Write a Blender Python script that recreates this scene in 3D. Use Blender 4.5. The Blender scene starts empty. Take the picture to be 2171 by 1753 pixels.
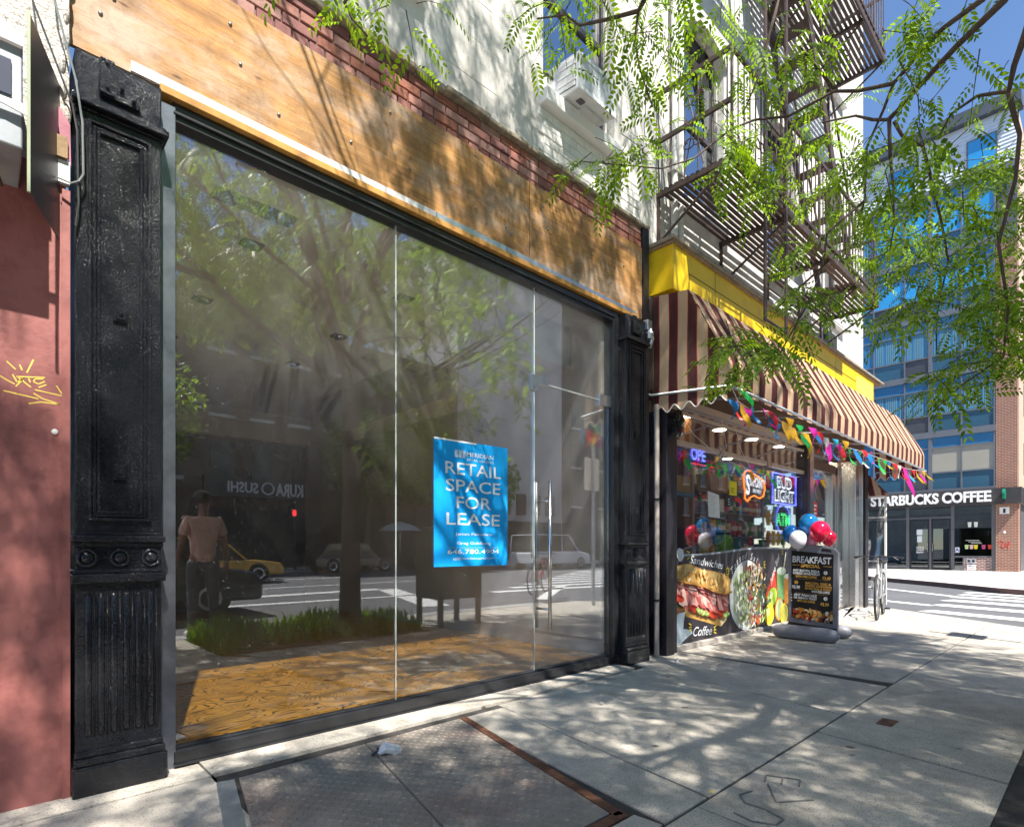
import bpy, math, random
import numpy as np
from mathutils import Vector, Matrix

scene = bpy.context.scene
C = scene.collection
rnd = random.Random(11)
rad = math.radians

# ---------------------------------------------------------------- camera
cam = bpy.data.cameras.new("Camera")
cam_o = bpy.data.objects.new("Camera", cam)
C.objects.link(cam_o)
cam_o.location = (0, -3.2, 1.08)
cam_o.rotation_euler = (rad(90), 0, rad(-43.26))
cam.sensor_width = 36.0
cam.lens = 36.0 * 1200 / 2171
cam.shift_y = 0.131
cam.clip_start = 0.05
cam.clip_end = 1500
scene.camera = cam_o

# ---------------------------------------------------------------- sky, sun, exposure
SUN_EL = rad(57)
SUN_D = Vector((0.298 * math.cos(SUN_EL), 0.955 * math.cos(SUN_EL), -math.sin(SUN_EL)))
w = bpy.data.worlds.new("World")
scene.world = w
w.use_nodes = True
nt = w.node_tree
sky = nt.nodes.new("ShaderNodeTexSky")
sky.sky_type = 'NISHITA'
sky.sun_disc = False
sky.sun_elevation = SUN_EL
sky.sun_rotation = math.atan2(-0.298, -0.955)
sky.air_density = 1.0
sky.dust_density = 0.0
sky.ozone_density = 6.0
nt.links.new(sky.outputs[0], nt.nodes['Background'].inputs[0])
nt.nodes['Background'].inputs[1].default_value = 0.095
sun = bpy.data.lights.new("Sun", 'SUN')
sun.energy = 5.0
sun.angle = rad(0.53)
sun.color = (1.0, 0.95, 0.87)
sun_o = bpy.data.objects.new("Sun", sun)
C.objects.link(sun_o)
sun_o.rotation_euler = SUN_D.to_track_quat('-Z', 'Y').to_euler()
sun_o.location = (-5, -20, 30)

scene.view_settings.view_transform = 'Standard'
scene.view_settings.look = 'None'
scene.view_settings.exposure = 1.25
scene.view_settings.gamma = 1.0
scene.render.engine = 'CYCLES'
cy = scene.cycles
cy.use_denoising = True
cy.max_bounces = 8
cy.diffuse_bounces = 4
cy.glossy_bounces = 4
cy.transmission_bounces = 4
cy.transparent_max_bounces = 24
cy.sample_clamp_indirect = 10.0
cy.caustics_reflective = True
cy.blur_glossy = 0.1

# ---------------------------------------------------------------- material helpers
_mats = {}

def _new(name):
    m = bpy.data.materials.new(name)
    m.use_nodes = True
    return m, m.node_tree, m.node_tree.nodes['Principled BSDF']

def _coord(t, scale=(1, 1, 1), rot=(0, 0, 0)):
    tc = t.nodes.new('ShaderNodeTexCoord')
    mp = t.nodes.new('ShaderNodeMapping')
    mp.inputs['Scale'].default_value = scale
    mp.inputs['Rotation'].default_value = rot
    t.links.new(tc.outputs['Object'], mp.inputs[0])
    return mp.outputs[0]

def _noise(t, vec, scale, detail=6, rough=0.6, dist=0.0):
    n = t.nodes.new('ShaderNodeTexNoise')
    n.inputs['Scale'].default_value = scale
    n.inputs['Detail'].default_value = detail
    n.inputs['Roughness'].default_value = rough
    n.inputs['Distortion'].default_value = dist
    t.links.new(vec, n.inputs['Vector'])
    return n.outputs['Fac']

def _ramp(t, fac, stops):
    r = t.nodes.new('ShaderNodeValToRGB')
    e = r.color_ramp.elements
    while len(e) < len(stops):
        e.new(0.5)
    for i, (p, c) in enumerate(stops):
        e[i].position = p
        e[i].color = (c[0], c[1], c[2], 1) if hasattr(c, '__len__') else (c, c, c, 1)
    t.links.new(fac, r.inputs[0])
    return r.outputs[0]

def _mix(t, fac, a, b, mode='MIX'):
    m = t.nodes.new('ShaderNodeMix')
    m.data_type = 'RGBA'
    m.blend_type = mode
    for s, v in ((0, fac), (6, a), (7, b)):
        if hasattr(v, 'is_linked'):
            t.links.new(v, m.inputs[s])
        elif s == 0:
            m.inputs[0].default_value = v
        else:
            m.inputs[s].default_value = (v[0], v[1], v[2], 1)
    return m.outputs[2]

def _math(t, op, a, b=0.0, c=0.0):
    m = t.nodes.new('ShaderNodeMath')
    m.operation = op
    for i, v in enumerate((a, b, c)):
        if hasattr(v, 'is_linked'):
            t.links.new(v, m.inputs[i])
        else:
            m.inputs[i].default_value = v
    return m.outputs[0]

def _bump(t, bsdf, h, strength=0.3, dist=0.01):
    b = t.nodes.new('ShaderNodeBump')
    b.inputs['Strength'].default_value = strength
    b.inputs['Distance'].default_value = dist
    t.links.new(h, b.inputs['Height'])
    t.links.new(b.outputs[0], bsdf.inputs['Normal'])

def M(name, col=(.5, .5, .5), rough=.6, metal=0, var=.15, vs=5, bump=0, bs=90, bd=.005, spec=.5, coat=0,
      stain=None, st=(.55, .7), ss=3, st_scale=(1, 1, 1), emit=0, ecol=None, trans=0, sheen=0):
    if name in _mats:
        return _mats[name]
    m, t, b = _new(name)
    b.inputs['Roughness'].default_value = rough
    b.inputs['Metallic'].default_value = metal
    b.inputs['Specular IOR Level'].default_value = spec
    b.inputs['Coat Weight'].default_value = coat
    b.inputs['Coat Roughness'].default_value = .08
    if emit:
        b.inputs['Emission Color'].default_value = (*(ecol or col), 1)
        b.inputs['Emission Strength'].default_value = emit
    v = _coord(t)
    if var > 0:
        n = _noise(t, v, vs)
        c = _ramp(t, n, [(.25, [x * (1 - var) for x in col]), (.75, [min(1, x * (1 + var)) for x in col])])
    else:
        c = None
    if stain:
        v2 = _coord(t, st_scale)
        n2 = _noise(t, v2, ss, 8, .65)
        f = _ramp(t, n2, [(st[0], 0.0), (st[1], 1.0)])
        c = _mix(t, f, c if c else col, stain)
    if c:
        t.links.new(c, b.inputs['Base Color'])
    else:
        b.inputs['Base Color'].default_value = (*col, 1)
    if bump:
        _bump(t, b, _noise(t, v, bs, 5), bump, bd)
    if trans:
        b.inputs['Transmission Weight'].default_value = trans
    _mats[name] = m
    return m

def flat(name, col, rough=.6, spec=.3):
    return M(name, col, rough=rough, spec=spec, var=.04, vs=9)

def glass_mat(name, tint=(.93, .95, .94), refl=.16, k=.6, rough=0.0, gcol=(.95, .97, 1), dust_and_haze=0.0):
    if name in _mats:
        return _mats[name]
    m = bpy.data.materials.new(name)
    m.use_nodes = True
    t = m.node_tree
    t.nodes.remove(t.nodes['Principled BSDF'])
    out = t.nodes['Material Output']
    tr = t.nodes.new('ShaderNodeBsdfTransparent')
    tr.inputs[0].default_value = (*tint, 1)
    gl = t.nodes.new('ShaderNodeBsdfGlossy')
    gl.inputs['Color'].default_value = (*gcol, 1)
    gl.inputs['Roughness'].default_value = rough
    fr = t.nodes.new('ShaderNodeFresnel')
    fr.inputs[0].default_value = 1.5
    fac = _math(t, 'MULTIPLY_ADD', fr.outputs[0], k, refl)
    fac = _math(t, 'MINIMUM', fac, 0.9)
    mx = t.nodes.new('ShaderNodeMixShader')
    t.links.new(fac, mx.inputs[0])
    t.links.new(tr.outputs[0], mx.inputs[1])
    t.links.new(gl.outputs[0], mx.inputs[2])
    last = mx
    if dust_and_haze:
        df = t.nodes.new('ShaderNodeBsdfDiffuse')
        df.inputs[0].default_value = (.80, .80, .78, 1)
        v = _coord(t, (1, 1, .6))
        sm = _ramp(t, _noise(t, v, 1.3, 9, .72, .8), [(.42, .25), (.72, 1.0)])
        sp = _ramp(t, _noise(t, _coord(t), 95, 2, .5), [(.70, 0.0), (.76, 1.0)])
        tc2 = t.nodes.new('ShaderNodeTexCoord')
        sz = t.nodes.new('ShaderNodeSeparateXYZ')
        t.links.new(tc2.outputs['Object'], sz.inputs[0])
        up = _ramp(t, _math(t, 'MULTIPLY', sz.outputs['Z'], .3), [(.42, .2), (.66, 1.0)])   # haze put into the upper panes to brighten the ceiling view, over real smears
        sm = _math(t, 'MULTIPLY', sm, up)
        f = _math(t, 'MULTIPLY_ADD', sm, dust_and_haze, _math(t, 'MULTIPLY', sp, dust_and_haze * 3))
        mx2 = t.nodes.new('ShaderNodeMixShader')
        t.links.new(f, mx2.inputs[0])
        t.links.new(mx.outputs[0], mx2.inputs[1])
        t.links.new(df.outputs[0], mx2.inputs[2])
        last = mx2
    t.links.new(last.outputs[0], out.inputs[0])
    _mats[name] = m
    return m

# ---------------------------------------------------------------- mesh builder
class MB:
    def __init__(self):
        self.v, self.f, self.mi, self.mats = [], [], [], []

    def _m(self, mat):
        if mat not in self.mats:
            self.mats.append(mat)
        return self.mats.index(mat)

    def add(self, verts, faces, mat):
        o = len(self.v)
        k = self._m(mat)
        self.v.extend(tuple(p) for p in verts)
        for f in faces:
            self.f.append(tuple(i + o for i in f))
            self.mi.append(k)
        return self

    def quad(self, a, b, c, d, mat):
        return self.add([a, b, c, d], [(0, 1, 2, 3)], mat)

    def box(self, x0, x1, y0, y1, z0, z1, mat):
        v = [(x, y, z) for z in (z0, z1) for y in (y0, y1) for x in (x0, x1)]
        return self.add(v, [(0, 2, 3, 1), (4, 5, 7, 6), (0, 1, 5, 4), (2, 6, 7, 3), (0, 4, 6, 2), (1, 3, 7, 5)], mat)

    def bar(self, p, q, w, h, mat, up=(0, 0, 1)):
        p, q = Vector(p), Vector(q)
        d = (q - p).normalized()
        s = d.cross(Vector(up))
        if s.length < 1e-4:
            s = d.cross(Vector((0, 1, 0)))
        s.normalize()
        u = s.cross(d)
        v = []
        for c in (p, q):
            for a, b in ((-1, -1), (1, -1), (1, 1), (-1, 1)):
                v.append(c + s * (a * w / 2) + u * (b * h / 2))
        return self.add(v, [(3, 2, 1, 0), (4, 5, 6, 7), (0, 1, 5, 4), (1, 2, 6, 5), (2, 3, 7, 6), (3, 0, 4, 7)], mat)

    def tube(self, pts, r, mat, n=8, caps=True, closed=False):
        pts = [Vector(p) for p in pts]
        rs = r if hasattr(r, '__len__') else [r] * len(pts)
        N = len(pts)
        v, f = [], []
        ref = None
        for i, p in enumerate(pts):
            if closed:
                d = pts[(i + 1) % N] - pts[i - 1]
            else:
                d = pts[min(i + 1, N - 1)] - pts[max(i - 1, 0)]
            if d.length < 1e-9:
                d = Vector((0, 0, 1))
            d.normalize()
            if ref is None:
                ref = Vector((0, 0, 1)) if abs(d.z) < .9 else Vector((1, 0, 0))
            s = d.cross(ref)
            if s.length < 1e-5:
                s = d.orthogonal()
            s.normalize()
            u = s.cross(d)
            ref = u
            for k in range(n):
                a = 2 * math.pi * k / n
                v.append(p + (s * math.cos(a) + u * math.sin(a)) * rs[i])
        for i in range(N if closed else N - 1):
            j = (i + 1) % N
            for k in range(n):
                k2 = (k + 1) % n
                f.append((i * n + k, i * n + k2, j * n + k2, j * n + k))
        if caps and not closed:
            f.append(tuple(range(n - 1, -1, -1)))
            f.append(tuple((N - 1) * n + k for k in range(n)))
        return self.add(v, f, mat)

    def lathe(self, prof, c, mat, n=20, axis='z'):
        v, f = [], []
        for (r, h) in prof:
            for k in range(n):
                a = 2 * math.pi * k / n
                x, y = r * math.cos(a), r * math.sin(a)
                p = (x, y, h) if axis == 'z' else ((h, x, y) if axis == 'x' else (x, h, y))
                v.append((c[0] + p[0], c[1] + p[1], c[2] + p[2]))
        m = len(prof)
        for i in range(m - 1):
            for k in range(n):
                k2 = (k + 1) % n
                f.append((i * n + k, i * n + k2, (i + 1) * n + k2, (i + 1) * n + k))
        f.append(tuple(range(n - 1, -1, -1)))
        f.append(tuple((m - 1) * n + k for k in range(n)))
        return self.add(v, f, mat)

    def ell(self, c, r, mat, nu=16, nv=10):
        v, f = [], []
        for j in range(nv + 1):
            ph = math.pi * j / nv
            for i in range(nu):
                th = 2 * math.pi * i / nu
                v.append((c[0] + r[0] * math.sin(ph) * math.cos(th), c[1] + r[1] * math.sin(ph) * math.sin(th),
                          c[2] + r[2] * math.cos(ph)))
        for j in range(nv):
            for i in range(nu):
                i2 = (i + 1) % nu
                f.append((j * nu + i, (j + 1) * nu + i, (j + 1) * nu + i2, j * nu + i2))
        return self.add(v, f, mat)

    def prism(self, poly, fr, d, mat):
        """poly (a,b) in frame fr=(origin,u,v); extruded by d along u x v"""
        o, u, v_ = Vector(fr[0]), Vector(fr[1]), Vector(fr[2])
        n = u.cross(v_).normalized()
        n_ = len(poly)
        A = [o + u * a + v_ * b for a, b in poly]
        B = [p + n * d for p in A]
        f = [tuple(range(n_ - 1, -1, -1)), tuple(range(n_, 2 * n_))]
        for i in range(n_):
            j = (i + 1) % n_
            f.append((i, j, j + n_, i + n_))
        return self.add(A + B, f, mat)

    def text(self, s, fr, cx, cy, h, mat, width=None, lift=.002, bold=0.0, shear=0.0, align='C', rot=0.0, depth=0.0):
        o, u, v_ = Vector(fr[0]), Vector(fr[1]), Vector(fr[2])
        n = u.cross(v_).normalized()
        vs, fs = glyphs(s, bold, shear, depth / max(h, 1e-6))
        xs = [p[0] for p in vs]
        x0, x1 = min(xs), max(xs)
        cap = 0.69
        sy = h / cap
        sx = (width / (x1 - x0)) if width else sy
        ox = (x0 + x1) / 2 if align == 'C' else (x0 if align == 'L' else x1)
        ca, sa = math.cos(rot), math.sin(rot)
        out = []
        for x, y, z in vs:
            a, b = (x - ox) * sx, (y - cap / 2) * sy
            out.append(o + u * (cx + a * ca - b * sa) + v_ * (cy + a * sa + b * ca) + n * (lift + z * sy))
        return self.add(out, fs, mat)

    def build(self, name, parent=None, smooth=False, bevel=0, seg=2, origin=None, recalc=False, world=True):
        me = bpy.data.meshes.new(name)
        if parent is not None:
            off = np.array(parent_loc(parent)) if world else np.zeros(3)
            org = np.zeros(3)
        else:
            a = np.array(self.v, dtype=float)
            org = np.array(origin) if origin is not None else np.array(
                [(a[:, 0].min() + a[:, 0].max()) / 2, (a[:, 1].min() + a[:, 1].max()) / 2, a[:, 2].min()])
            off = org
        vv = (np.array(self.v, dtype=float) - off)
        me.from_pydata(vv.tolist(), [], self.f)
        for m in self.mats:
            me.materials.append(m)
        me.polygons.foreach_set('material_index', self.mi)
        if smooth:
            me.polygons.foreach_set('use_smooth', [True] * len(self.f))
        me.update()
        ob = bpy.data.objects.new(name, me)
        C.objects.link(ob)
        if parent is not None:
            ob.parent = parent
        else:
            ob.location = org
        if smooth:
            pass
        if bevel:
            md = ob.modifiers.new('bevel', 'BEVEL')
            md.width = bevel
            md.segments = seg
            md.limit_method = 'ANGLE'
            md.angle_limit = rad(40)
        return ob

def parent_loc(o):
    l = Vector((0, 0, 0))
    while o is not None:
        l = l + o.location
        o = o.parent
    return l

_gl = {}
def glyphs(s, bold=0.0, shear=0.0, depth=0.0):
    k = (s, bold, shear, round(depth, 3))
    if k in _gl:
        return _gl[k]
    cu = bpy.data.curves.new('lettering', 'FONT')
    cu.body = s
    cu.size = 1.0
    cu.offset = bold
    cu.shear = shear
    cu.resolution_u = 3
    cu.extrude = depth / 2
    ob = bpy.data.objects.new('lettering', cu)
    me = ob.to_mesh()
    vs = [(v.co.x, v.co.y, v.co.z + depth / 2) for v in me.vertices]
    fs = [tuple(p.vertices) for p in me.polygons]
    ob.to_mesh_clear()
    bpy.data.objects.remove(ob)
    bpy.data.curves.remove(cu)
    _gl[k] = (vs, fs)
    return vs, fs

def tag(o, label, cat, group=None, kind=None):
    if label:
        o['label'] = label
    if cat:
        o['category'] = cat
    if group:
        o['group'] = group
    if kind:
        o['kind'] = kind
    return o

def thing(name, label, cat, loc, group=None, rz=0):
    o = bpy.data.objects.new(name, None)
    o.empty_display_size = .1
    C.objects.link(o)
    o.location = loc
    o.rotation_euler = (0, 0, rz)
    return tag(o, label, cat, group)

def struct(o):
    o['kind'] = 'structure'
    return o

def dup(root, loc, rz=None, label=None, scale=None):
    r = root.copy()
    C.objects.link(r)
    r.location = loc
    if rz is not None:
        r.rotation_euler = (0, 0, rz)
    if scale:
        r.scale = (scale,) * 3
    if label:
        r['label'] = label
    for ch in list(root.children):
        c = ch.copy()
        C.objects.link(c)
        c.parent = r
        for g in list(ch.children):
            d = g.copy()
            C.objects.link(d)
            d.parent = c
    return r

UX, UY, UZ = (1, 0, 0), (0, 1, 0), (0, 0, 1)
def FY(x, y, z):            # frame on a wall that faces the street (-Y): u = +X, v = +Z, normal = -Y
    return ((x, y, z), UX, UZ)

# ---------------------------------------------------------------- special materials
def concrete_mat():
    m, t, b = _new('sidewalk_concrete')
    v = _coord(t)
    big = _noise(t, v, .9, 5, .6)
    c = _ramp(t, big, [(.3, (.375, .335, .285)), (.7, (.57, .52, .445))])
    med = _noise(t, v, 6, 8, .7)
    c = _mix(t, .55, c, _ramp(t, med, [(.3, (.23, .205, .17)), (.7, (.55, .505, .435))]))
    sp = _noise(t, v, 130, 2, .5)                         # exposed aggregate specks
    spf = _ramp(t, sp, [(.34, 1.0), (.43, 0.0)])
    c = _mix(t, _math(t, 'MULTIPLY', spf, .6), c, (.05, .045, .04))
    sp2 = _noise(t, v, 170, 2, .5)
    c = _mix(t, _math(t, 'MULTIPLY', _ramp(t, sp2, [(.62, 0.0), (.7, 1.0)]), .4), c, (.62, .6, .56))
    vo = t.nodes.new('ShaderNodeTexVoronoi')              # old chewing gum spots
    vo.inputs['Scale'].default_value = 2.6
    t.links.new(v, vo.inputs['Vector'])
    g = _ramp(t, vo.outputs['Distance'], [(.05, 1.0), (.075, 0.0)])
    c = _mix(t, _math(t, 'MULTIPLY', g, .75), c, (.05, .047, .044))
    st = _noise(t, v, 1.7, 9, .75, .6)
    c = _mix(t, _math(t, 'MULTIPLY', _ramp(t, st, [(.56, 0.0), (.75, 1.0)]), .6), c, (.13, .115, .10))
    t.links.new(c, b.inputs['Base Color'])
    b.inputs['Roughness'].default_value = .85
    b.inputs['Specular IOR Level'].default_value = .25
    _bump(t, b, _noise(t, v, 120, 4), .35, .004)
    return m

def plywood_mat():
    m, t, b = _new('weathered_plywood')
    v = _coord(t, (.55, 1, 7))
    g = _noise(t, v, 2.2, 5, .6, 1.6)
    rings = _math(t, 'FRACT', _math(t, 'MULTIPLY', g, 14))
    fine = _noise(t, _coord(t, (1.2, 1, 60)), 3, 5, .7)
    c = _ramp(t, g, [(.3, (.30, .13, .035)), (.5, (.50, .245, .065)), (.7, (.60, .34, .12))])
    c = _mix(t, _math(t, 'MULTIPLY', _ramp(t, rings, [(.0, 1.0), (.22, 0.0)]), .55), c, (.20, .09, .03))
    c = _mix(t, _math(t, 'MULTIPLY', _ramp(t, fine, [(.36, 1.0), (.56, 0.0)]), .62), c, (.19, .10, .045))
    v2 = _coord(t)
    pale = _noise(t, _coord(t, (1, 1, 2.2)), 1.3, 8, .7)   # greyed, washed out streaks
    c = _mix(t, _math(t, 'MULTIPLY', _ramp(t, pale, [(.47, 0.0), (.62, 1.0)]), .7), c, (.52, .42, .34))
    dk = _noise(t, v2, 2.6, 9, .75)
    c = _mix(t, _math(t, 'MULTIPLY', _ramp(t, dk, [(.47, 0.0), (.62, 1.0)]), .75), c, (.20, .105, .04))
    kn = t.nodes.new('ShaderNodeTexVoronoi')
    kn.inputs['Scale'].default_value = 3.4
    t.links.new(_coord(t, (.8, 1, 2.2)), kn.inputs['Vector'])
    c = _mix(t, _ramp(t, kn.outputs['Distance'], [(.03, .9), (.08, 0.0)]), c, (.10, .045, .02))
    t.links.new(c, b.inputs['Base Color'])
    b.inputs['Roughness'].default_value = .75
    _bump(t, b, fine, .5, .004)
    return m

def floor_mat():
    m, t, b = _new('stained_grain_floor')
    v = _coord(t, (.62, 1.5, 1))
    g = _noise(t, v, 2.0, 1.6, .5, 1.1)
    rings = _math(t, 'FRACT', _math(t, 'MULTIPLY', g, 36))
    ln = _ramp(t, rings, [(.0, 1.0), (.2, .95), (.34, 0.0)])
    c = _ramp(t, _noise(t, v, 5, 6), [(.3, (.76, .34, .02)), (.7, (.90, .45, .05))])
    c = _mix(t, ln, c, (.06, .022, .008))
    # board sheets: a seam every 1.2 m
    t.links.new(c, b.inputs['Base Color'])
    b.inputs['Roughness'].default_value = .5
    b.inputs['Coat Weight'].default_value = .9
    b.inputs['Coat Roughness'].default_value = .30
    b.inputs['Coat IOR'].default_value = 1.85
    return m

def iron_mat(name='black_iron_paint', col=(.006, .007, .010), rough=.24, bs=140, strength=1.0):
    if name in _mats:
        return _mats[name]
    m, t, b = _new(name)
    v = _coord(t)
    n = _noise(t, v, 9, 8, .7)
    c = _mix(t, _ramp(t, n, [(.55, 0.0), (.75, .5)]), col, (.03, .028, .03))
    t.links.new(c, b.inputs['Base Color'])
    t.links.new(_ramp(t, _noise(t, v, 4, 6), [(.3, rough - .12), (.75, rough + .02)]), b.inputs['Roughness'])
    b.inputs['Specular IOR Level'].default_value = .5
    pim = _ramp(t, _noise(t, v, bs, 3, .6), [(.54, 0.0), (.70, 1.0)])
    pim2 = _ramp(t, _noise(t, v, bs * 2.2, 2, .5), [(.58, 0.0), (.70, .5)])
    pim = _math(t, 'MULTIPLY', pim, _ramp(t, _noise(t, v, 5, 6, .7), [(.40, .1), (.62, 1.0)]))
    h = _math(t, 'ADD', _math(t, 'ADD', pim, pim2), _math(t, 'MULTIPLY', _noise(t, v, 16, 4), .7))
    _bump(t, b, h, strength, .006)
    _mats[name] = m
    return m

def stripe_mat(name, axis, pitch, phase=0.0, dark=(.085, .028, .030), light=(.60, .44, .29), red=(.42, .035, .035)):
    m, t, b = _new(name)
    tc = t.nodes.new('ShaderNodeTexCoord')
    sx = t.nodes.new('ShaderNodeSeparateXYZ')
    t.links.new(tc.outputs['Object'], sx.inputs[0])
    f = _math(t, 'FRACT', _math(t, 'MULTIPLY_ADD', sx.outputs[axis], 1 / pitch, phase + 50))
    mk = _ramp(t, f, [(.0, dark), (.42, red), (.455, light), (.955, red)])
    mk_node = mk.node
    mk_node.color_ramp.interpolation = 'CONSTANT'
    n = _noise(t, _coord(t, (1, 1, .35)), 5, 6, .7)
    c = _mix(t, _math(t, 'MULTIPLY', _ramp(t, n, [(.45, 0.0), (.75, 1.0)]), .35), mk, (.20, .14, .11))
    t.links.new(c, b.inputs['Base Color'])
    b.inputs['Roughness'].default_value = .85
    b.inputs['Specular IOR Level'].default_value = .15
    v = _coord(t)
    _bump(t, b, _math(t, 'ADD', _noise(t, _coord(t, (1, 1, .3)), 4, 3), _math(t, 'MULTIPLY', _noise(t, v, 300, 2), .05)), .5, .03)
    # thin cloth lets a little light through
    tl = t.nodes.new('ShaderNodeBsdfTranslucent')
    t.links.new(c, tl.inputs[0])
    mx = t.nodes.new('ShaderNodeMixShader')
    mx.inputs[0].default_value = .22
    t.links.new(b.outputs[0], mx.inputs[1])
    t.links.new(tl.outputs[0], mx.inputs[2])
    t.links.new(mx.outputs[0], t.nodes['Material Output'].inputs[0])
    return m

def brick_mat(name, c1, c2, mortar, sw=.215, sh=.072, ax='Y', ms=.012):
    if name in _mats:
        return _mats[name]
    m, t, b = _new(name)
    tc = t.nodes.new('ShaderNodeTexCoord')
    sp = t.nodes.new('ShaderNodeSeparateXYZ')
    t.links.new(tc.outputs['Object'], sp.inputs[0])
    cb = t.nodes.new('ShaderNodeCombineXYZ')
    su = _math(t, 'ADD', sp.outputs['X'], sp.outputs['Y'])
    t.links.new(su, cb.inputs[0])
    t.links.new(sp.outputs['Z'], cb.inputs[1])
    br = t.nodes.new('ShaderNodeTexBrick')
    br.inputs['Scale'].default_value = 1
    br.inputs['Brick Width'].default_value = sw
    br.inputs['Row Height'].default_value = sh
    br.inputs['Mortar Size'].default_value = ms
    br.inputs['Color1'].default_value = (*c1, 1)
    br.inputs['Color2'].default_value = (*c2, 1)
    br.inputs['Mortar'].default_value = (*mortar, 1)
    t.links.new(cb.outputs[0], br.inputs['Vector'])
    n = _noise(t, _coord(t), 3, 6)
    c = _mix(t, .35, br.outputs['Color'], _mix(t, n, (0, 0, 0), br.outputs['Color']), 'MIX')
    t.links.new(c, b.inputs['Base Color'])
    b.inputs['Roughness'].default_value = .85
    _bump(t, b, _math(t, 'SUBTRACT', 1, br.outputs['Fac']), .5, .01)
    _mats[name] = m
    return m

def stucco_mat():
    m, t, b = _new('white_painted_stucco')
    v = _coord(t)
    n = _noise(t, v, 1.4, 9, .7)
    c = _ramp(t, n, [(.3, (.50, .475, .435)), (.6, (.70, .68, .64))])
    st = _noise(t, _coord(t, (1.5, 1, .35)), 2.2, 9, .75)
    c = _mix(t, _math(t, 'MULTIPLY', _ramp(t, st, [(.50, 0.0), (.72, 1.0)]), .6), c, (.34, .31, .275))
    tc = t.nodes.new('ShaderNodeTexCoord')
    sp = t.nodes.new('ShaderNodeSeparateXYZ')
    t.links.new(tc.outputs['Object'], sp.inputs[0])
    zz = _math(t, 'ADD', sp.outputs['Z'], _math(t, 'MULTIPLY', _noise(t, v, 3, 4), .02))
    fr = _math(t, 'FRACT', _math(t, 'MULTIPLY', zz, 1 / .3))
    ln = _ramp(t, fr, [(.0, 1.0), (.02, 1.0), (.035, 0.0)])
    gap = _ramp(t, _noise(t, v, 1.1, 3), [(.48, 0.0), (.56, 1.0)])
    ln = _math(t, 'MULTIPLY', ln, gap)
    c = _mix(t, _math(t, 'MULTIPLY', ln, .55), c, (.25, .21, .18))
    t.links.new(c, b.inputs['Base Color'])
    b.inputs['Roughness'].default_value = .9
    h = _math(t, 'SUBTRACT', _math(t, 'ADD', _noise(t, v, 35, 6), _noise(t, v, 5, 4)), _math(t, 'MULTIPLY', ln, 1.2))
    _bump(t, b, h, .4, .012)
    return m

def rough_stucco_mat():
    m, t, b = _new('rough_dirty_stucco')
    v = _coord(t)
    c = _ramp(t, _noise(t, v, 4, 8, .7), [(.3, (.46, .41, .36)), (.65, (.62, .58, .53))])
    pit = _noise(t, v, 45, 4, .6)
    c = _mix(t, _ramp(t, pit, [(.34, .8), (.42, 0.0)]), c, (.12, .10, .09))
    t.links.new(c, b.inputs['Base Color'])
    b.inputs['Roughness'].default_value = .95
    _bump(t, b, pit, .8, .02)
    return m

def asphalt_mat():
    m, t, b = _new('asphalt')
    v = _coord(t)
    c = _ramp(t, _noise(t, v, .5, 6), [(.3, (.075, .075, .08)), (.7, (.115, .115, .12))])
    c = _mix(t, _math(t, 'MULTIPLY', _ramp(t, _noise(t, v, 150, 2), [(.5, 0.0), (.65, 1.0)]), .4), c, (.2, .2, .2))
    t.links.new(c, b.inputs['Base Color'])
    b.inputs['Roughness'].default_value = .85
    _bump(t, b, _noise(t, v, 140, 3), .3, .004)
    return m

def leaf_mat(name, c1, c2, tr=.45):
    m = bpy.data.materials.new(name)
    m.use_nodes = True
    t = m.node_tree
    b = t.nodes['Principled BSDF']
    g = t.nodes.new('ShaderNodeNewGeometry')
    c = _ramp(t, g.outputs['Random Per Island'], [(.0, c1), (1.0, c2)])
    t.links.new(c, b.inputs['Base Color'])
    b.inputs['Roughness'].default_value = .45
    b.inputs['Specular IOR Level'].default_value = .4
    tl = t.nodes.new('ShaderNodeBsdfTranslucent')
    t.links.new(_mix(t, 1.0, c, (1.9, 1.7, .55), 'MULTIPLY'), tl.inputs[0])
    mx = t.nodes.new('ShaderNodeMixShader')
    mx.inputs[0].default_value = tr
    t.links.new(b.outputs[0], mx.inputs[1])
    t.links.new(tl.outputs[0], mx.inputs[2])
    t.links.new(mx.outputs[0], t.nodes['Material Output'].inputs[0])
    return m

CONC = concrete_mat()
PLY = plywood_mat()
FLOOR = floor_mat()
IRON = iron_mat()
STUC = stucco_mat()
RSTUC = rough_stucco_mat()
ASPH = asphalt_mat()
ALU = M('brushed_aluminium', (.62, .63, .65), .35, 1, .1, 20, .05, 200)
STEEL = M('stainless_steel', (.72, .71, .70), .22, 1, .06, 30)
GALV = M('galvanised_metal', (.55, .58, .62), .42, .9, .25, 12, .2, 30, stain=(.75, .78, .8), ss=9)
BLKFR = M('black_metal_frame', (.016, .017, .020), .38, 0, .4, 8, .1, 60, coat=.2)
RUST = M('rusty_iron', (.13, .055, .03), .8, .2, .5, 14, .4, 60, stain=(.28, .12, .05), ss=12)
FIRE = M('brown_iron_paint', (.065, .042, .035), .6, .1, .45, 9, .3, 60, stain=(.16, .085, .05), ss=14, st=(.58, .7))
WHITE = M('white_paint', (.78, .77, .75), .5, 0, .06, 4, .05, 60)
ROADW = M('road_paint', (.66, .65, .62), .8, 0, .2, 7, .2, 100, stain=(.25, .25, .25), ss=14, st=(.58, .72))

# ---------------------------------------------------------------- ground
rd = MB()
rd.quad((-400, -400, -.13), (500, -400, -.13), (500, 400, -.13), (-400, 400, -.13), ASPH)
o = struct(rd.build('road', origin=(0, 0, -.13)))

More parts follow.
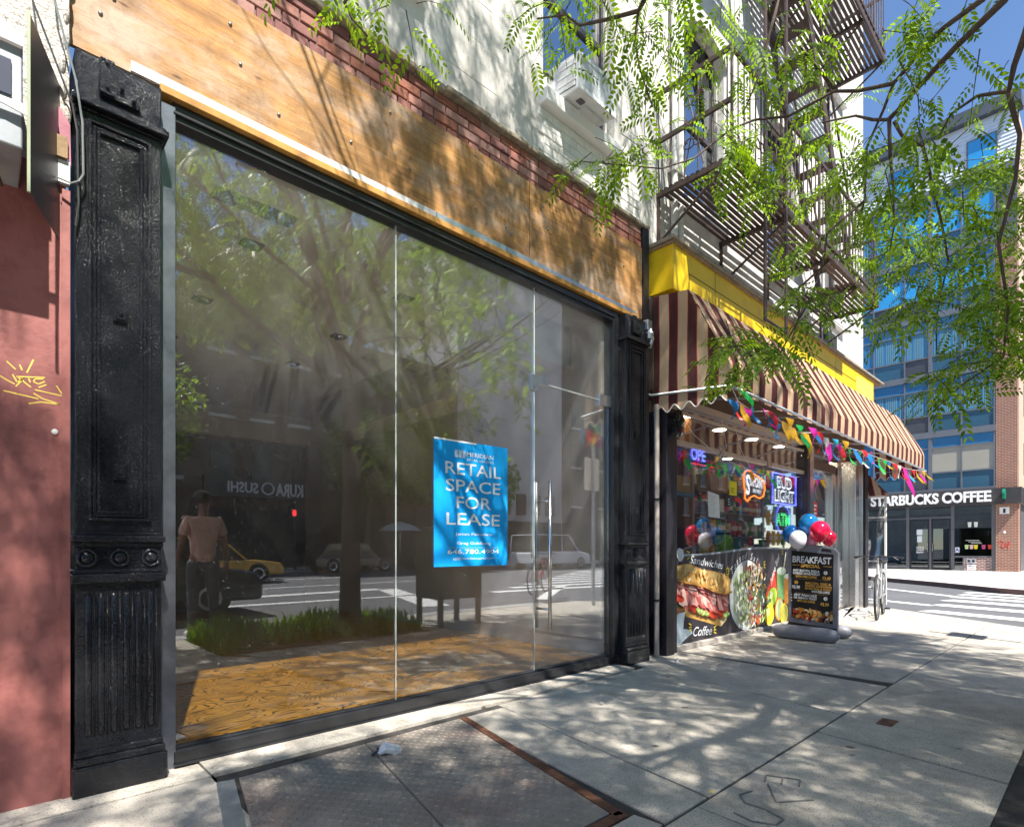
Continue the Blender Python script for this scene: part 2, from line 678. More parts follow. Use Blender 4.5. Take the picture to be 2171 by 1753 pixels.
sw = MB()
GAPM = M('joint_dirt', (.045, .04, .036), .95, 0, .4, 30)
def sw_edge(y):
    return 10.55 + (y + 2.1) * .78
ys = [-4.62, -2.9, -2.0, -.36, .02]
poly = [(-40, -4.62), (8.6, -4.62), (9.9, -2.95), (11.95, -.33), (17.5, 6.8), (17.5, 8), (-40, 8)]
sw.prism([(a, b) for a, b in poly], ((0, 0, -.4), UX, UY), .393, GAPM)          # bed under the slabs
G = .006
def slab(pts, dz=0.0):
    sw.prism(pts, ((0, 0, -.02), UX, UY), .02 + dz, CONC)
def rect(x0, x1, y0, y1, dz=0.0):
    slab([(x0 + G, y0 + G), (x1 - G, y0 + G), (x1 - G, y1 - G), (x0 + G, y1 - G)], dz)
# inner row (against the buildings); the cellar hatch fills X .83-1.9
rect(-40, -3.2, -2.0, .02)
rect(-3.2, -1.1, -2.0, .02, .002)
rect(-1.1, .80, -2.0, -.28)
rect(-1.1, .80, -.28, .02, .003)
slab([(.80, -.36), (.80, -.28), (4.25, -.28), (4.25, .02), (.80, .02)], .012)
slab([(1.96, -2.0 + G), (2.29, -2.0 + G), (2.58, -.37), (2.22, -.37)], .001)
slab([(2.31, -2.0 + G), (4.06, -2.0 + G), (4.42, -.30), (2.60, -.30)], -.001)
rect(4.43, 4.50, -.3, .02)
slab([(4.08, -2.0 + G), (5.14, -2.0 + G), (5.3, .0), (4.45, .0)], .002)
rect(5.32, 7.4, -2.0, .02)
rect(7.4, 9.2, -2.0, .02, .002)
slab([(9.21, -2.0), (10.62, -2.0), (11.95, -.33), (12.2, .02), (9.21, .02)])
slab([(12.0, .03), (12.25, .03), (17.4, 6.8), (17.4, 7.9), (12.0, 7.9)])
slab([(.80, -2.0 + G), (1.94, -2.0 + G), (1.93, -1.87), (.80, -1.87)], .001)
# outer row (kerb side) with the tree pit left open
TX0, TX1, TY0, TY1 = 1.75, 4.28, -4.25, -2.88
rect(-40, -1.5, -4.3, -2.0)
rect(-1.5, .6, -4.3, -2.0, .002)
slab([(.61, -4.3), (TX0, -4.3), (TX0, -2.9), (2.15, -2.4), (2.18, -2.01), (.61, -2.01)])
slab([(2.19, -2.01), (2.17, -2.4), (1.9, TY1 + .01), (3.42, TY1 + .01), (3.58, -2.01)], -.001)
slab([(3.44, TY1 + .01), (3.6, -2.01), (4.9, -2.01), (4.9, -4.3), (TX1 + .01, -4.3), (TX1 + .01, TY1 + .01)], .002)
rect(4.9, 6.7, -4.3, -2.0)
rect(6.7, 8.4, -4.3, -2.0, .002)
slab([(8.41, -4.3), (8.8, -4.3), (9.9, -2.95), (10.6, -2.01), (8.41, -2.01)])
# kerb stones
KERB = M('granite_kerb', (.33, .32, .31), .8, 0, .25, 20, .3, 90)
for x in range(-40, 8, 2):
    sw.box(x + .004, min(x + 2, 8.6) - .004, -4.62, -4.31, -.3, .004, KERB)
# scratched letters E V S in the concrete: shallow dark grooves laid as thin strips
GRV = M('groove_dirt', (.17, .16, .15), .95, 0, .3, 30)
def groove(pts, wd=.007):
    for (a, b) in zip(pts[:-1], pts[1:]):
        sw.bar((a[0], a[1], .001), (b[0], b[1], .001), wd, .006, GRV)
groove([(2.78, -2.20), (2.72, -2.07)])
for q in (0, .5, 1):
    groove([(2.78 - .06 * q, -2.20 + .13 * q), (2.70 - .06 * q, -2.225 + .13 * q)])
groove([(2.62, -2.12), (2.46, -2.22), (2.60, -2.32)])
groove([(2.50, -2.10), (2.42, -2.08), (2.36, -2.13), (2.36, -2.22), (2.33, -2.30), (2.26, -2.30), (2.22, -2.22), (2.24, -2.14)])
struct(sw.build('sidewalk', origin=(0, 0, 0)))

# soil of the tree pit and its low planting
soil = MB()
LCHIP = M('pale_grit', (.5, .46, .4), .9, 0, .3, 40)
SOIL = M('dark_soil', (.24, .18, .13), .95, 0, .5, 20, .6, 50, stain=(.36, .29, .2), ss=24)
N = 16
vs, fs = [], []
for i in range(N + 1):
    for j in range(N + 1):
        x = TX0 + (TX1 + 1.2 - TX0) * 0 + (TX1 - TX0) * i / N
        y = TY0 + (TY1 - TY0) * j / N
        vs.append((x, y, -.05 + .03 * math.sin(5 * x + 3) * math.cos(7 * y) + rnd.uniform(-.012, .012)))
for i in range(N):
    for j in range(N):
        a = i * (N + 1) + j
        fs.append((a, a + N + 1, a + N + 2, a + 1))
soil.add(vs, fs, SOIL)
CHIP = M('wood_chips', (.34, .24, .14), .9, 0, .5, 40); DLF = M('dry_leaf_bits', (.45, .36, .16), .8, 0, .4, 40)
for k in range(420):
    x, y = rnd.uniform(TX0, TX1), rnd.uniform(TY0 + .5, TY1)
    a, l_ = rnd.uniform(0, 6.28), rnd.uniform(.008, .022)
    z = -.05 + .03 * math.sin(5 * x + 3) * math.cos(7 * y) + .012
    soil.add([(x - l_ * math.cos(a), y - l_ * math.sin(a), z), (x + .006 * math.sin(a), y - .006 * math.cos(a), z + .008), (x + l_ * math.cos(a), y + l_ * math.sin(a), z + .004), (x - .006 * math.sin(a), y + .006 * math.cos(a), z + .006)], [(0, 1, 2, 3)], rnd.choice([CHIP, CHIP, DLF, LCHIP]))
struct(soil.build('ground', origin=(2.8, -3.5, -.06)))

gr = MB()
GRASS = leaf_mat('weed_leaves', (.05, .13, .02), (.16, .30, .04), .4)
for k in range(3900):
    x = rnd.uniform(TX0, TX1)
    y = rnd.uniform(TY0, TY1 + .04)
    if .685 * x + .728 * (y + 3.2) > 1.5 and y > -3.42 + .08 * x:
        continue
    hh = rnd.uniform(.06, .27) * (1.0 + .45 * math.sin(x * 5.3) * math.sin(y * 4 + 1))
    a = rnd.uniform(0, 6.28)
    ln = rnd.uniform(.02, .12)
    wd = rnd.uniform(.007, .022)
    dx, dy = math.cos(a), math.sin(a)
    p0 = (x - dy * wd, y + dx * wd, -.05)
    p1 = (x + dy * wd, y - dx * wd, -.05)
    m0 = (x + dx * ln * .4 + dy * wd, y + dy * ln * .4 - dx * wd, hh * .6)
    m1 = (x + dx * ln * .4 - dy * wd, y + dy * ln * .4 + dx * wd, hh * .6)
    gr.add([p0, p1, m0, m1, (x + dx * ln, y + dy * ln, hh)], [(0, 1, 2, 3), (3, 2, 4)], GRASS)
tag(gr.build('grass', origin=(2.8, -3.5, -.05)), 'green weeds and grass growing in the tree pit', 'grass', kind='stuff')

# road markings
mk = MB()
ZR = -.126
def strip(a, b, wd, mat=ROADW):
    a, b = Vector((a[0], a[1], ZR)), Vector((b[0], b[1], ZR))
    d = (b - a).normalized()
    s = Vector((-d.y, d.x, 0)) * wd / 2
    mk.quad(a - s, b - s, b + s, a + s, mat)
dirx = Vector((-.33, -.94, 0))
for (x, y, wd) in [(13.25, -.72, .48), (14.85, -.62, .52), (16.3, -.55, .55), (17.5, -.52, .5), (18.5, -.50, .45), (19.5, -.48, .45), (20.6, -.45, .45)]:
    strip((x, y), (x + dirx.x * 4.2, y + dirx.y * 4.2), wd)
strip((14.5, -.62), (17.2, 4.3), .28)
strip((17.56, -.55), (22.8, 4.8), .24)
# avenue (seen in the shop glass)
for (a, b, wd) in [((3.2, -9.3), (6.2, -9.15), .32), ((6.2, -9.15), (9.2, -9.0), .2), ((3.9, -11.2), (8.6, -11.5), .5), ((6.9, -6.4), (8.7, -11.4), .6),
                   ((2, -17.6), (12, -18.6), .2), ((5.2, -14), (14, -14.4), .18), ((9.6, -6.0), (13.6, -8.9), .3)]:
    strip(a, b, wd)
for k in range(9):
    strip((10.2 + k * 1.5, -8.4 - k * .9), (16.5 + k * 1.5, -7.6 - k * .9), .42)
struct(mk.build('road_markings', origin=(10, -4, ZR)))

# far pavement across the side street, with its painted steel kerb
fp = MB()
FK = M('brown_steel_kerb', (.085, .04, .035), .7, 0, .4, 6, .2, 40)
LCON = M('pale_concrete', (.50, .48, .45), .85, 0, .2, 2, .2, 60, stain=(.3, .28, .26), ss=3)
edge = [(17.6, -4.2), (19.68, -1.19), (21.7, .45), (23.99, 2.69), (34, 12.5)]
pl = [(17.6, -4.2), (19.68, -1.19), (21.7, .45), (23.99, 2.69), (34, 12.5), (60, 12.5), (60, -4.2)]
fp.prism([(a, b) for a, b in reversed(pl)][::-1], ((0, 0, -.3), UX, UY), .3, LCON)
for (a, b) in zip(edge[:-1], edge[1:]):
    d = (Vector(b) - Vector(a)).normalized()
    s = Vector((d.y, -d.x)) * .03
    fp.bar((a[0] - s.x, a[1] - s.y, -.06), (b[0] - s.x, b[1] - s.y, -.06), .12, .135, FK)
struct(fp.build('pavement', origin=(30, 0, -.1)))
op = MB()
op.box(-60, 60, -40, -24.5, -.3, .0, LCON)
struct(op.build('pavement', origin=(0, -30, -.1)))

# ================================================================ NEIGHBOUR ON THE LEFT (maroon wall)
MAROON = M('maroon_wall_paint', (.30, .105, .092), .55, 0, .12, 4, .25, 10, bd=.02, stain=(.19, .058, .052), ss=5, st=(.46, .66))
PINK = M('old_pink_paint', (.42, .17, .22), .8, 0, .3, 12, .3, 40)
OLDW = M('weathered_wood', (.30, .20, .11), .85, 0, .4, 12, .5, 40)
nb = thing('neighbour_building', 'maroon painted wall with rough stucco above and yellow scribbled graffiti', 'building', (-2, -.1, 0))
b = MB(); b.box(-6, .272, -.1, 3, 0, 2.70, MAROON); b.box(.258, .286, -.112, -.1, .0, 2.62, MAROON)
b.build('maroon_wall', nb)
b = MB(); b.box(-6, .255, -.1, 3, 2.70, 12, RSTUC); b.build('stucco_wall', nb)
b = MB(); b.box(.255, .283, -.102, .1, 2.82, 12, RSTUC)
for k in range(40):
    z = 2.95 + k * .11
    b.ell((.27 + rnd.uniform(-.012, .012), -.1, z), (.014, .02, .05), RSTUC, 8, 6)
b.build('stucco_edge', nb)
b = MB(); b.prism([(.235, 2.98), (.285, 2.90), (.288, 2.72), (.25, 2.84)], ((0, -.112, 0), UX, UZ), .008, PINK); b.build('pink_patch', nb)
b = MB(); b.box(.235, .275, -.14, -.1, 2.74, 2.83, OLDW); b.build('wood_stub', nb)
b = MB(); b.box(.235, .284, -.125, -.09, 2.64, 2.735, WHITE); b.build('white_patch', nb)
GRAF = flat('yellow_graffiti', (.75, .56, .12), .6)
SCRIBBLE = [[(0.081,1.842),(0.109,1.814)],[(0.121,1.837),(0.129,1.815)],[(0.165,1.867),(0.144,1.808)],[(0.061,1.778),(0.086,1.763),(0.106,1.753)],[(0.099,1.792),(0.114,1.762),(0.137,1.786),(0.109,1.744)],[(0.111,1.785),(0.202,1.8)],[(0.114,1.785),(0.157,1.75)],[(0.149,1.786),(0.155,1.77)],[(0.197,1.793),(0.17,1.787),(0.165,1.775),(0.181,1.768),(0.202,1.783)],[(0.181,1.754),(0.207,1.77)],[(0.17,1.742),(0.264,1.732),(0.24,1.773)],[(0.071,1.72),(0.181,1.706)],[(0.165,1.727),(0.194,1.709),(0.253,1.695)],[(0.149,1.68),(0.189,1.694),(0.253,1.695)]]
b = MB()
for s in SCRIBBLE:
    for p, q in zip(s[:-1], s[1:]):
        b.bar((p[0], -.1003, p[1]), (q[0], -.1003, q[1]), .001, .0052, GRAF)
b.build('graffiti', nb)
b = MB(); b.ell((.235, -.104, 1.575), (.012, .006, .012), WHITE, 8, 6); b.build('paint_blob', nb)

sg = thing('shutter_housing', 'grey steel shutter box with a folded side plate on maroon wall', 'shutter box', (-.6, -.3, 2.4))
SHG = M('grey_sheet_metal', (.28, .30, .32), .5, .35, .25, 5, .05, 30, stain=(.42, .41, .36), ss=4)
SHD = M('dark_grey_plate', (.085, .08, .088), .42, .4, .2, 6)
b = MB(); b.box(-1.6, .118, -.42, -.1, 2.56, 2.96, SHG); b.build('box_body', sg, bevel=.006)
b = MB(); b.prism([(.13, -.45), (.245, -.104), (.251, -.104), (.136, -.45)], ((0, 0, 2.40), UX, UY), .66, SHD)
b.build('side_plate', sg)
b = MB(); b.prism([(.1375, -.455), (.128, -.455), (.128, -.445), (.1375, -.445)], ((0, 0, 2.395), UX, UY), .67, M('green_edge', (.30, .34, .22), .6)); b.build('plate_edge', sg)
b = MB(); b.box(-.2, .085, -.428, -.42, 2.74, 2.87, flat('slate_blue_patch', (.035, .042, .075))); b.build('blue_patch', sg)
b = MB(); b.prism([(-.3, 2.705), (.13, 2.715), (.135, 2.675), (.06, 2.69), (-.05, 2.67), (-.3, 2.68)], ((0, -.44, 0), UX, UZ), .008, WHITE); b.build('torn_strip', sg)
b = MB(); b.box(-1.6, .118, -.44, -.42, 2.93, 2.975, WHITE)
for k in range(4):
    b.tube([(.02 - .09 * k, -.36, 2.56), (.06 - .09 * k, -.30, 2.46), (.0 - .09 * k, -.25, 2.55)], .008, RUST, 6)
b.build('rusty_brackets', sg)

# loose cables at the joint of the two buildings
CAB = M('grey_cable', (.04, .045, .045), .5)
b = MB()
b.tube([(.10, -.14, 3.9), (.16, -.15, 3.33), (.25, -.15, 3.08), (.29, -.15, 2.97), (.305, -.16, 2.86), (.31, -.16, 2.55), (.30, -.15, 2.46)], .004, CAB, 6)
tag(b.build('cable'), 'thin dark cable hanging across the rough stucco onto the iron pilaster', 'cable')
b = MB()
b.tube([(.19, -.14, 3.9), (.23, -.15, 3.38), (.30, -.16, 3.08), (.322, -.17, 2.9), (.325, -.17, 2.68), (.31, -.17, 2.645), (.285, -.16, 2.63), (.24, -.15, 2.64)], .0045, M('pale_cable', (.16, .18, .18), .5), 6)
tag(b.build('cable'), 'pale grey cable looping down and back to the maroon wall', 'cable')

# ================================================================ IRON PILASTERS
def pilaster(x0, x1, label, group):
    yf = -.13
    W = x1 - x0
    t = thing('iron_pilaster', label, 'pilaster', ((x0 + x1) / 2, yf, 0), group)
    b = MB(); b.box(x0, x1, yf, .12, .14, 3.24, IRON)
    b.build('shaft', t, bevel=.006)
    b = MB(); b.box(x0 - .012, x1 + .02, yf - .03, .13, 0, .13, IRON); b.box(x0 - .006, x1 + .012, yf - .022, .13, .13, .165, IRON)
    b.box(x0 - .003, x1 + .006, yf - .012, .13, .165, .195, IRON)
    b.build('base', t, bevel=.009, seg=3)
    # fluted lower panel: rounded ribs
    b = MB(); n = 6; fx0, fx1 = x0 + .022, x1 - .022
    for k in range(n):
        cx = fx0 + (k + .5) * (fx1 - fx0) / n
        r = (fx1 - fx0) / n * .30
        b.tube([(cx, yf + .002, .255), (cx, yf + .002, .265), (cx, yf + .002, .87), (cx, yf + .002, .88)], [r * .5, r, r, r * .5], IRON, 10)
        b.box(cx + r * 1.45, cx + r * 1.85, yf - .006, yf + .01, .25, .89, IRON)
    b.build('fluting', t, smooth=True)
    b = MB()
    for (z0, z1, pr) in ((.925, .965, .026), (.965, .985, .012), (1.085, 1.105, .012), (1.105, 1.135, .024), (1.135, 1.15, .01)):
        b.box(x0 - pr * .5, x1 + pr * .5, yf - pr, .125, z0, z1, IRON)
    b.build('belt_moulding', t, bevel=.006, seg=3)
    for k in range(3):
        b = MB()
        cx = x0 + W * (.13 + .37 * k)
        pts = [(cx + .033 * math.cos(a * math.pi / 10), yf - .002, 1.035 + .036 * math.sin(a * math.pi / 10)) for a in range(20)]
        b.tube(pts, .0075, IRON, 8, closed=True)
        b.lathe([(.001, -.010), (.022, -.006), (.026, 0)], (cx, yf, 1.035), IRON, 14, 'y')
        b.build('rosette', t, smooth=True)
    b = MB(); px0, px1, z0, z1 = x0 + .045, x1 - .045, 1.20, 2.95
    for q, pr in ((0, .016), (.018, .009), (.032, .013)):
        a0, a1, c0, c1 = px0 + q, px1 - q, z0 + q, z1 - q
        wd = .012
        b.box(a0, a0 + wd, yf - pr, yf + .01, c0, c1, IRON); b.box(a1 - wd, a1, yf - pr, yf + .01, c0, c1, IRON)
        b.box(a0 + wd, a1 - wd, yf - pr, yf + .01, c0, c0 + wd, IRON); b.box(a0 + wd, a1 - wd, yf - pr, yf + .01, c1 - wd, c1, IRON)
    b.build('panel_moulding', t, bevel=.003)
    for zc in (2.13, 1.42):
        b = MB(); xc = (x0 + x1) / 2
        b.box(xc - .026, xc + .026, yf - .012, yf, zc - .035, zc + .035, IRON); b.box(xc - .018, xc + .018, yf - .018, yf, zc - .026, zc + .026, IRON)
        b.ell((xc, yf - .018, zc), (.01, .01, .01), IRON, 10, 6)
        b.build('boss', t, bevel=.003)
    b = MB()
    for (za, zb, pr) in ((2.985, 3.0, .012), (3.0, 3.03, .035), (3.03, 3.045, .022)):
        b.box(x0 - pr * .4, x1 + pr * .7, yf - pr, .125, za, zb, IRON)
    b.build('cornice', t, bevel=.006, seg=3)
    b = MB(); b.box(x0 + .085, x0 + .235, yf - .02, yf, 3.075, 3.19, IRON); b.box(x0 + .085, x0 + .14, yf - .03, yf, 3.08, 3.235, IRON)
    for (dx, z) in ((.112, 3.215), (.112, 3.105), (.165, 3.13), (.21, 3.10)):
        b.ell((x0 + dx, yf - .03, z), (.010, .012, .010), IRON, 8, 6)
    b.build('bracket_plate', t, bevel=.004)
    return t
pilaster(.30, .625, 'black cast iron pilaster beside the maroon wall', 'cast iron shopfront pilasters')
pilaster(4.325, 4.655, 'black cast iron pilaster between the empty shop and the striped awning', 'cast iron shopfront pilasters')

# ================================================================ GLASS SHOPFRONT
ST_Y = 0.0
sf = thing('shopfront', 'empty shop with a frameless glass front in a black metal frame', 'shopfront', (2.45, 0, 0))
b = MB()
b.box(.69, 4.27, -.055, .05, 0.012, .085, BLKFR); b.box(.69, 4.27, -.075, -.055, .0125, .022, BLKFR)
b.box(.69, 3.245, -.02, .03, .085, .095, BLKFR); b.box(.69, 4.27, -.045, .045, 3.17, 3.262, BLKFR); b.box(.69, 4.27, -.052, -.045, 3.222, 3.2435, BLKFR)
b.box(.69, 4.27, -.06, -.045, 3.20, 3.215, BLKFR)
b.box(4.247, 4.325, -.05, .06, .0, 3.26, BLKFR)
b.build('frame', sf, bevel=.003)
b = MB(); b.box(.632, .70, -.055, .05, 0.0, 3.235, M('brushed_jamb', (.20, .22, .26), .33, .85, .3, 8, .1, 30)); b.build('jamb', sf, bevel=.003)
GLASS = glass_mat('shop_glass', (.975, .98, .975), .115, .5, dust_and_haze=.05)
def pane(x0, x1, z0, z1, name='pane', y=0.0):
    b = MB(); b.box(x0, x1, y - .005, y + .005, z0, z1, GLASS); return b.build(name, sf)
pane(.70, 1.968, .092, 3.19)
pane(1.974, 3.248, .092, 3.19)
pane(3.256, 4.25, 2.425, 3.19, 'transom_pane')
EDG = M('glass_edge', (.55, .62, .60), .15, 0, .1, 10)
b = MB(); b.box(1.9685, 1.9735, -.0055, .0055, .095, 3.185, EDG); b.box(3.2485, 3.2555, -.0055, .0055, .0955, 3.185, EDG); b.build('glass_joint', sf)
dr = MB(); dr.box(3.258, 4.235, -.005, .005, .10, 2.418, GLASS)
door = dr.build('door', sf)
def db(name, f, **k):
    b = MB(); f(b); o = b.build(name, door, **k); return o
def fbar(b):
    for y in (-.075, .075):
        b.tube([(3.362, y, .42), (3.362, y, 1.62)], .0145, STEEL, 14)
    for z in (.58, 1.46):
        b.tube([(3.362, -.075, z), (3.362, .075, z)], .009, STEEL, 10)
db('handle', fbar, smooth=True)
db('bottom_rail', lambda b: b.box(3.258, 4.235, -.022, .022, .022, .1, BLKFR), bevel=.002)
db('top_edge', lambda b: b.box(3.258, 4.235, -.0056, .0056, 2.4183, 2.4225, EDG))
db('lock', lambda b: (b.lathe([(.001, -.008), (.012, -.006), (.012, 0)], (3.34, -.022, .06), STEEL, 12, 'y')))
b = MB(); b.prism([(3.215, 2.47), (3.41, 2.47), (3.41, 2.405), (3.285, 2.405), (3.285, 2.345), (3.215, 2.345)], ((0, .015, 0), UX, UZ), .03, ALU); b.build('patch_fitting', sf, bevel=.002)
b = MB(); b.box(4.09, 4.255, -.016, .016, 2.375, 2.475, ALU); b.box(4.255, 4.285, -.022, .012, 2.40, 2.45, ALU); b.build('pivot_fitting', sf, bevel=.002)

# poster inside the glass
po = MB()
BLUE = M('poster_blue', (.005, .36, .85), .55, 0, .10, 3, spec=.3)
PW = flat('poster_white', (.80, .84, .86))
PWG = flat('poster_grey', (.55, .68, .76))
X0, X1, Z0, Z1 = 2.268, 2.955, .948, 1.842
po.box(X0, X1, -.0085, -.0065, Z0, Z1, BLUE)
PF = ((X0, -.0085, Z0), UX, UZ)
HP, WP = Z1 - Z0, X1 - X0
def pt(s, fx, fy, wd, h, mat=PW, bold=.0):
    po.text(s, PF, WP * fx, HP * (1 - fy), HP * h, mat, width=WP * wd, lift=.0012, bold=bold)
for k in range(3):
    po.box(X0 + WP * (.262 + .05 * k), X0 + WP * (.30 + .05 * k), -.0097, -.0085, Z0 + HP * (1 - .135), Z0 + HP * (1 - .082), PWG)
po.box(X0 + WP * .262, X0 + WP * .40, -.0097, -.0085, Z0 + HP * (1 - .078), Z0 + HP * (1 - .074), PWG)
pt('MERIDIAN', .605, .100, .37, .034, bold=.012)
pt('RETAIL LEASING', .605, .142, .37, .018)
pt('RETAIL', .52, .222, .76, .094, bold=.008)
pt('SPACE', .52, .357, .74, .094, bold=.008)
pt('FOR', .52, .490, .47, .094, bold=.008)
pt('LEASE', .52, .622, .73, .094, bold=.008)
pt('James Famularo', .52, .742, .50, .022, bold=.006)
pt('Greg Goldberg', .52, .815, .46, .022, bold=.006)
po.box(X0 + WP * .17, X0 + WP * .86, -.0097, -.0085, Z0 + HP * .147, Z0 + HP * .149, PWG)
pt('646.780.4904', .52, .883, .70, .036, bold=.006)
pt('gg@meridiancapital.com', .52, .937, .56, .018)
po.box(X0, X0 + WP * .55, -.0095, -.0085, Z1 - .012, Z1, PW)
tag(po.build('poster'), 'bright blue poster reading RETAIL SPACE FOR LEASE on the shop glass', 'poster')

# ---- empty interior
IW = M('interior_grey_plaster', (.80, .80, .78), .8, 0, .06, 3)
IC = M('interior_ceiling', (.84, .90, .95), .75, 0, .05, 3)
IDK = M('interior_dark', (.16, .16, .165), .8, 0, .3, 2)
b = MB()
for i in range(4):
    for j in range(6):
        x0, y0 = .66 + i * .92, .05 + j * 1.22
        b.box(x0 + .0015, min(x0 + .92, 4.2) - .0015, y0 + .0015, y0 + 1.2185, -.02, .085 + .0004 * ((i + j) % 2), FLOOR)
b.build('floor', sf)
b = MB(); b.box(.64, 4.24, .36, 7.4, 3.30, 3.40, IC); b.box(.64, 4.24, .05, .36, 3.18, 3.40, IC); b.build('ceiling', sf)
b = MB(); b.box(4.2, 4.30, .06, 7.4, .08, 3.3, IW); b.build('side_wall', sf)
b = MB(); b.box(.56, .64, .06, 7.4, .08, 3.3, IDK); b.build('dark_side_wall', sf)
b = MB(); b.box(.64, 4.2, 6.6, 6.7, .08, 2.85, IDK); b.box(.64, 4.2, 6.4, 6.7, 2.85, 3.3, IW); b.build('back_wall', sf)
b = MB(); b.box(3.72, 4.2, .9, 5.2, 2.72, 3.3, IW); b.build('duct_casing', sf)
b = MB(); b.box(3.70, 4.19, .42, .88, 2.84, 3.24, M('white_panel', (.74, .78, .76), .5)); b.build('ventilation_panel', sf, bevel=.006)
b = MB(); b.tube([(4.19, 1.7, 2.45), (4.12, 1.7, 2.45)], .07, ALU, 16); b.build('wall_fixture', sf)
b = MB(); b.box(1.06, 1.56, .50, .70, 3.285, 3.302, M('diffuser_grey', (.25, .26, .25), .6)); b.box(1.075, 1.545, .515, .685, 3.280, 3.2855, M('diffuser_slats', (.16, .17, .16), .6))
b.build('air_diffuser', sf)
for y in (1.12, 2.37, 3.58):
    for x in (1.45, 2.75, 4.02):
        if x > 3.7 and y > .9:
            continue
        b = MB(); b.box(x - .075, x + .075, y - .06, y + .06, 3.288, 3.301, M('trim_dark', (.10, .10, .10), .5))
        b.lathe([(.05, 3.27), (.055, 3.2885)], (x, y, 0), M('chrome', (.8, .8, .8), .12, 1, 0), 14)
        b.build('downlight', sf)

# ================================================================ PLYWOOD FASCIA
fb = thing('plywood_fascia', 'stained plywood boards with a white metal drip strip above the shop glass', 'fascia', (2.5, -.05, 3.26))
b = MB()
def ply(x0, x1, zl, zr, zb):
    b.prism([(x0, zb), (x1, zb), (x1, zr), (x0, zl)], ((0, -.03, 0), UX, UZ), .022, PLY)
ply(.285, 3.148, 3.915, 3.955, 3.30)
ply(3.154, 4.70, 3.955, 3.995, 3.30)
b.build('plywood_board', fb)
b = MB()
for (x, z) in ((.95, 3.80), (1.9, 3.84), (1.63, 3.52), (3.3, 3.82), (3.36, 3.66), (4.4, 3.72), (1.2, 3.46), (2.6, 3.9), (1.0, 3.62), (2.05, 3.55), (2.9, 3.5), (2.95, 3.47), (4.2, 3.5), (.45, 3.6), (.4, 3.5), (2.6, 3.52)):
    b = MB(); b.ell((x, -.054, z), (.010, .006, .010), M('bolt_grey', (.25, .24, .23), .4, .8), 8, 6); b.build('bolt', fb, smooth=True)
b = MB()
xs = [.515, .98, 1.62, 2.25, 2.9, 3.35, 3.72, 4.15, 4.58]
for k in range(len(xs) - 1):
    dz = rnd.uniform(-.004, .004)
    mt = [WHITE, WHITE, WHITE, GALV, GALV, GALV, GALV, GALV][k]
    b.box(xs[k], xs[k + 1] - .004, -.064, -.0525, 3.305 + dz, 3.352 + dz + (.0 if k < 5 else -.006), mt)
b.build('metal_strip', fb)
b = MB(); b.box(.63, 4.60, -.078, .0, 3.2645, 3.303, M('raw_lumber', (.50, .25, .055), .7, 0, .35, 9, .2, 40, stain=(.24, .11, .03), ss=8))
b.build('lumber', fb, bevel=.003)

# ================================================================ CORNER BUILDING (brick band, stucco upper wall, windows)
cb = thing('corner_building', 'white stucco corner building with brick band and arched upstairs windows', 'building', (6, 0, 3.9))
BR = [M('brick_red_%d' % k, c, .85, 0, .3, 18, .5, 60, stain=(.40, .30, .28), ss=6, st=(.58, .75)) for k, c in
      enumerate(((.27, .105, .08), (.32, .14, .11), (.22, .09, .08), (.34, .18, .15), (.30, .11, .07)))]
MORT = M('lime_mortar', (.20, .13, .11), .95, 0, .3, 20, .3, 80)
b = MB()
b.box(.29, 4.78, -.022, .3, 3.88, 4.205, MORT)
def brick_row(z, h, wd, off, y=-.036):
    x = .30 - off
    while x < 4.78:
        x0, x1 = max(x, .30), min(x + wd, 4.78)
        if x1 - x0 > .03:
            j = rnd.uniform(-.004, .004)
            b.box(x0 + .005, x1 - .005, y + j, .05, z + .005 + rnd.uniform(-.002, .002), z + h - .005 + rnd.uniform(-.002, .002), rnd.choice(BR))
        x += wd
brick_row(3.90, .098, .098, 0)
brick_row(3.998, .07, .205, .1)
brick_row(4.068, .068, .205, 0)
brick_row(4.136, .066, .205, .1)
b.build('brick_band', cb, bevel=.004, seg=1)
b = MB()
x = .29
while x < 4.80:
    wd = rnd.uniform(.12, .4)
    b.box(x, min(x + wd, 4.8) - .002, -.075 + rnd.uniform(-.012, .012), .1, 4.205, 4.24 + rnd.uniform(-.004, .008), M('mossy_stone', (.26, .22, .16), .95, 0, .5, 14, .6, 50, stain=(.42, .38, .30), ss=10))
    x += wd
b.build('stone_ledge', cb, bevel=.008)

def wall_holes(b, x0, x1, z0, z1, holes, yf, yb, mat):
    xs = sorted({x0, x1, *[h[0] for h in holes], *[h[1] for h in holes]})
    zs = sorted({z0, z1, *[h[2] for h in holes], *[h[3] for h in holes]})
    for i in range(len(xs) - 1):
        for j in range(len(zs) - 1):
            cx, cz = (xs[i] + xs[i + 1]) / 2, (zs[j] + zs[j + 1]) / 2
            if any(h[0] < cx < h[1] and h[2] < cz < h[3] for h in holes):
                continue
            b.quad((xs[i], yf, zs[j]), (xs[i + 1], yf, zs[j]), (xs[i + 1], yf, zs[j + 1]), (xs[i], yf, zs[j + 1]), mat)
    for (a, c, e, f) in holes:
        b.quad((a, yf, e), (a, yb, e), (a, yb, f), (a, yf, f), mat)
        b.quad((c, yf, f), (c, yb, f), (c, yb, e), (c, yf, e), mat)
        b.quad((a, yf, e), (c, yf, e), (c, yb, e), (a, yb, e), mat)
        b.quad((a, yf, f), (a, yb, f), (c, yb, f), (c, yf, f), mat)

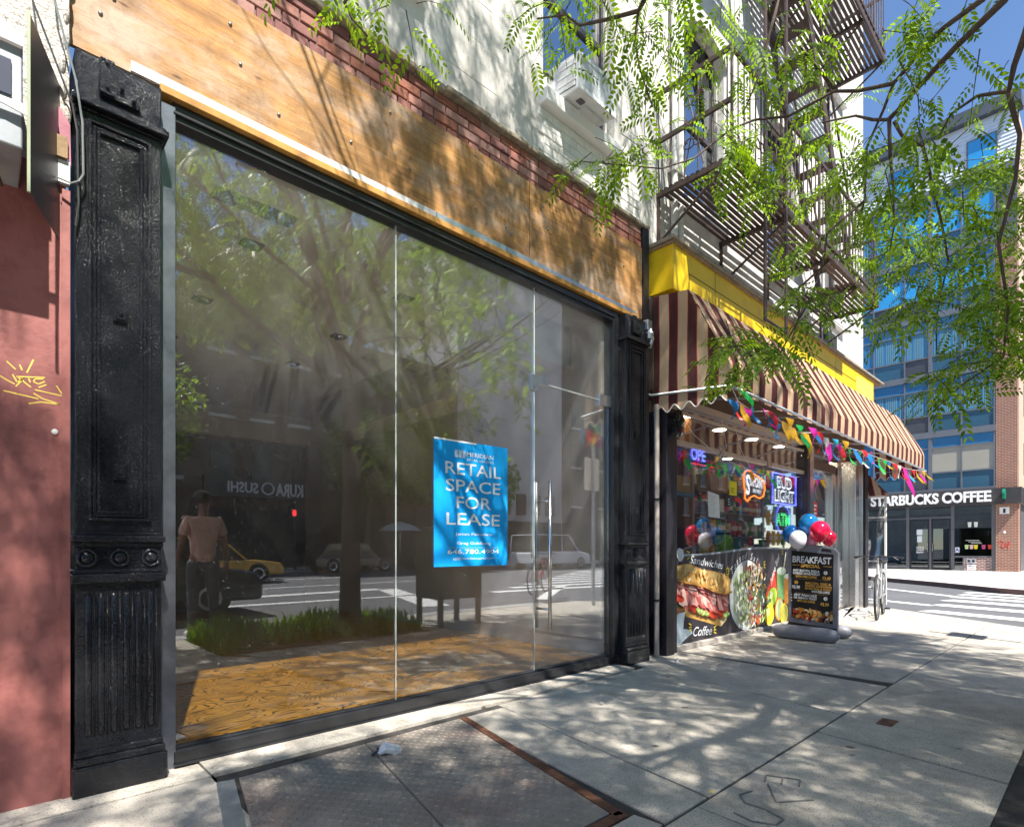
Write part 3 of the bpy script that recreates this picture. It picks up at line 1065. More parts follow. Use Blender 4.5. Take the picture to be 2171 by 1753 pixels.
W1 = (3.36, 4.33, 4.80, 6.75); W2 = (5.58, 6.50, 4.86, 6.92); W3 = (7.75, 8.67, 4.86, 6.92); W4 = (9.95, 10.75, 4.86, 6.92)
WU = [(a, c, 8.7, 10.8) for (a, c) in ((1.2, 2.1), (3.36, 4.33), (5.58, 6.5), (7.75, 8.67), (9.95, 10.75))]
W0 = (1.2, 2.1, 4.86, 6.75)
WS = (9.75, 10.5, 4.24, 4.62)
b = MB()
wall_holes(b, .29, 12.0, 4.242, 16, [W0, W1, W2, W3, W4] + WU, 0, .22, STUC)
b.quad((12.0, 0, 2.6), (12.0, 14, 2.6), (12.0, 14, 16), (12.0, 0, 16), STUC)
b.quad((.29, 14, 16), (.29, 0, 16), (12, 0, 16), (12, 14, 16), STUC)
b.quad((4.78, 0.001, 3.6), (12.0, 0.001, 3.6), (12.0, 0.001, 4.242), (4.78, 0.001, 4.242), STUC)
b.quad((12.0, 7.8, .0), (12.0, 14, .0), (12, 14, 2.6), (12, 7.8, 2.6), STUC)
b.build('stucco_wall', cb)
b = MB()                                   # painted brick courses that show where the stucco has come off below the first window
PB = M('painted_brick', (.74, .72, .68), .85, 0, .12, 9, .5, 40, stain=(.45, .30, .24), ss=7, st=(.66, .74))
for r in range(6):
    x = 3.36 - (.1 if r % 2 else 0)
    while x < 4.7:
        x1 = min(x + .21, 4.72)
        b.box(max(x, 3.30) + .004, x1 - .004, -.010 + rnd.uniform(-.004, .003), .01, 4.25 + r * .07, 4.25 + r * .07 + .064, PB)
        x += .21
b.build('painted_brick', cb, bevel=.004, seg=1)

FRB = M('brown_window_frame', (.045, .04, .045), .5, 0, .3, 8)
FRW = M('grey_window_frame', (.50, .48, .46), .5, 0, .1, 8)
WGL = glass_mat('window_glass', (.32, .36, .40), .42, .7)
CURT = M('white_curtain', (.60, .64, .70), .8, 0, .08, 3, .3, 6, bd=.05)
BLK = M('room_dark', (.02, .022, .028), .9)
def window(hole, arch=True, sill=True, curtain=True, name='window'):
    x0, x1, z0, z1 = hole
    f = MB()
    y0, y1 = .10, .16
    for (a, c, e, g_) in ((x0, x0 + .07, z0, z1), (x1 - .07, x1, z0, z1), (x0 + .07, x1 - .07, z0, z0 + .07), (x0 + .07, x1 - .07, z1 - .14, z1)):
        f.box(a, c, y0, y1, e, g_, FRB)
    zm = (z0 + z1) / 2
    f.box(x0 + .07, x1 - .07, y0 + .01, y1 + .012, zm - .03, zm + .03, FRB)
    f.box(x0 + .025, x0 + .05, y0 - .03, y0, z0, z1, FRW); f.box(x1 - .05, x1 - .025, y0 - .03, y0, z0, z1, FRW)
    fo = f.build(name, cb, bevel=.003)
    p = MB(); p.box(x0 + .07, x1 - .07, .135, .141, z0 + .07, zm - .03, WGL); p.box(x0 + .07, x1 - .07, .128, .134, zm + .03, z1 - .14, WGL)
    p.build('pane', fo)
    if curtain:
        c = MB(); n = 40
        for k in range(n):
            xa, xb = x0 + (x1 - x0) * k / n, x0 + (x1 - x0) * (k + 1) / n
            ya, yb = .26 + .025 * math.sin(k * .9), .26 + .025 * math.sin((k + 1) * .9)
            c.quad((xa, ya, z0), (xb, yb, z0), (xb, yb, z1), (xa, ya, z1), CURT)
        c.build('curtain', fo, smooth=True)
    r = MB(); r.box(x0 - .1, x1 + .1, .5, .52, z0 - .1, z1 + .1, BLK); r.build('room_back', fo)
    if arch:
        a = MB(); n = 14; w_ = x1 - x0
        pl = [(x0, z1 + .001), (x0, z1 - .20)] + [(x0 + w_ * k / n, z1 - .20 + .19 * math.sin(math.pi * k / n) ** .8) for k in range(1, n)] + [(x1, z1 - .20), (x1, z1 + .001)]
        a.prism(pl, ((0, .075, 0), UX, UZ), .07, STUC); a.build('arch_head', fo)
        h = MB()
        pts = [(x0 - .05 + (w_ + .1) * k / n, -.012, z1 - .10 + .21 * math.sin(math.pi * k / n) ** .8) for k in range(n + 1)]
        for p, q in zip(pts[:-1], pts[1:]):
            h.bar(p, q, .05, .13, STUC)
        h.build('hood_mould', fo)
    if sill:
        s = MB(); s.box(x0 - .04, x1 + .07, -.085, .12, z0 - .115, z0 - .002, WHITE); s.build('sill', fo, bevel=.008)
    return fo
window(W1, arch=False); window(W2); window(W3); window(W4); window(W0, arch=False)
for h in WU:
    window(h, arch=True, curtain=False)
b = MB(); b.box(W1[0], W1[0] + .16, .02, .10, 4.80, 5.0, WHITE); b.box(W1[0] + .02, W1[0] + .14, .012, .02, 4.99, 5.01, FRB); b.build('side_infill', cb)
b = MB(); b.box(9.72, 10.48, -.035, -.002, 4.22, 4.62, FRW); b.box(9.78, 10.42, -.040, -.035, 4.27, 4.6, BLK); b.box(9.68, 10.52, -.06, .0, 4.16, 4.218, STUC); b.build('low_window', cb)
b = MB()
for x in (5.30, 5.42):
    b.tube([(x, -.05, 4.25), (x, -.05, 12)], .035, M('white_drain', (.66, .65, .62), .6, 0, .1), 12)
for z in (5.0, 7.2, 9.4):
    b.box(5.24, 5.48, -.09, 0, z, z + .03, FRW)
b.build('drain_pipe', cb, smooth=False)
b = MB(); b.bar((4.5, -.02, 16.1), (12.2, -.02, 16.1), .5, .3, STUC); b.build('cornice', cb)

# ================================================================ AIR CONDITIONER
ac = thing('air_conditioner', 'white window air conditioner sticking out above the brick band', 'air conditioner', (3.85, -.2, 4.75))
ACW = M('white_appliance', (.72, .73, .74), .4, 0, .05, 4, stain=(.55, .53, .50), ss=3)
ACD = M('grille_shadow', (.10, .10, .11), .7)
def acp(x, y, z):        # tilts a little outwards
    return (x, y, z + .12 * y)
def acbox(b, x0, x1, y0, y1, z0, z1, m):
    b.add([acp(x, y, z) for z in (z0, z1) for y in (y0, y1) for x in (x0, x1)],
          [(0, 2, 3, 1), (4, 5, 7, 6), (0, 1, 5, 4), (2, 6, 7, 3), (0, 4, 6, 2), (1, 3, 7, 5)], m)
AX0, AX1, AY, AZ0, AZ1 = 3.52, 4.01, -.24, 4.82, 5.12
b = MB(); acbox(b, AX0, AX1, AY, .2, AZ0, AZ1, ACW); b.build('casing', ac, bevel=.01)
b = MB()
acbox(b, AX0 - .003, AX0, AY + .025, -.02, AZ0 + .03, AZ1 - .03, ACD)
for k in range(22):
    y = AY + .03 + k * .0085
    acbox(b, AX0 - .010, AX0 - .002, y, y + .0042, AZ0 + .035, AZ1 - .035, ACW)
for k in range(3):
    acbox(b, AX0 - .012, AX0 - .002, AY + .022, -.02, AZ0 + .08 + k * .065, AZ0 + .088 + k * .065, ACW)
b.build('side_grille', ac)
b = MB()
acbox(b, AX0 + .03, AX1 - .03, AY - .003, AY, AZ0 + .03, AZ1 - .03, M('coil_grey', (.42, .45, .48), .5, .3, .15, 20))
for k in range(39):
    x = AX0 + .035 + k * .0107
    acbox(b, x, x + .003, AY - .007, AY - .002, AZ0 + .03, AZ1 - .03, ACW)
for (a, c, e, f) in ((AX0, AX0 + .03, AZ0, AZ1), (AX1 - .03, AX1, AZ0, AZ1), (AX0 + .03, AX1 - .03, AZ0, AZ0 + .03), (AX0 + .03, AX1 - .03, AZ1 - .03, AZ1)):
    acbox(b, a, c, AY - .012, AY - .001, e, f, ACW)
b.build('rear_grille', ac)
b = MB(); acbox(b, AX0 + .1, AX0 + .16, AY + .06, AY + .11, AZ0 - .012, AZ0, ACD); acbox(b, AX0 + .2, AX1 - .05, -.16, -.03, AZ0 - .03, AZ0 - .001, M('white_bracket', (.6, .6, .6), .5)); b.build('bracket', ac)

# ================================================================ FIRE ESCAPE
fe = thing('fire_escape', 'rusty brown iron fire escape with slatted balconies over the yellow sign', 'fire escape', (7.4, -.4, 4.6))
def deck(z, x0, x1, hole=None):
    b = MB(); n = 13
    for k in range(n):
        y = -.05 - k * .058
        segs = [(x0, x1)] if not (hole and -.62 < y < -.12) else [(x0, hole[0]), (hole[1], x1)]
        for (a, c) in segs:
            b.box(a, c, y - .019, y + .019, z - .006, z + .006, FIRE)
    b.build('deck_slats', fe)
    b = MB()
    xs_ = [x0 + .02, x0 + (x1 - x0) * .29, x0 + (x1 - x0) * .57, x0 + (x1 - x0) * .8, x1 - .02]
    for x in xs_:
        b.box(x - .02, x + .02, -.80, .0, z - .055, z - .008, FIRE)
    b.box(x0, x1, -.81, -.785, z - .05, z + .03, FIRE)
    b.build('cross_beams', fe)
    for x in xs_:
        b = MB()
        b.tube([(x, -.76, z - .05), (x + .02, -.01, z - .5 if x < x1 - .3 else z - .45)], .014, FIRE, 6)
        b.box(x - .012, x + .012, -.03, .0, z - .5, z - .05, FIRE)
        b.build('brace', fe)
    b = MB()
    for (p, q) in (((x0, -.005, z + .98), (x0, -.8, z + .98)), ((x0, -.8, z + .98), (x1, -.8, z + .98)), ((x1, -.8, z + .98), (x1, -.005, z + .98)),
                   ((x0, -.005, z + .5), (x0, -.8, z + .5)), ((x0, -.8, z + .1), (x1, -.8, z + .1))):
        b.bar(p, q, .03, .04, FIRE)
    b.build('rail', fe)
    b = MB()
    k = 0
    x = x0
    while x <= x1 + .01:
        r = .016 if k % 9 == 0 else .0075
        b.tube([(x, -.8, z), (x, -.8, z + .98)], r, FIRE, 6)
        x += .125; k += 1
    for xx in (x0, x1):
        for j in range(6):
            b.tube([(xx, -.03 - j * .145, z), (xx, -.03 - j * .145, z + .98)], .0075, FIRE, 6)
    b.build('baluster', fe)
    for yc in (-.42,):
        for (dz, sgn) in ((.30, 1), (.30, -1), (.72, 1), (.72, -1)):
            b = MB()
            pts = [(x0, yc + sgn * (.05 + .055 * math.cos(a)) , z + dz + .06 * math.sin(a) * (1 - a / 14)) for a in np.linspace(0, 7.5, 22)]
            b.tube(pts, .0065, FIRE, 6); b.build('scroll', fe)
        b = MB()
        b.tube([(x0, -.32, z + .05), (x0, -.42, z + .5), (x0, -.32, z + .95)], .007, FIRE, 6)
        b.tube([(x0, -.52, z + .05), (x0, -.42, z + .5), (x0, -.52, z + .95)], .007, FIRE, 6); b.build('bowed_bars', fe)
    for xc in np.arange(x0 + .6, x1, 1.1):
        for sgn in (1, -1):
            b = MB()
            pts = [(xc + sgn * (.05 + .055 * math.cos(a)), -.8, z + .35 + .06 * math.sin(a) * (1 - a / 14)) for a in np.linspace(0, 7.5, 22)]
            b.tube(pts, .0065, FIRE, 6); b.build('scroll', fe)
deck(4.70, 5.03, 9.75, (7.9, 8.6))
deck(8.55, 5.03, 10.1, (6.2, 6.9))
b = MB()
for y in (-.18, -.62):
    b.bar((9.3, y, 4.72), (6.9, y, 8.5), .03, .15, FIRE)
for k in range(14):
    q = (k + .6) / 14
    b.box(9.3 - 2.4 * q - .09, 9.3 - 2.4 * q + .09, -.61, -.19, 4.72 + 3.78 * q - .008, 4.72 + 3.78 * q + .008, FIRE)
for y in (-.18, -.62):
    b.tube([(9.3, y, 5.55), (6.9, y, 9.3)], .015, FIRE, 6)
b.build('stair', fe)
b = MB()
for x in (5.66, 6.18):
    b.bar((x, -.84, 3.32), (x, -.84, 7.6), .045, .02, FIRE, up=(0, 1, 0))
for k in range(13):
    z = 3.34 + k * .33
    b.tube([(5.66, -.84, z), (6.18, -.84, z)], .0085 if k else .014, FIRE, 6)
b.build('drop_ladder', fe)

# ================================================================ DELI: SIGN BOX, AWNING, SHOPFRONT
YEL = M('yellow_enamel', (.80, .53, .004), .5, 0, .10, 3, .04, 20, stain=(.62, .40, .01), ss=5, st=(.55, .75))
sb = thing('sign_box', 'blank yellow sign box along the wall above the striped awning', 'sign', (8, -.2, 3.6))
b = MB(); b.box(4.90, 11.6, -.27, -.003, 3.60, 4.03, YEL); b.build('body', sb)
b = MB()
for x in (5.75, 7.2, 8.35, 9.6, 10.8):
    b.box(x - .004, x + .004, -.2715, -.27, 3.62, 4.025, M('seam_dark', (.16, .11, .01), .7))
b.box(5.2, 5.21, -.274, -.27, 3.62, 3.84, M('seam_dark', (.16, .11, .01), .7)); b.box(5.21, 10.6, -.274, -.27, 3.832, 3.84, M('seam_dark', (.16, .11, .01), .7))
b.build('panel_seam', sb)
b = MB(); b.box(10.6, 11.55, -.276, -.27, 3.63, 3.95, M('fresh_yellow', (.85, .62, .10), .5)); b.build('newer_panel', sb)
b = MB(); b.box(4.88, 11.9, -.295, -.0, 4.03, 4.062, OLDW); b.box(4.86, 12.1, -.315, -.0, 4.062, 4.10, M('grey_cornice', (.30, .25, .20), .9, 0, .4, 10, .4, 40)); b.build('wooden_cap', sb, bevel=.006)

aw = thing('awning', 'brown and tan striped awning with a scalloped edge over the deli', 'awning', (8.5, -.5, 2.4))
SX = stripe_mat('awning_stripe_front', 'X', .285, .25)
SY = stripe_mat('awning_stripe_side', 'Y', .205, .1)
AX, AE = 4.90, 12.6
prof = [(-.45, 3.47), (-.89, 2.74), (-.90, 2.47)]
b = MB(); n = 60
rows = []
for (y, z) in [(-.435, 3.53), (-.53, 3.35), (-.63, 3.16), (-.73, 2.97), (-.80, 2.83), (-.825, 2.755), (-.822, 2.63), (-.815, 2.51)]:
    rows.append([(AX + (AE - AX) * k / n, y + .008 * math.sin(k * 1.3 + z * 5) * (1 if -.81 < y < -.45 else .3), z - .012 * abs(math.sin(k * .42)) * (1 if y < -.5 and z > 2.8 else 0)) for k in range(n + 1)])
vs = [p for r in rows for p in r]
fs = [(i * (n + 1) + k, (i + 1) * (n + 1) + k, (i + 1) * (n + 1) + k + 1, i * (n + 1) + k + 1) for i in range(len(rows) - 1) for k in range(n)]
b.add(vs, fs, SX)
b.quad((AX, -.05, 3.58), (AE, -.05, 3.58), (AE, -.435, 3.53), (AX, -.435, 3.53), SX)
b.build('front_cloth', aw, smooth=False)
def scallop(b, p, q, N, mat, trim, z0=2.47, dz=.115, amp=.032):
    P, Q = Vector(p), Vector(q)
    m = N * 10
    bot, top = [], []
    for k in range(m + 1):
        t_ = k / m
        c = P.lerp(Q, t_)
        zz = z0 - dz - amp * math.cos(2 * math.pi * N * t_) * 1.0
        bot.append((c.x, c.y, zz)); top.append((c.x, c.y, z0))
    b.add(top + bot, [(k, k + 1, m + 2 + k, m + 1 + k) for k in range(m)], mat)
    tr = MB(); tr.tube(bot, .006, trim, 5)
    return tr
TRIM = flat('white_piping', (.72, .70, .66))
b = MB(); t1 = scallop(b, (AX - .002, -.82, 0), (AX - .002, -.06, 0), 5, SY, TRIM, z0=2.55); b.build('side_valance', aw); t1.build('piping', aw)
b = MB(); t1 = scallop(b, (AE, -.82, 0), (AE, -.06, 0), 5, SY, TRIM, z0=2.51); b.build('side_valance', aw); t1.build('piping', aw)
for xx, nm in ((AX, 'side_cloth'), (AE, 'side_cloth')):
    b = MB(); ny, nz = 14, 12
    vs, fs = [], []
    for i in range(ny + 1):
        y = -.04 - .785 * i / ny
        zt = 3.58 - .05 * min(1, (-.04 - y) / .395) if y > -.435 else 3.53 + (y + .435) * (.775 / .39)
        for j in range(nz + 1):
            z = 2.52 + (zt - 2.52) * j / nz
            vs.append((xx + .012 * math.sin(y * 9 + z * 3) * math.sin(math.pi * j / nz), y, z))
    for i in range(ny):
        for j in range(nz):
            a = i * (nz + 1) + j
            fs.append((a, a + 1, a + nz + 2, a + nz + 1))
    b.add(vs, fs, SY); b.build(nm, aw, smooth=True)
b = MB()
b.tube([(AX - .25, -.02, 2.61), (AX - .01, -.04, 2.60), (AX - .012, -.845, 2.53), (AE + .01, -.845, 2.49), (AE + .01, -.06, 2.53)], .014, GALV, 8)
b.build('frame_rod', aw, smooth=True)
b = MB()
for x in np.arange(AX + .6, AE, 1.2):
    b.tube([(x, -.05, 2.66), (x, -.82, 2.54)], .012, GALV, 6)
b.build('arm', aw)
# side awning round the corner
b = MB(); b.add([(12.02, -.10, 2.42), (12.02, 3.5, 2.42), (12.35, 3.5, 2.03), (12.35, -.36, 2.03), (12.02, -.36, 2.03)], [(0, 1, 2, 3), (0, 3, 4)], SY); b.build('corner_cloth', aw)

dl = thing('deli_shopfront', 'deli front with plate windows, steel door frame and goods inside', 'shopfront', (8.3, -.05, 0))
DBLK = iron_mat('dark_post_paint', (.016, .014, .02), .4, 60, .3)
BRZ = M('bronze_frame', (.15, .115, .10), .35, .8, .2, 8)
TAN = M('tan_aluminium', (.52, .45, .38), .45, .3, .1, 8)
b = MB(); b.box(4.97, 5.12, -.16, .2, .0, 2.44, DBLK); b.box(4.70, 4.80, -.07, .1, 0, 4.2, DBLK); b.box(4.665, 4.70, -.02, .1, 0, 4.2, M('old_red_brick', (.16, .07, .06), .9, 0, .5, 16, .4, 40))
b.box(5.12, 5.235, -.12, .2, 0, 2.5, DBLK)
b.build('post', dl, bevel=.005)
b = MB(); b.tube([(4.90, -.09, .0), (4.90, -.09, 2.5)], .026, M('light_pipe', (.46, .40, .36), .45, .4, .2, 6), 12)
for z in (.55, 1.55):
    b.tube([(4.90, -.09, z), (4.90, -.09, z + .02)], .034, DBLK, 12)
b.build('conduit_pipe', dl, smooth=False)
b = MB(); b.box(4.9, 11.9, -.05, .3, 2.66, 3.58, M('soffit_dark', (.10, .07, .05), .8)); b.box(5.235, 8.9, -.07, .05, 2.60, 2.66, TAN); b.box(5.235, 8.9, -.06, -.03, 2.50, 2.53, TAN); b.build('header', dl)
b = MB()
for (a, c) in ((5.27, 6.30), (6.40, 7.62), (7.78, 8.95)):
    b.box(a, c, -.045, .0, 2.175, 2.225, TAN)
b.build('transom_bar', dl, bevel=.004)
DGL = glass_mat('deli_glass', (.97, .97, .97), .025, .55)
for (a, c) in ((5.25, 6.52), (6.53, 7.60), (7.61, 8.94)):
    b = MB(); b.box(a, c, -.012, -.006, .0, 2.6, DGL); b.build('pane', dl)
b = MB(); b.box(5.236, 5.25, -.03, .0, 1.0, 2.6, M('blue_edge', (.05, .40, .60), .4)); b.build('edge_strip', dl)
# door bay
b = MB()
b.box(8.95, 9.06, -.09, .08, 0, 2.62, M('dark_steel_frame', (.06, .055, .06), .35, .8)); b.box(9.06, 9.24, -.08, .06, 0.02, 2.62, STEEL)
b.box(9.24, 10.26, -.07, .05, 2.28, 2.42, BRZ); b.box(10.10, 10.24, -.07, .05, 0.02, 2.28, STEEL); b.box(10.34, 10.46, -.08, .06, 0.02, 2.62, STEEL)
b.box(9.24, 10.46, -.06, .05, 2.52, 2.6, BRZ); b.box(10.24, 10.34, -.04, .02, .0, 2.28, STEEL)
b.build('door_frame', dl, bevel=.004)
b = MB(); b.box(9.25, 10.095, -.02, -.014, .12, 2.27, DGL); b.box(9.25, 10.095, -.045, .0, .03, .12, STEEL); dd = b.build('door', dl)
b = MB(); b.tube([(10.02, -.10, .85), (10.02, -.10, 1.25)], .012, STEEL, 10); b.tube([(10.02, -.1, .9), (10.02, -.02, .9)], .01, STEEL, 8); b.tube([(10.02, -.1, 1.2), (10.02, -.02, 1.2)], .01, STEEL, 8); b.build('handle', dd)
b = MB(); b.box(10.46, 11.1, -.02, -.014, .05, 2.6, DGL); b.build('side_pane', dl)
b = MB(); b.box(11.12, 11.30, -.12, .1, -.0, 2.6, STEEL); b.box(11.30, 11.62, -.10, .1, -.0, 2.6, M('ribbed_steel', (.34, .33, .33), .3, 1, .3, 3))
for k in range(4):
    b.box(11.315 + k * .08, 11.345 + k * .08, -.115, -.1, 0, 2.6, STEEL)
b.box(11.62, 11.75, -.14, .12, 0, 2.6, DBLK); b.box(11.78, 11.95, -.10, .12, 0, 2.6, DBLK)
b.build('corner_column', dl, bevel=.006)
b = MB()
pts = [(9.0, -.02)] + [(9.9 + 1.55 * math.cos(a) * .98, .35 - .95 * math.sin(a)) for a in np.linspace(math.pi * .86, math.pi * .12, 16)] + [(11.6, -.02)]
b.prism(pts, ((0, 0, .0), UX, UY), .035, M('worn_step', (.42, .40, .37), .8, 0, .2, 5, .2, 60)); b.build('door_step', dl)
b = MB(); b.box(5.2, 8.95, -.11, .05, .0, .055, M('stone_plinth', (.34, .31, .28), .85, 0, .3, 8, .3, 60)); b.build('plinth', dl, bevel=.006)
# interior shell
WD = M('deli_brown_wood', (.20, .09, .035), .6, 0, .35, 3, .1, 20)
b = MB(); b.box(5.24, 11.2, .1, 5.0, -.02, .06, M('deli_floor', (.20, .15, .12), .5)); b.build('interior_floor', dl)
b = MB(); b.box(5.24, 11.9, .3, 5.0, 2.75, 2.85, WD); b.build('interior_ceiling', dl)
b = MB(); b.box(5.24, 11.9, 5.0, 5.1, 0, 2.85, M('deli_back_wall', (.12, .08, .06), .8, 0, .4, 2)); b.box(5.13, 5.24, .2, 5.0, 0, 2.85, M('deli_side_wall', (.36, .30, .22), .8)); b.build('interior_wall', dl)
LAMP = M('lamp_glow', (1, .86, .62), .5, 0, 0, emit=16)
for (x, y) in ((6.35, .35), (7.4, .5), (8.4, .5), (9.3, .45), (10.1, .4), (6.9, 1.5), (8.3, 1.6), (9.9, 1.6), (7.6, 3.0), (9.6, 3.2)):
    b = MB(); b.lathe([(.12, 2.695), (.14, 2.72), (.14, 2.75)], (x, y, 0), M('lamp_rim', (.4, .35, .3), .4), 18)
    b.lathe([(.001, 2.685), (.07, 2.686), (.085, 2.6945)], (x, y, 0), LAMP, 18)
    b.build('ceiling_lamp', dl)
b = MB(); b.box(6.32, 6.50, .42, .6, .06, 2.75, WD); b.box(6.50, 6.535, .40, .62, .06, 2.2, M('cream_trim', (.52, .46, .36), .6)); b.build('wood_post', dl)
b = MB(); b.box(5.3, 8.9, .12, .62, .94, 1.0, M('counter_top', (.16, .12, .10), .35)); b.box(5.3, 8.9, .16, .6, .06, .94, M('counter_front', (.10, .08, .07), .6)); b.build('counter', dl)

# shelving
sh = thing('shelf_rack', 'long dark shelf rack full of goods inside the deli', 'shelf', (8, 1.5, .06))
b = MB()
for z in (.45, .85, 1.25, 1.65, 2.05):
    b.box(5.7, 10.9, 1.25, 1.6, z, z + .025, M('shelf_board', (.14, .10, .08), .5))
b.build('shelf', sh)
b = MB()
for x in np.arange(5.7, 11, 1.04):
    b.box(x - .02, x + .02, 1.56, 1.6, .06, 2.4, DBLK)
b.box(5.7, 10.9, 1.6, 1.615, .06, 2.4, DBLK)
b.build('upright', sh)
COL = [('red', (.50, .03, .03)), ('yellow', (.72, .48, .03)), ('green', (.05, .28, .06)), ('blue', (.03, .13, .45)), ('white', (.66, .64, .60)), ('orange', (.65, .22, .03)), ('teal', (.02, .30, .30))]
def proto_bag(cn, c):
    b = MB(); n = 8; vs, fs = [], []
    for s in (1, -1):
        for i in range(n + 1):
            for j in range(n + 1):
                u, v_ = i / n, j / n
                vs.append(((u - .5) * .17, s * .04 * (math.sin(math.pi * u) * math.sin(math.pi * v_)) ** .6, v_ * .24))
    for s in range(2):
        for i in range(n):
            for j in range(n):
                a = s * (n + 1) ** 2 + i * (n + 1) + j
                fs.append((a, a + 1, a + n + 2, a + n + 1))
    m = M('bag_' + cn, c, .3, 0, .1, 12)
    b.add(vs, fs, m); b.box(-.06, .06, -.043, -.034, .09, .16, M('bag_label', (.75, .70, .6), .5))
    return b
def proto_bottle(cn, c):
    b = MB(); b.lathe([(.03, 0), (.034, .01), (.034, .15), (.014, .20), (.013, .235)], (0, 0, 0), M('bottle_' + cn, c, .12, 0, .1, 12), 10)
    b.lathe([(.016, .235), (.016, .255)], (0, 0, 0), M('bag_label', (.75, .70, .6), .5), 8); b.lathe([(.0348, .05), (.0348, .11)], (0, 0, 0), M('bag_label', (.75, .70, .6), .5), 10)
    return b
def proto_carton(cn, c):
    b = MB(); b.box(-.055, .055, -.03, .03, 0, .20, M('carton_' + cn, c, .5, 0, .1, 12)); b.box(-.045, .045, -.0315, -.03, .10, .16, M('bag_label', (.75, .70, .6), .5))
    return b
PR = []
for kind, fn in (('snack_bag', proto_bag), ('bottle', proto_bottle), ('carton', proto_carton)):
    for cn, c in COL:
        PR.append((kind, cn, fn(cn, c)))
first = {}
def put(i, x, y, z, lab, grp, s=1.0):
    kind, cn, mb = PR[i]
    key = (i, grp)
    if i not in first:
        o = mb.build(kind, origin=(0, 0, 0)); first[i] = o
    else:
        o = first[i].copy(); C.objects.link(o)
    o.location = (x, y, z); o.rotation_euler = (0, 0, rnd.uniform(-.25, .25)); o.scale = (s, s, s)
    tag(o, lab % (cn, kind.replace('_', ' ')), kind.replace('_', ' '), grp)
r2 = random.Random(4)
for zi, z in enumerate((.875, 1.275, 1.675, 2.075)):
    x = 5.8
    while x < 10.8:
        i = r2.randrange(7) + 7 * r2.choice([0, 1, 1, 2] if z > 1 else [0, 2])
        put(i, x, 1.36 + r2.uniform(-.04, .04), z, '%s %s standing on the shelf rack deep inside the deli', 'goods on the deli shelf rack', 1.15)
        x += r2.uniform(.10, .16) if PR[i][0] != 'snack_bag' else .2
# a rail of snack bags behind the door glass
hr = MB()
for z in (1.45, 1.78, 2.11):
    hr.box(9.35, 10.2, .72, .745, z + .25, z + .262, STEEL)
for x in (9.36, 10.19):
    hr.box(x - .012, x + .012, .72, .745, .06, 2.4, STEEL)
tag(hr.build('display_rack'), 'thin steel rack with hanging snack bags behind the deli door', 'rack')
for z in (.72, 1.12, 1.45, 1.78, 2.11):
    for k in range(4):
        put(r2.randrange(7), 9.46 + k * .2, .69, z, '%s %s hanging on the rack behind the deli door', 'snack bags behind the deli door')
# things on the window counter
for k, (x, i) in enumerate([(5.55, 9), (5.75, 18), (6.0, 11), (6.62, 15), (6.72, 8), (6.82, 12), (7.55, 20), (7.72, 10), (8.2, 7), (8.35, 16), (8.5, 13), (8.7, 19)]):
    put(i, x, .32 + .05 * (k % 3), 1.0, '%s %s standing on the deli window counter', 'goods on the deli window counter')
b = MB(); b.lathe([(.10, 1.0), (.115, 1.02), (.115, 1.2), (.09, 1.235), (.09, 1.25)], (7.1, .30, 0), M('lime_jar', (.25, .60, .03), .15, 0, .3, 20), 18); b.lathe([(.1, 1.25), (.1, 1.28)], (7.1, .3, 0), DBLK, 18)
tag(b.build('jar'), 'big lime green jar with a black lid on the deli window counter', 'jar')
b = MB(); b.box(5.98, 6.36, .36, .41, 1.74, 1.95, M('ochre_box', (.48, .27, .04), .6)); b.box(5.99, 6.35, .35, .36, 1.75, 1.94, M('ochre_box_light', (.6, .40, .10), .6)); b.box(5.94, 6.36, .30, .42, 1.70, 1.735, flat('cyan_strip', (.05, .35, .55)))
tag(b.build('display_box'), 'ochre display box with a cyan strip hanging in the deli window', 'box')
b = MB(); b.prism([(6.62, 1.80), (6.92, 1.80), (6.95, 2.02), (6.56, 2.0)], ((0, .40, 0), UX, UZ), .18, M('kraft_box', (.50, .38, .22), .7)); b.box(6.96, 7.14, .26, .42, 1.80, 2.03, M('ochre_box', (.48, .27, .04), .6))
tag(b.build('display_box'), 'pale kraft and ochre cardboard box hanging behind the white paper notice', 'box')

# notices on the glass
NB = ((0, -.0135, 0), UX, UZ)
INK = flat('ink_black', (.02, .02, .02)); NWHT = flat('notice_white', (.72, .76, .74)); NRED = flat('notice_red', (.70, .03, .03))
b = MB(); b.box(6.62, 6.81, -.0135, -.0125, 1.72, 1.89, flat('notice_yellow', (.80, .72, .02)))
for k, wd in enumerate((.10, .07, .09)):
    b.box(6.65, 6.65 + wd, -.0145, -.0135, 1.80 - k * .025, 1.808 - k * .025, INK)
tag(b.build('notice'), 'small yellow notice taped to the deli window', 'notice')
b = MB(); b.prism([(6.08, 1.73), (6.35, 1.70), (6.37, 1.43), (6.10, 1.435)][::-1], ((0, -.0135, 0), UX, UZ), -.001, NWHT)
for k in range(9):
    b.box(6.12, 6.30 - .03 * (k % 3), -.0157, -.0147, 1.68 - k * .025, 1.684 - k * .025, flat('ink_grey', (.4, .42, .42)))
tag(b.build('notice'), 'long white paper notice taped to the deli window', 'notice')
b = MB(); b.box(6.50, 6.64, -.0135, -.0125, 1.575, 1.72, INK)
for k in range(3):
    b.box(6.58, 6.62, -.0145, -.0135, 1.60 + k * .03, 1.61 + k * .03, NWHT)
tag(b.build('sticker'), 'narrow black sticker with white marks on the deli window', 'sticker')
b = MB(); b.prism([(6.76, 1.70), (6.94, 1.69), (6.95, 1.62), (6.90, 1.60), (6.87, 1.64), (6.76, 1.66)], ((0, -.0125, 0), UX, UZ), .001, NRED); tag(b.build('sticker'), 'torn red sticker on the deli window', 'sticker')
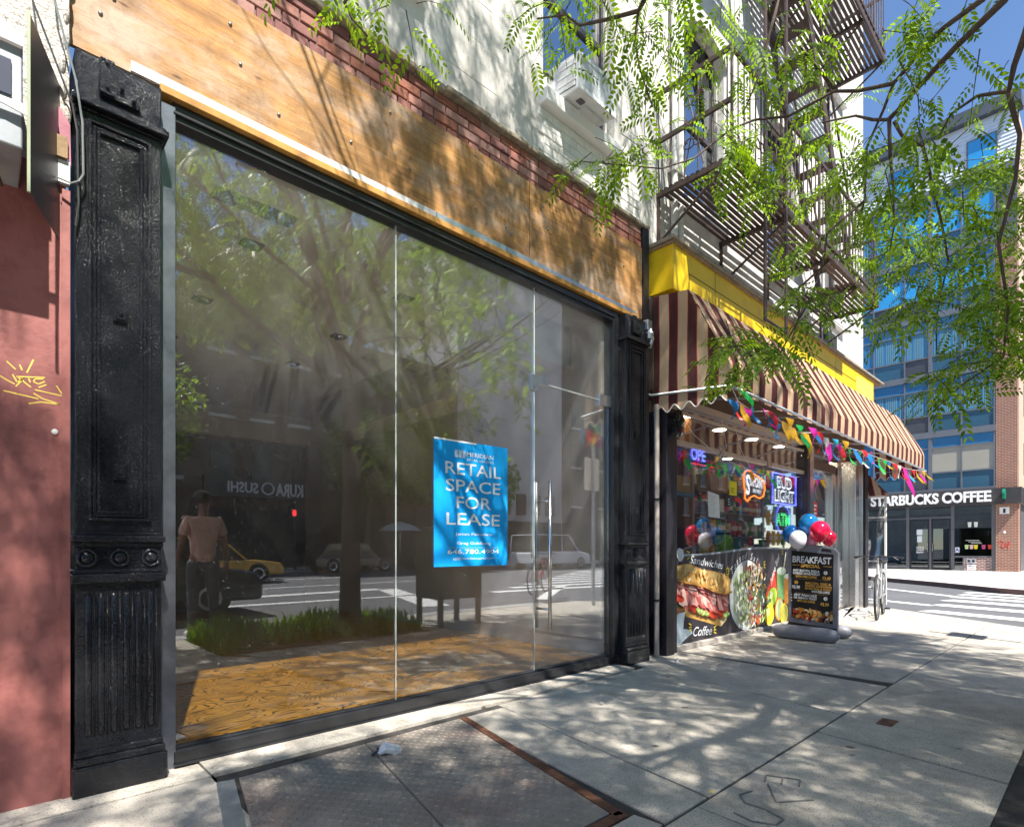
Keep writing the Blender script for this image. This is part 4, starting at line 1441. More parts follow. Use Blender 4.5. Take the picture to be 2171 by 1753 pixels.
b = MB(); b.box(5.99, 6.28, .09, .095, 1.47, 1.63, flat('lilac_board', (.34, .28, .36))); b.text('1 ZAH', ((0, .09, 0), UX, UZ), 6.12, 1.59, .028, NRED, width=.18)
for k in range(3):
    b.box(6.02, 6.24 - .04 * k, .0885, .0895, 1.545 - k * .022, 1.552 - k * .022, INK)
tag(b.build('price_board'), 'lilac price board with red heading inside the deli window', 'board')
b = MB(); b.box(5.62, 5.84, .3, .305, 1.45, 1.70, flat('pink_paper', (.50, .33, .34)))
for k in range(6):
    b.box(5.65, 5.8, .2985, .2995, 1.66 - k * .03, 1.665 - k * .03, NRED)
tag(b.build('notice'), 'faded pink paper notice on the wood post inside the deli', 'notice')
b = MB(); b.box(9.31, 9.56, -.0225, -.021, 1.50, 1.79, NRED)
for k, s in enumerate(('best', 'coffee', 'in', 'town')):
    pass
for k in range(4):
    b.box(9.35, 9.52 - .03 * (k % 2), -.0237, -.0227, 1.72 - k * .06, 1.75 - k * .06, NWHT)
tag(b.build('poster'), 'narrow red poster with pale lines on the deli door', 'poster')
b = MB(); b.box(10.50, 10.62, -.0225, -.021, 1.25, 1.5, NWHT); b.box(10.53, 10.59, -.0237, -.0227, 1.33, 1.40, INK); tag(b.build('notice'), 'white notice with a black mark beside the deli door', 'notice')
b = MB(); b.box(8.62, 8.80, -.0135, -.0125, 1.02, 1.17, NWHT); b.box(8.64, 8.72, -.0145, -.0135, 1.04, 1.10, flat('teal_mark', (.03, .3, .35))); tag(b.build('notice'), 'small white and teal notice low in the deli window under the green light sign', 'notice')

# neon signs behind the glass
NBL = M('neon_blue', (.25, .3, 1), .5, 0, 0, emit=2.0, ecol=(.13, .16, 1.0)); NWH = M('neon_white', (.9, .95, 1), .5, 0, 0, emit=1.0, ecol=(.85, .93, 1.0))
NOR = M('neon_orange', (1, .35, .05), .5, 0, 0, emit=1.8, ecol=(1, .20, .02)); NGR = M('neon_green', (.1, 1, .3), .5, 0, 0, emit=.9, ecol=(.08, .85, .25)); NRD = M('neon_red', (1, .1, .1), .5, 0, 0, emit=2.0, ecol=(1, .04, .04))
SGB = M('sign_black', (.012, .012, .02), .4)
SF = ((0, .05, 0), UX, UZ)
t = thing('neon_sign', 'square blue bordered neon sign reading BUD LIGHT in the deli window', 'neon sign', (8.45, .06, 1.68))
b = MB(); b.box(8.02, 8.88, .052, .075, 1.70, 2.14, SGB); b.build('backing', t)
b = MB(); b.tube([(8.03, .045, 1.71), (8.87, .045, 1.71), (8.87, .045, 2.13), (8.03, .045, 2.13)], .010, NBL, 8, closed=True); b.build('border_tube', t)
b = MB(); b.text('BUD', SF, 8.45, 2.01, .165, NWH, width=.52, lift=.006, bold=.02); b.text('LIGHT', SF, 8.45, 1.82, .165, NWH, width=.70, lift=.006, bold=.02)
b.text('BUD', SF, 8.45, 2.01, .125, SGB, width=.49, lift=.0085, bold=-.012); b.text('LIGHT', SF, 8.45, 1.82, .125, SGB, width=.67, lift=.0085, bold=-.012); b.build('letters', t)
t = thing('neon_sign', 'blue light sign reading OPEN with its last letter unlit', 'neon sign', (6.09, .06, 2.08))
b = MB(); b.box(5.80, 6.38, .052, .07, 2.02, 2.24, SGB); b.build('backing', t)
b = MB(); b.text('OPE', SF, 5.98, 2.14, .13, NBL, width=.32, lift=.004, bold=.012); b.text('N', SF, 6.24, 2.14, .13, M('dead_tube', (.12, .13, .16), .4), lift=.004, width=.10); b.build('letters', t)
b = MB()
for k in range(28):
    q = k / 28
    x = 5.815 + .55 * q
    for z in (2.032, 2.228):
        b.ell((x, .048, z), (.006, .004, .006), NRD if k % 2 else SGB, 6, 4)
b.build('red_dots', t)
t = thing('neon_sign', 'orange outlined neon sign reading SIXPOINT BREWERY in the deli window', 'neon sign', (7.45, .06, 1.7))
ol = [(7.14, 1.98), (7.18, 2.06), (7.28, 2.09), (7.40, 2.06), (7.60, 2.02), (7.76, 1.98), (7.78, 1.88), (7.74, 1.78), (7.62, 1.74), (7.45, 1.77), (7.34, 1.74), (7.25, 1.68), (7.17, 1.72), (7.19, 1.80), (7.15, 1.88)]
b = MB(); b.prism(ol, ((0, .075, 0), UX, UZ), .02, SGB); b.build('backing', t)
b = MB(); b.tube([(x, .048, z) for x, z in ol], .009, NOR, 8, closed=True); b.build('border_tube', t)
b = MB(); b.text('S', SF, 7.255, 1.90, .25, NWH, width=.11, lift=.006, bold=.02); b.text('IXPOINT', SF, 7.53, 1.945, .13, NWH, width=.42, lift=.006, bold=.012, rot=-.06); b.text('BREWERY', SF, 7.54, 1.83, .05, NWH, width=.26, lift=.006, rot=-.04); b.build('letters', t)
t = thing('neon_sign', 'green light sign reading ATM inside a blue ring', 'neon sign', (8.40, .06, 1.34))
b = MB(); b.box(8.10, 8.70, .052, .07, 1.33, 1.66, M('sign_teal', (.01, .06, .06), .4)); b.build('backing', t)
b = MB(); b.text('ATM', SF, 8.40, 1.485, .17, NGR, width=.50, lift=.004, bold=.02)
for k in range(5):
    b.box(8.12, 8.68, .0425, .0455, 1.415 + k * .035, 1.422 + k * .035, M('sign_teal', (.01, .06, .06), .4))
b.build('letters', t)
b = MB()
for k in range(34):
    a = 2 * math.pi * k / 34
    b.ell((8.40 + .25 * math.cos(a), .044, 1.49 + .20 * math.sin(a)), (.012, .006, .012), NBL, 6, 4)
b.build('border_dots', t)

# ================================================================ FOOD BANNER
BN = M('banner_charcoal', (.035, .03, .038), .5, 0, .2, 3, .05, 10, stain=(.075, .07, .08), ss=5, st_scale=(2, 1, .3))
bn = thing('banner', 'dark food banner under the deli window with sandwich, salad bowl and juices', 'banner', (7, -.06, .05))
def topz(x):
    return 1.015 + .075 * (.5 - .5 * math.cos(min(1, max(0, (x - 5.6) / 1.9)) * math.pi)) - .05 * max(0, x - 7.7) * .6
xs = np.linspace(5.215, 8.92, 40)
b = MB(); b.prism([(5.215, .06), (8.92, .06)] + [(x, topz(x)) for x in xs[::-1]], ((0, -.055, 0), UX, UZ), .006, BN); b.build('sheet', bn)
b = MB()
for p, q in zip(xs[:-1], xs[1:]):
    b.bar((p, -.063, topz(p) - .012), (q, -.063, topz(q) - .012), .005, .024, flat('banner_rim', (.30, .33, .36)))
b.build('rim', bn)
class Art:
    def __init__(s, fr, step=.0004):
        s.b = MB(); s.fr = fr; s.k = 0; s.step = step
    def poly(s, pts, m):
        s.k += 1
        o, u, v_ = (Vector(x) for x in s.fr)
        n = u.cross(v_).normalized()
        s.b.add([o + u * a + v_ * c + n * (.001 + s.k * s.step) for a, c in pts], [tuple(range(len(pts)))], m)
    def oval(s, cx, cy, rx, ry, m, rot=0, n=20, jag=0):
        ca, sa = math.cos(rot), math.sin(rot)
        P = []
        for k in range(n):
            a = 2 * math.pi * k / n
            j = 1 + (r2.uniform(-jag, jag) if jag else 0)
            x, y = rx * math.cos(a) * j, ry * math.sin(a) * j
            P.append((cx + x * ca - y * sa, cy + x * sa + y * ca))
        s.poly(P, m)
    def line(s, pts, wd, m):
        for p, q in zip(pts[:-1], pts[1:]):
            d = Vector((q[0] - p[0], q[1] - p[1])); L = d.length
            if L < 1e-6: continue
            nx, ny = -d.y / L * wd / 2, d.x / L * wd / 2
            s.poly([(p[0] + nx, p[1] + ny), (p[0] - nx, p[1] - ny), (q[0] - nx, q[1] - ny), (q[0] + nx, q[1] + ny)], m)
    def build(s, name, par):
        return s.b.build(name, par)
BF = ((0, -.0615, 0), UX, UZ)
CR = [flat('bread_%d' % k, c) for k, c in enumerate(((.56, .32, .09), (.66, .44, .16), (.45, .22, .05), (.72, .55, .28)))]
HAM = [flat('ham_%d' % k, c) for k, c in enumerate(((.55, .17, .15), (.66, .30, .26), (.42, .09, .08), (.74, .46, .40)))]
TOM = flat('tomato_red', (.55, .05, .02)); GRN = flat('lettuce_green', (.28, .42, .08)); PGR = flat('pale_green', (.55, .66, .30)); DGR = flat('dark_green', (.04, .10, .02)); PALE = flat('pale_cream', (.74, .74, .62)); YLW = flat('art_yellow', (.80, .62, .03)); LAV = flat('onion_lilac', (.50, .40, .55)); BRN = flat('art_brown', (.22, .09, .03)); CUPG = flat('cup_grey', (.36, .44, .50)); DRED = flat('dark_red', (.22, .015, .015)); ORG = flat('art_orange', (.70, .28, .03))
# sandwich
BUN = [(5.254,0.886),(5.397,0.907),(5.533,0.91),(5.673,0.877),(5.818,0.837),(5.968,0.827),(6.175,0.802),(6.337,0.765),(6.475,0.708),(6.481,0.549),(6.337,0.531),(6.175,0.56),(6.019,0.593),(5.868,0.638),(5.673,0.672),(5.487,0.698),(5.287,0.73)]
BUNHI = [(5.287,0.878),(5.419,0.897),(5.533,0.898),(5.673,0.861),(5.818,0.821),(5.968,0.812),(6.175,0.783),(6.323,0.746),(6.282,0.715),(6.096,0.735),(5.892,0.754),(5.721,0.785),(5.556,0.824),(5.397,0.836),(5.298,0.831)]
BOT = [(5.476,0.427),(5.673,0.364),(5.917,0.301),(6.228,0.255),(6.481,0.299),(6.447,0.237),(6.296,0.163),(5.917,0.251),(5.51,0.343)]
CUT = [(6.296,0.163),(6.447,0.237),(6.481,0.299),(6.337,0.285),(6.282,0.238)]
MEAT = [(5.222,0.732),(5.487,0.698),(5.868,0.638),(6.175,0.56),(6.481,0.549),(6.481,0.299),(6.228,0.255),(5.917,0.301),(5.673,0.364),(5.476,0.427),(5.244,0.536)]
CUP = [(5.218,0.383),(5.492,0.396),(5.465,0.286),(5.453,0.216),(5.626,0.193),(5.654,0.154),(5.556,0.123),(5.442,0.082),(5.397,0.046),(5.211,0.022)]
OLV = [(5.218,0.492),(5.442,0.5),(5.492,0.425),(5.331,0.379),(5.218,0.377)]
HAM_AT = [(5.331,0.67),(5.442,0.641),(5.556,0.611),(5.673,0.605),(5.745,0.565),(5.868,0.558),(5.993,0.526),(6.122,0.505),(6.255,0.485),(6.392,0.463),(5.353,0.587),(5.465,0.557),(5.579,0.515),(5.697,0.495),(5.818,0.475),(5.943,0.46),(6.07,0.446),(6.228,0.422),(6.378,0.399),(5.673,0.436),(6.019,0.399),(6.282,0.367),(5.287,0.626),(5.397,0.514),(5.794,0.636)]
TOM_AT = [(5.65,0.42),(6.07,0.319),(5.331,0.554),(6.282,0.315)]
LET_AT = [(5.769,0.38),(5.843,0.356),(5.917,0.344),(6.419,0.304),(6.337,0.291),(5.721,0.396)]
a = Art(BF)
a.poly(MEAT, HAM[0]); a.poly(BOT, CR[0]); a.poly(CUT, CR[3])
for k, (x, z) in enumerate(HAM_AT):
    a.oval(x, z, r2.uniform(.07, .13), r2.uniform(.028, .05), HAM[k % 4], r2.uniform(-1.3, -.2), 14, .12)
    a.oval(x + .01, z + .012, .05, .009, HAM[3], r2.uniform(-1.2, -.3), 10)
for (x, z) in TOM_AT:
    a.oval(x, z, .11, .04, TOM, -.25, 16); a.oval(x + .02, z + .014, .08, .014, DRED, -.25, 14)
for (x, z) in LET_AT:
    a.oval(x, z, .055, .028, GRN, r2.uniform(-.5, .5), 10, .25); a.oval(x + .02, z, .03, .015, PGR, 0, 9, .25)
a.poly(BUN, CR[0]); a.poly(BUNHI, CR[1])
for k in range(46):
    q = r2.random(); x = BUN[0][0] + .06 + (BUN[8][0] - BUN[0][0] - .1) * q
    zt = .90 - .13 * q; zb = .70 - .15 * q
    z = zb + (zt - zb) * r2.uniform(.05, .9)
    a.oval(x, z, r2.uniform(.008, .03), r2.uniform(.012, .05), CR[r2.choice([0, 1, 1, 2, 3])], r2.uniform(-.4, .2), 9, .2)
a.poly([(p[0], p[1]) for p in BUN[9:]] + [(p[0], p[1] + .022) for p in BUN[:8:-1]], CR[2])
a.build('sandwich_picture', bn)
# cup and olives
a = Art(BF)
a.poly(CUP, CUPG); a.poly(OLV, BRN)
a.oval(OLV[0][0] + .08, OLV[0][1] - .02, .09, .035, DGR, .1, 14, .1); a.oval(OLV[0][0] + .08, OLV[0][1] + .04, .07, .04, TOM, 0, 12, .1); a.oval(OLV[0][0] + .22, OLV[0][1] + .02, .07, .03, ORG, .4, 12, .1)
a.build('cup_picture', bn)
# salad plate
a = Art(BF)
cx, cz, RX, RZ = 6.985, .49, .475, .435
a.oval(cx, cz, RX, RZ, flat('plate_white', (.62, .66, .70)), 0, 40); a.oval(cx, cz, RX * .94, RZ * .94, flat('plate_inner', (.70, .74, .66)), 0, 40)
for k in range(330):
    ang, rr = r2.uniform(0, 6.28), math.sqrt(r2.random()) * .88
    x, z = cx + RX * rr * math.cos(ang), cz + RZ * rr * math.sin(ang)
    u = (x - cx) / RX + .18 * math.sin((z - cz) * 7)
    if u < -.45: m = r2.choice([PGR, LAV, PALE, GRN, PGR])
    elif u < -.12: m = r2.choice([GRN, PGR, PALE, DGR])
    elif u < .16: m = r2.choice([TOM, TOM, DRED, ORG])
    elif z > cz + .05: m = r2.choice([BRN, CR[1], DGR, PALE])
    else: m = r2.choice([PGR, PALE, PGR, GRN])
    a.oval(x, z, r2.uniform(.018, .05), r2.uniform(.010, .022), m, r2.uniform(.6, 2.2), 8, .15)
a.build('salad_picture', bn)
# juices and fruit
a = Art(BF)
a.poly([(7.50, .40), (7.56, .50), (7.80, .78), (7.92, .52), (7.90, .33)], TOM); a.poly([(7.80, .78), (7.96, .72), (7.94, .45), (7.90, .50)], DRED)
a.poly([(7.92, .36), (8.16, .36), (8.20, .74), (7.90, .74)], flat('green_juice', (.16, .36, .12))); a.oval(8.05, .76, .155, .055, flat('foam_green', (.50, .60, .48)))
a.line([(8.12, .78), (8.20, 1.02)], .03, PALE)
a.poly([(8.15, .30), (8.33, .30), (8.36, .67), (8.14, .67)], ORG); a.oval(8.25, .68, .11, .035, PALE)
a.oval(7.74, .42, .16, .12, flat('lime_skin', (.36, .55, .05)), .4); a.oval(7.70, .45, .07, .05, PGR, .4)
a.oval(7.97, .24, .15, .16, ORG, .2); a.oval(7.98, .24, .12, .14, PGR, .2)
a.oval(7.64, .20, .155, .145, YLW); a.oval(7.60, .23, .06, .06, flat('lemon_light', (.85, .78, .25)))
a.oval(8.13, .165, .13, .15, YLW, -.2); a.oval(8.14, .165, .10, .12, flat('lemon_inner', (.42, .40, .06)), -.2)
a.build('juice_picture', bn)
b = MB()
PWT = flat('chalk_white', (.74, .76, .78))
def bt(s, cx_, cz_, wd, h, rot):
    b.text(s, BF, cx_, cz_, h, PWT, width=wd, lift=.004, shear=.35, rot=rot, bold=.002)
bt('Sandwiches', 5.97, .915, .78, .085, -.11)
bt('Coffee', 5.87, .155, .42, .10, -.06)
bt('Juice Bar', 7.82, .80, .50, .075, .92)
import itertools
word = 'Tossed Salad'
for k, ch in enumerate(word):
    if ch == ' ': continue
    ang = math.pi * (.80 - .60 * (k + .5) / len(word))
    b.text(ch, BF, cx + (RX + .055) * math.cos(ang), cz + (RZ + .06) * math.sin(ang), .085, PWT, lift=.004, shear=.3, rot=(ang - math.pi / 2) * .75)
b.build('lettering', bn)
b = MB()
for (x, z, sg_) in ((5.58, 1.0, -1), (6.42, .80, 1), (6.50, .80, -1), (7.47, .86, 1), (7.52, .56, -1), (8.06, 1.03, 1), (5.62, .22, -1), (6.13, .14, 1)):
    for k in (-1, 0, 1):
        b.bar((x, -.064, z + .022 * k), (x + sg_ * .05, -.064, z + .045 * k), .002, .012, YLW)
b.build('sparkle_marks', bn)
b = MB(); b.prism([(5.32, 1.05), (5.36, 1.08), (5.44, 1.06), (5.46, .99), (5.42, .94), (5.36, .935), (5.32, .99)], ((0, -.066, 0), UX, UZ), .003, flat('tape_patch', (.62, .66, .68))); b.build('tape_patch', bn)

# ================================================================ A-FRAME SIGN
t = thing('pavement_sign', 'grey pavement sign reading BREAKFAST SPECIAL on two rounded tubs', 'sign', (7.22, -.73, 0))
SGY = M('sign_grey_plastic', (.20, .20, .23), .45, 0, .1, 6, .05, 60)
AF = ((7.235, -.735, 0), (0, -1, 0), UZ)      # u runs away from the wall
b = MB()
out = [(-.275, .17), (.275, .13), (.285, 1.02), (.24, 1.07), (.12, 1.105), (-.10, 1.12), (-.24, 1.105), (-.275, 1.06)]
b.prism(out, ((7.285, -.735, 0), (0, -1, 0), UZ), .05, SGY); b.build('panel', t, bevel=.008)
b = MB(); b.prism([(.10, 1.04), (.22, 1.025), (.20, 1.06), (.11, 1.075)], ((7.235, -.735, 0), (0, -1, 0), UZ), .002, DBLK); b.build('hand_slot', t)
a = Art(AF, .0003)
AB = flat('sign_poster_black', (.014, .012, .012))
a.poly([(-.235, .235), (.225, .19), (.235, 1.0), (-.235, 1.05)], AB)
for k in range(60):
    x = r2.uniform(-.22, .22); z = .29 - .10 * (x + .22) * .4 + r2.uniform(-.055, .05)
    a.oval(x, z, r2.uniform(.015, .045), r2.uniform(.010, .022), r2.choice([CR[0], CR[1], BRN, TOM, PALE, DRED, ORG]), r2.uniform(0, 3), 9, .2)
a.build('food_picture', t)
b = MB()
GOLD = flat('sign_gold', (.66, .36, .07)); SW = flat('sign_white', (.72, .72, .74))
def at_(s, x, z, wd, h, m, bold=.032):
    b.text(s, AF, x, z, h, m, width=wd, lift=.021, bold=bold, rot=-.045)
at_('BREAKFAST', .0, .935, .43, .075, SW, .03); at_('SPECIAL', -.01, .862, .22, .035, GOLD)
for (x, s_) in ((-.175, 1), (.175, 1)):
    b.bar((7.2135, -.735 - x + .045, .868 - .04 * x), (7.2135, -.735 - x - .045, .864 - .04 * x), .001, .006, GOLD)
at_('ANY BACON, EGG &', -.06, .805, .30, .026, SW); at_('CHEESE SANDWICH', -.06, .770, .30, .026, SW); at_('WITH FREE COFFEE', -.06, .733, .24, .024, GOLD); at_('$3.49', .165, .722, .09, .036, GOLD)
at_('BACON, EGG &', .075, .655, .28, .026, GOLD); at_('CHEESE SANDWICH', .075, .622, .29, .024, GOLD); at_('HOME FRIES & TOAST', .075, .590, .29, .022, GOLD); at_('WITH FREE COFFEE', .10, .557, .20, .024, SW); at_('$5.99', -.175, .605, .09, .038, SW)
at_('ANY PANCAKE', -.07, .510, .26, .028, SW); at_('OR FRENCH TOAST', -.07, .475, .26, .024, SW); at_('WITH FREE COFFEE', -.06, .438, .20, .024, GOLD); at_('$5.99', .145, .415, .09, .036, GOLD)
for (x, z, s_, m) in ((.155, .785, '1', SW), (-.17, .662, '2', GOLD), (.155, .482, '3', SW)):
    o_, u_, v_ = Vector(AF[0]), Vector(AF[1]), Vector(AF[2]); nn = u_.cross(v_)
    b.add([o_ + u_ * (x + .022 * math.cos(k * .4488)) + v_ * (z + .022 * math.sin(k * .4488)) + nn * .0205 for k in range(14)], [tuple(range(14))], m)
    b.text(s_, AF, x, z, .024, AB, lift=.022)
for z in (.705, .535):
    for k in range(20):
        b.box(7.2135, 7.2145, -.735 + .17 - k * .018 - .004, -.735 + .17 - k * .018 + .004, z + .003 - .0008 * k, z + .006 - .0008 * k, GOLD)
for k in range(3):
    b.ell((7.2135, -.735 + .225, .51 - k * .035), (.002, .006, .006), SW, 8, 5)
b.build('lettering', t)
b = MB(); b.bar((7.26, -.46, .16), (7.26, -1.0, .12), .05, .05, DBLK)
for y in (-.55, -.93):
    b.box(7.10, 7.42, y - .03, y + .03, .09, .135, DBLK)
    b.box(7.06, 7.12, y - .03, y + .03, .06, .15, DBLK)
b.build('bracket', t, bevel=.005)
for X_ in (7.02, 7.46):
    b = MB()
    P_ = [(X_, -.36, .085), (X_, -.40, .085), (X_, -.48, .085), (X_, -.98, .08), (X_, -1.05, .08), (X_, -1.09, .08)]
    b.tube(P_, [.03, .07, .085, .085, .07, .03], M('tub_grey', (.22, .22, .25), .45, 0, .2, 6, .1, 40, stain=(.14, .14, .16), ss=6), 16); b.build('tub', t, smooth=True)

# ================================================================ BALLOONS
def balloon(name, c, r, col, label, grp=None, tail=(7.27, -.72, 1.1), shine=.12):
    m = M(name, col, shine, 0, .05, 4, spec=.6)
    b = MB(); nu, nv = 20, 14; vs, fs = [], []
    for j in range(nv + 1):
        ph = math.pi * j / nv
        for i in range(nu):
            th = 2 * math.pi * i / nu
            k = 1 - .10 * (1 - math.cos(ph)) / 2
            vs.append((c[0] + r * k * math.sin(ph) * math.cos(th), c[1] + r * k * math.sin(ph) * math.sin(th), c[2] + r * 1.10 * math.cos(ph)))
    for j in range(nv):
        for i in range(nu):
            i2 = (i + 1) % nu
            fs.append((j * nu + i, (j + 1) * nu + i, (j + 1) * nu + i2, j * nu + i2))
    b.add(vs, fs, m)
    b.lathe([(.016, -r * 1.15 - .012), (.006, -r * 1.08)], c, m, 8)
    pts = [(c[0], c[1], c[2] - r * 1.12)]
    for k in range(1, 5):
        q = k / 4
        pts.append((c[0] + (tail[0] - c[0]) * q + .01 * math.sin(3 * q), c[1] + (tail[1] - c[1]) * q, (c[2] - r * 1.12) + (tail[2] - c[2] + r * 1.12) * q))
    b.tube(pts, .0015, TRIM, 4)
    tag(b.build('balloon', smooth=True), label, 'balloon', grp)
BLU, RED_ = (.015, .24, .62), (.72, .01, .06)
balloon('balloon_blue', (7.28, -.68, 1.37), .112, BLU, 'bright blue balloon highest above the breakfast sign')
balloon('balloon_deep_blue', (7.26, -.49, 1.245), .105, (.01, .15, .50), 'deep blue balloon behind the white one by the breakfast sign')
balloon('balloon_white', (7.17, -.60, 1.175), .105, (.72, .68, .76), 'pearl white balloon in front of the breakfast sign')
balloon('balloon_red', (7.24, -.82, 1.27), .118, RED_, 'large shiny red balloon over the breakfast sign')
balloon('balloon_dark_red', (7.33, -.89, 1.19), .085, (.62, .01, .05), 'smaller red balloon tucked behind the large red one')
balloon('balloon_pink', (7.30, -.72, 1.15), .065, (.80, .30, .42), 'little pink balloon between the white and the red one')

# ================================================================ BUNTING
FC = {'y': (.82, .45, .01), 'b': (.03, .24, .60), 'r': (.72, .03, .03), 'g': (.03, .55, .10), 'm': (.75, .03, .40), 'w': (.75, .75, .72), 'o': (.80, .22, .02), 'c': (.05, .45, .62)}
FNM = {'y': 'yellow', 'b': 'blue', 'r': 'red', 'g': 'green', 'm': 'magenta', 'w': 'white', 'o': 'orange', 'c': 'cyan'}
def cloth_mat(k):
    nm = 'pennant_' + FNM[k]
    if nm in _mats: return _mats[nm]
    m, t_, bs = _new(nm)
    bs.inputs['Base Color'].default_value = (*FC[k], 1); bs.inputs['Roughness'].default_value = .4
    tl = t_.nodes.new('ShaderNodeBsdfTranslucent'); tl.inputs[0].default_value = (*FC[k], 1)
    mx = t_.nodes.new('ShaderNodeMixShader'); mx.inputs[0].default_value = .45
    t_.links.new(bs.outputs[0], mx.inputs[1]); t_.links.new(tl.outputs[0], mx.inputs[2]); t_.links.new(mx.outputs[0], t_.nodes['Material Output'].inputs[0])
    _mats[nm] = m
    return m
def pennant(par, p, k, ln=.20, wd=.14, lean=0.0, out=0.0):
    b = MB(); n = 7
    vs, fs = [], []
    ph = rnd.uniform(0, 6)
    for i in range(n + 1):
        q = i / n
        w_ = wd * (1 - q) + .004
        bend = .05 * math.sin(q * 3.2 + ph) * q
        for s in (-.5, .5):
            vs.append((p[0] + s * w_ + lean * q * ln, p[1] - out * q + bend + s * .03 * math.sin(ph + q * 4), p[2] - ln * q * (1 - .25 * abs(lean))))
    for i in range(n):
        fs.append((2 * i, 2 * i + 1, 2 * i + 3, 2 * i + 2))
    b.add(vs, fs, cloth_mat(k))
    return b.build('pennant', par, smooth=True)
bt1 = thing('bunting', 'string of bright pennants swagged along the awning edge', 'bunting', (8.4, -.93, 2.3))
pts = [(4.78, -.93, 2.46), (4.90, -.93, 2.36), (5.2, -.93, 2.32), (5.55, -.94, 2.38), (5.9, -.94, 2.31), (6.3, -.94, 2.28), (6.75, -.94, 2.34), (7.15, -.94, 2.29), (7.6, -.94, 2.30), (8.3, -.94, 2.33), (8.9, -.94, 2.33), (9.6, -.94, 2.34), (10.2, -.94, 2.34), (10.7, -.94, 2.33), (11.3, -.94, 2.36), (12.2, -.94, 2.42)]
pts = [(4.9 + (p[0] - 4.78) * 1.04, -.86, 1.08 + (p[2] - 1.08) * 1.04) for p in pts]
b = MB(); b.tube(pts, .0035, TRIM, 5); b.build('string', bt1)
fl = [(4.80, 2.35, 'b', .13, 0), (4.90, 2.36, 'r', .14, 0), (5.00, 2.34, 'y', .17, 0), (5.07, 2.33, 'm', .13, .1), (4.97, 2.47, 'g', .16, .9), (5.46, 2.38, 'm', .16, .8), (5.55, 2.36, 'g', .15, .3), (5.66, 2.34, 'b', .19, -.9), (5.82, 2.30, 'b', .16, -.7), (6.05, 2.39, 'y', .17, 0), (6.12, 2.31, 'y', .16, -.5),
      (6.28, 2.28, 'y', .14, -.6), (6.47, 2.30, 'y', .22, .1), (6.40, 2.27, 'g', .15, .3), (6.75, 2.38, 'b', .15, .1), (6.86, 2.37, 'r', .20, .3), (7.0, 2.32, 'c', .17, .3), (7.2, 2.30, 'm', .25, -.5), (7.35, 2.29, 'b', .16, .3), (7.5, 2.31, 'm', .16, .5), (7.62, 2.30, 'r', .20, -.1), (7.75, 2.30, 'g', .17, -.8), (7.95, 2.30, 'g', .17, .5),
      (8.2, 2.32, 'w', .16, .5), (8.36, 2.33, 'g', .15, .8), (8.55, 2.33, 'w', .17, .2), (8.75, 2.33, 'b', .18, .3), (8.95, 2.33, 'b', .15, .6), (9.2, 2.33, 'y', .20, .6), (9.5, 2.33, 'g', .18, .7), (9.75, 2.33, 'b', .24, .6), (10.05, 2.34, 'r', .20, .8), (10.3, 2.34, 'w', .18, .5), (10.5, 2.34, 'r', .2, .5), (10.7, 2.33, 'm', .42, .6), (10.95, 2.34, 'c', .18, .3), (11.2, 2.35, 'r', .22, .8), (11.45, 2.37, 'y', .2, .6), (11.7, 2.38, 'm', .18, .5), (11.95, 2.4, 'y', .22, .9), (12.15, 2.41, 'y', .16, 1)]
fl += [(5.2 + k * .37, 2.36 + .03 * math.sin(k * 2.1), 'brygmwcybrmgy'[k], .13 + .03 * (k % 3), .5 * math.sin(k * 1.7)) for k in range(13)]
for (x, z, k, ln, lean) in fl:
    pennant(bt1, (4.9 + (x - 4.78) * 1.04, -.86, 1.08 + (z - 1.08) * 1.04), k, ln * 1.3, ln * 1.0, lean, .02)
bt2 = thing('bunting', 'loose string of pennants drooping across the deli window glass', 'bunting', (6.3, -.10, 2.2))
b = MB(); b.tube([(5.3, -.10, 2.52), (5.6, -.10, 2.3), (6.2, -.10, 2.12), (6.9, -.1, 2.05), (7.6, -.1, 2.02), (8.6, -.1, 2.1)], .003, TRIM, 5); b.tube([(6.2, -.12, 2.55), (6.32, -.12, 2.25), (6.15, -.12, 2.1)], .004, TRIM, 5); b.tube([(6.55, -.12, 2.5), (6.7, -.12, 2.25), (7.1, -.1, 2.0)], .003, TRIM, 5); b.build('string', bt2)
for (x, z, k, ln, lean) in [(5.30, 2.5, 'w', .14, .3), (5.36, 2.08, 'm', .12, 0), (5.45, 2.02, 'g', .13, 0), (5.95, 2.02, 'g', .16, -.8), (6.2, 1.98, 'g', .14, -.8), (6.62, 2.03, 'b', .12, -.4), (6.75, 2.02, 'c', .11, .3), (7.02, 2.03, 'y', .16, -.2), (7.3, 2.02, 'b', .13, 0), (7.5, 2.02, 'r', .15, 0), (7.66, 2.03, 'g', .16, .1), (8.0, 2.04, 'm', .12, 0)]:
    pennant(bt2, (x, -.10, z), k, ln, .09, lean, 0)

# black plastic bundle on the post, loose white ribbon
b = MB()
for k in range(14):
    b.ell((5.10 + rnd.uniform(-.06, .06), -.20 + rnd.uniform(-.04, .04), 2.32 + rnd.uniform(-.09, .09)), (.05, .04, .06), M('black_plastic_film', (.012, .012, .014), .15, 0, 0, spec=.8), 7, 5)
tag(b.build('plastic_bundle'), 'crumpled black plastic bundle tied to the deli post under the awning', 'plastic bag')
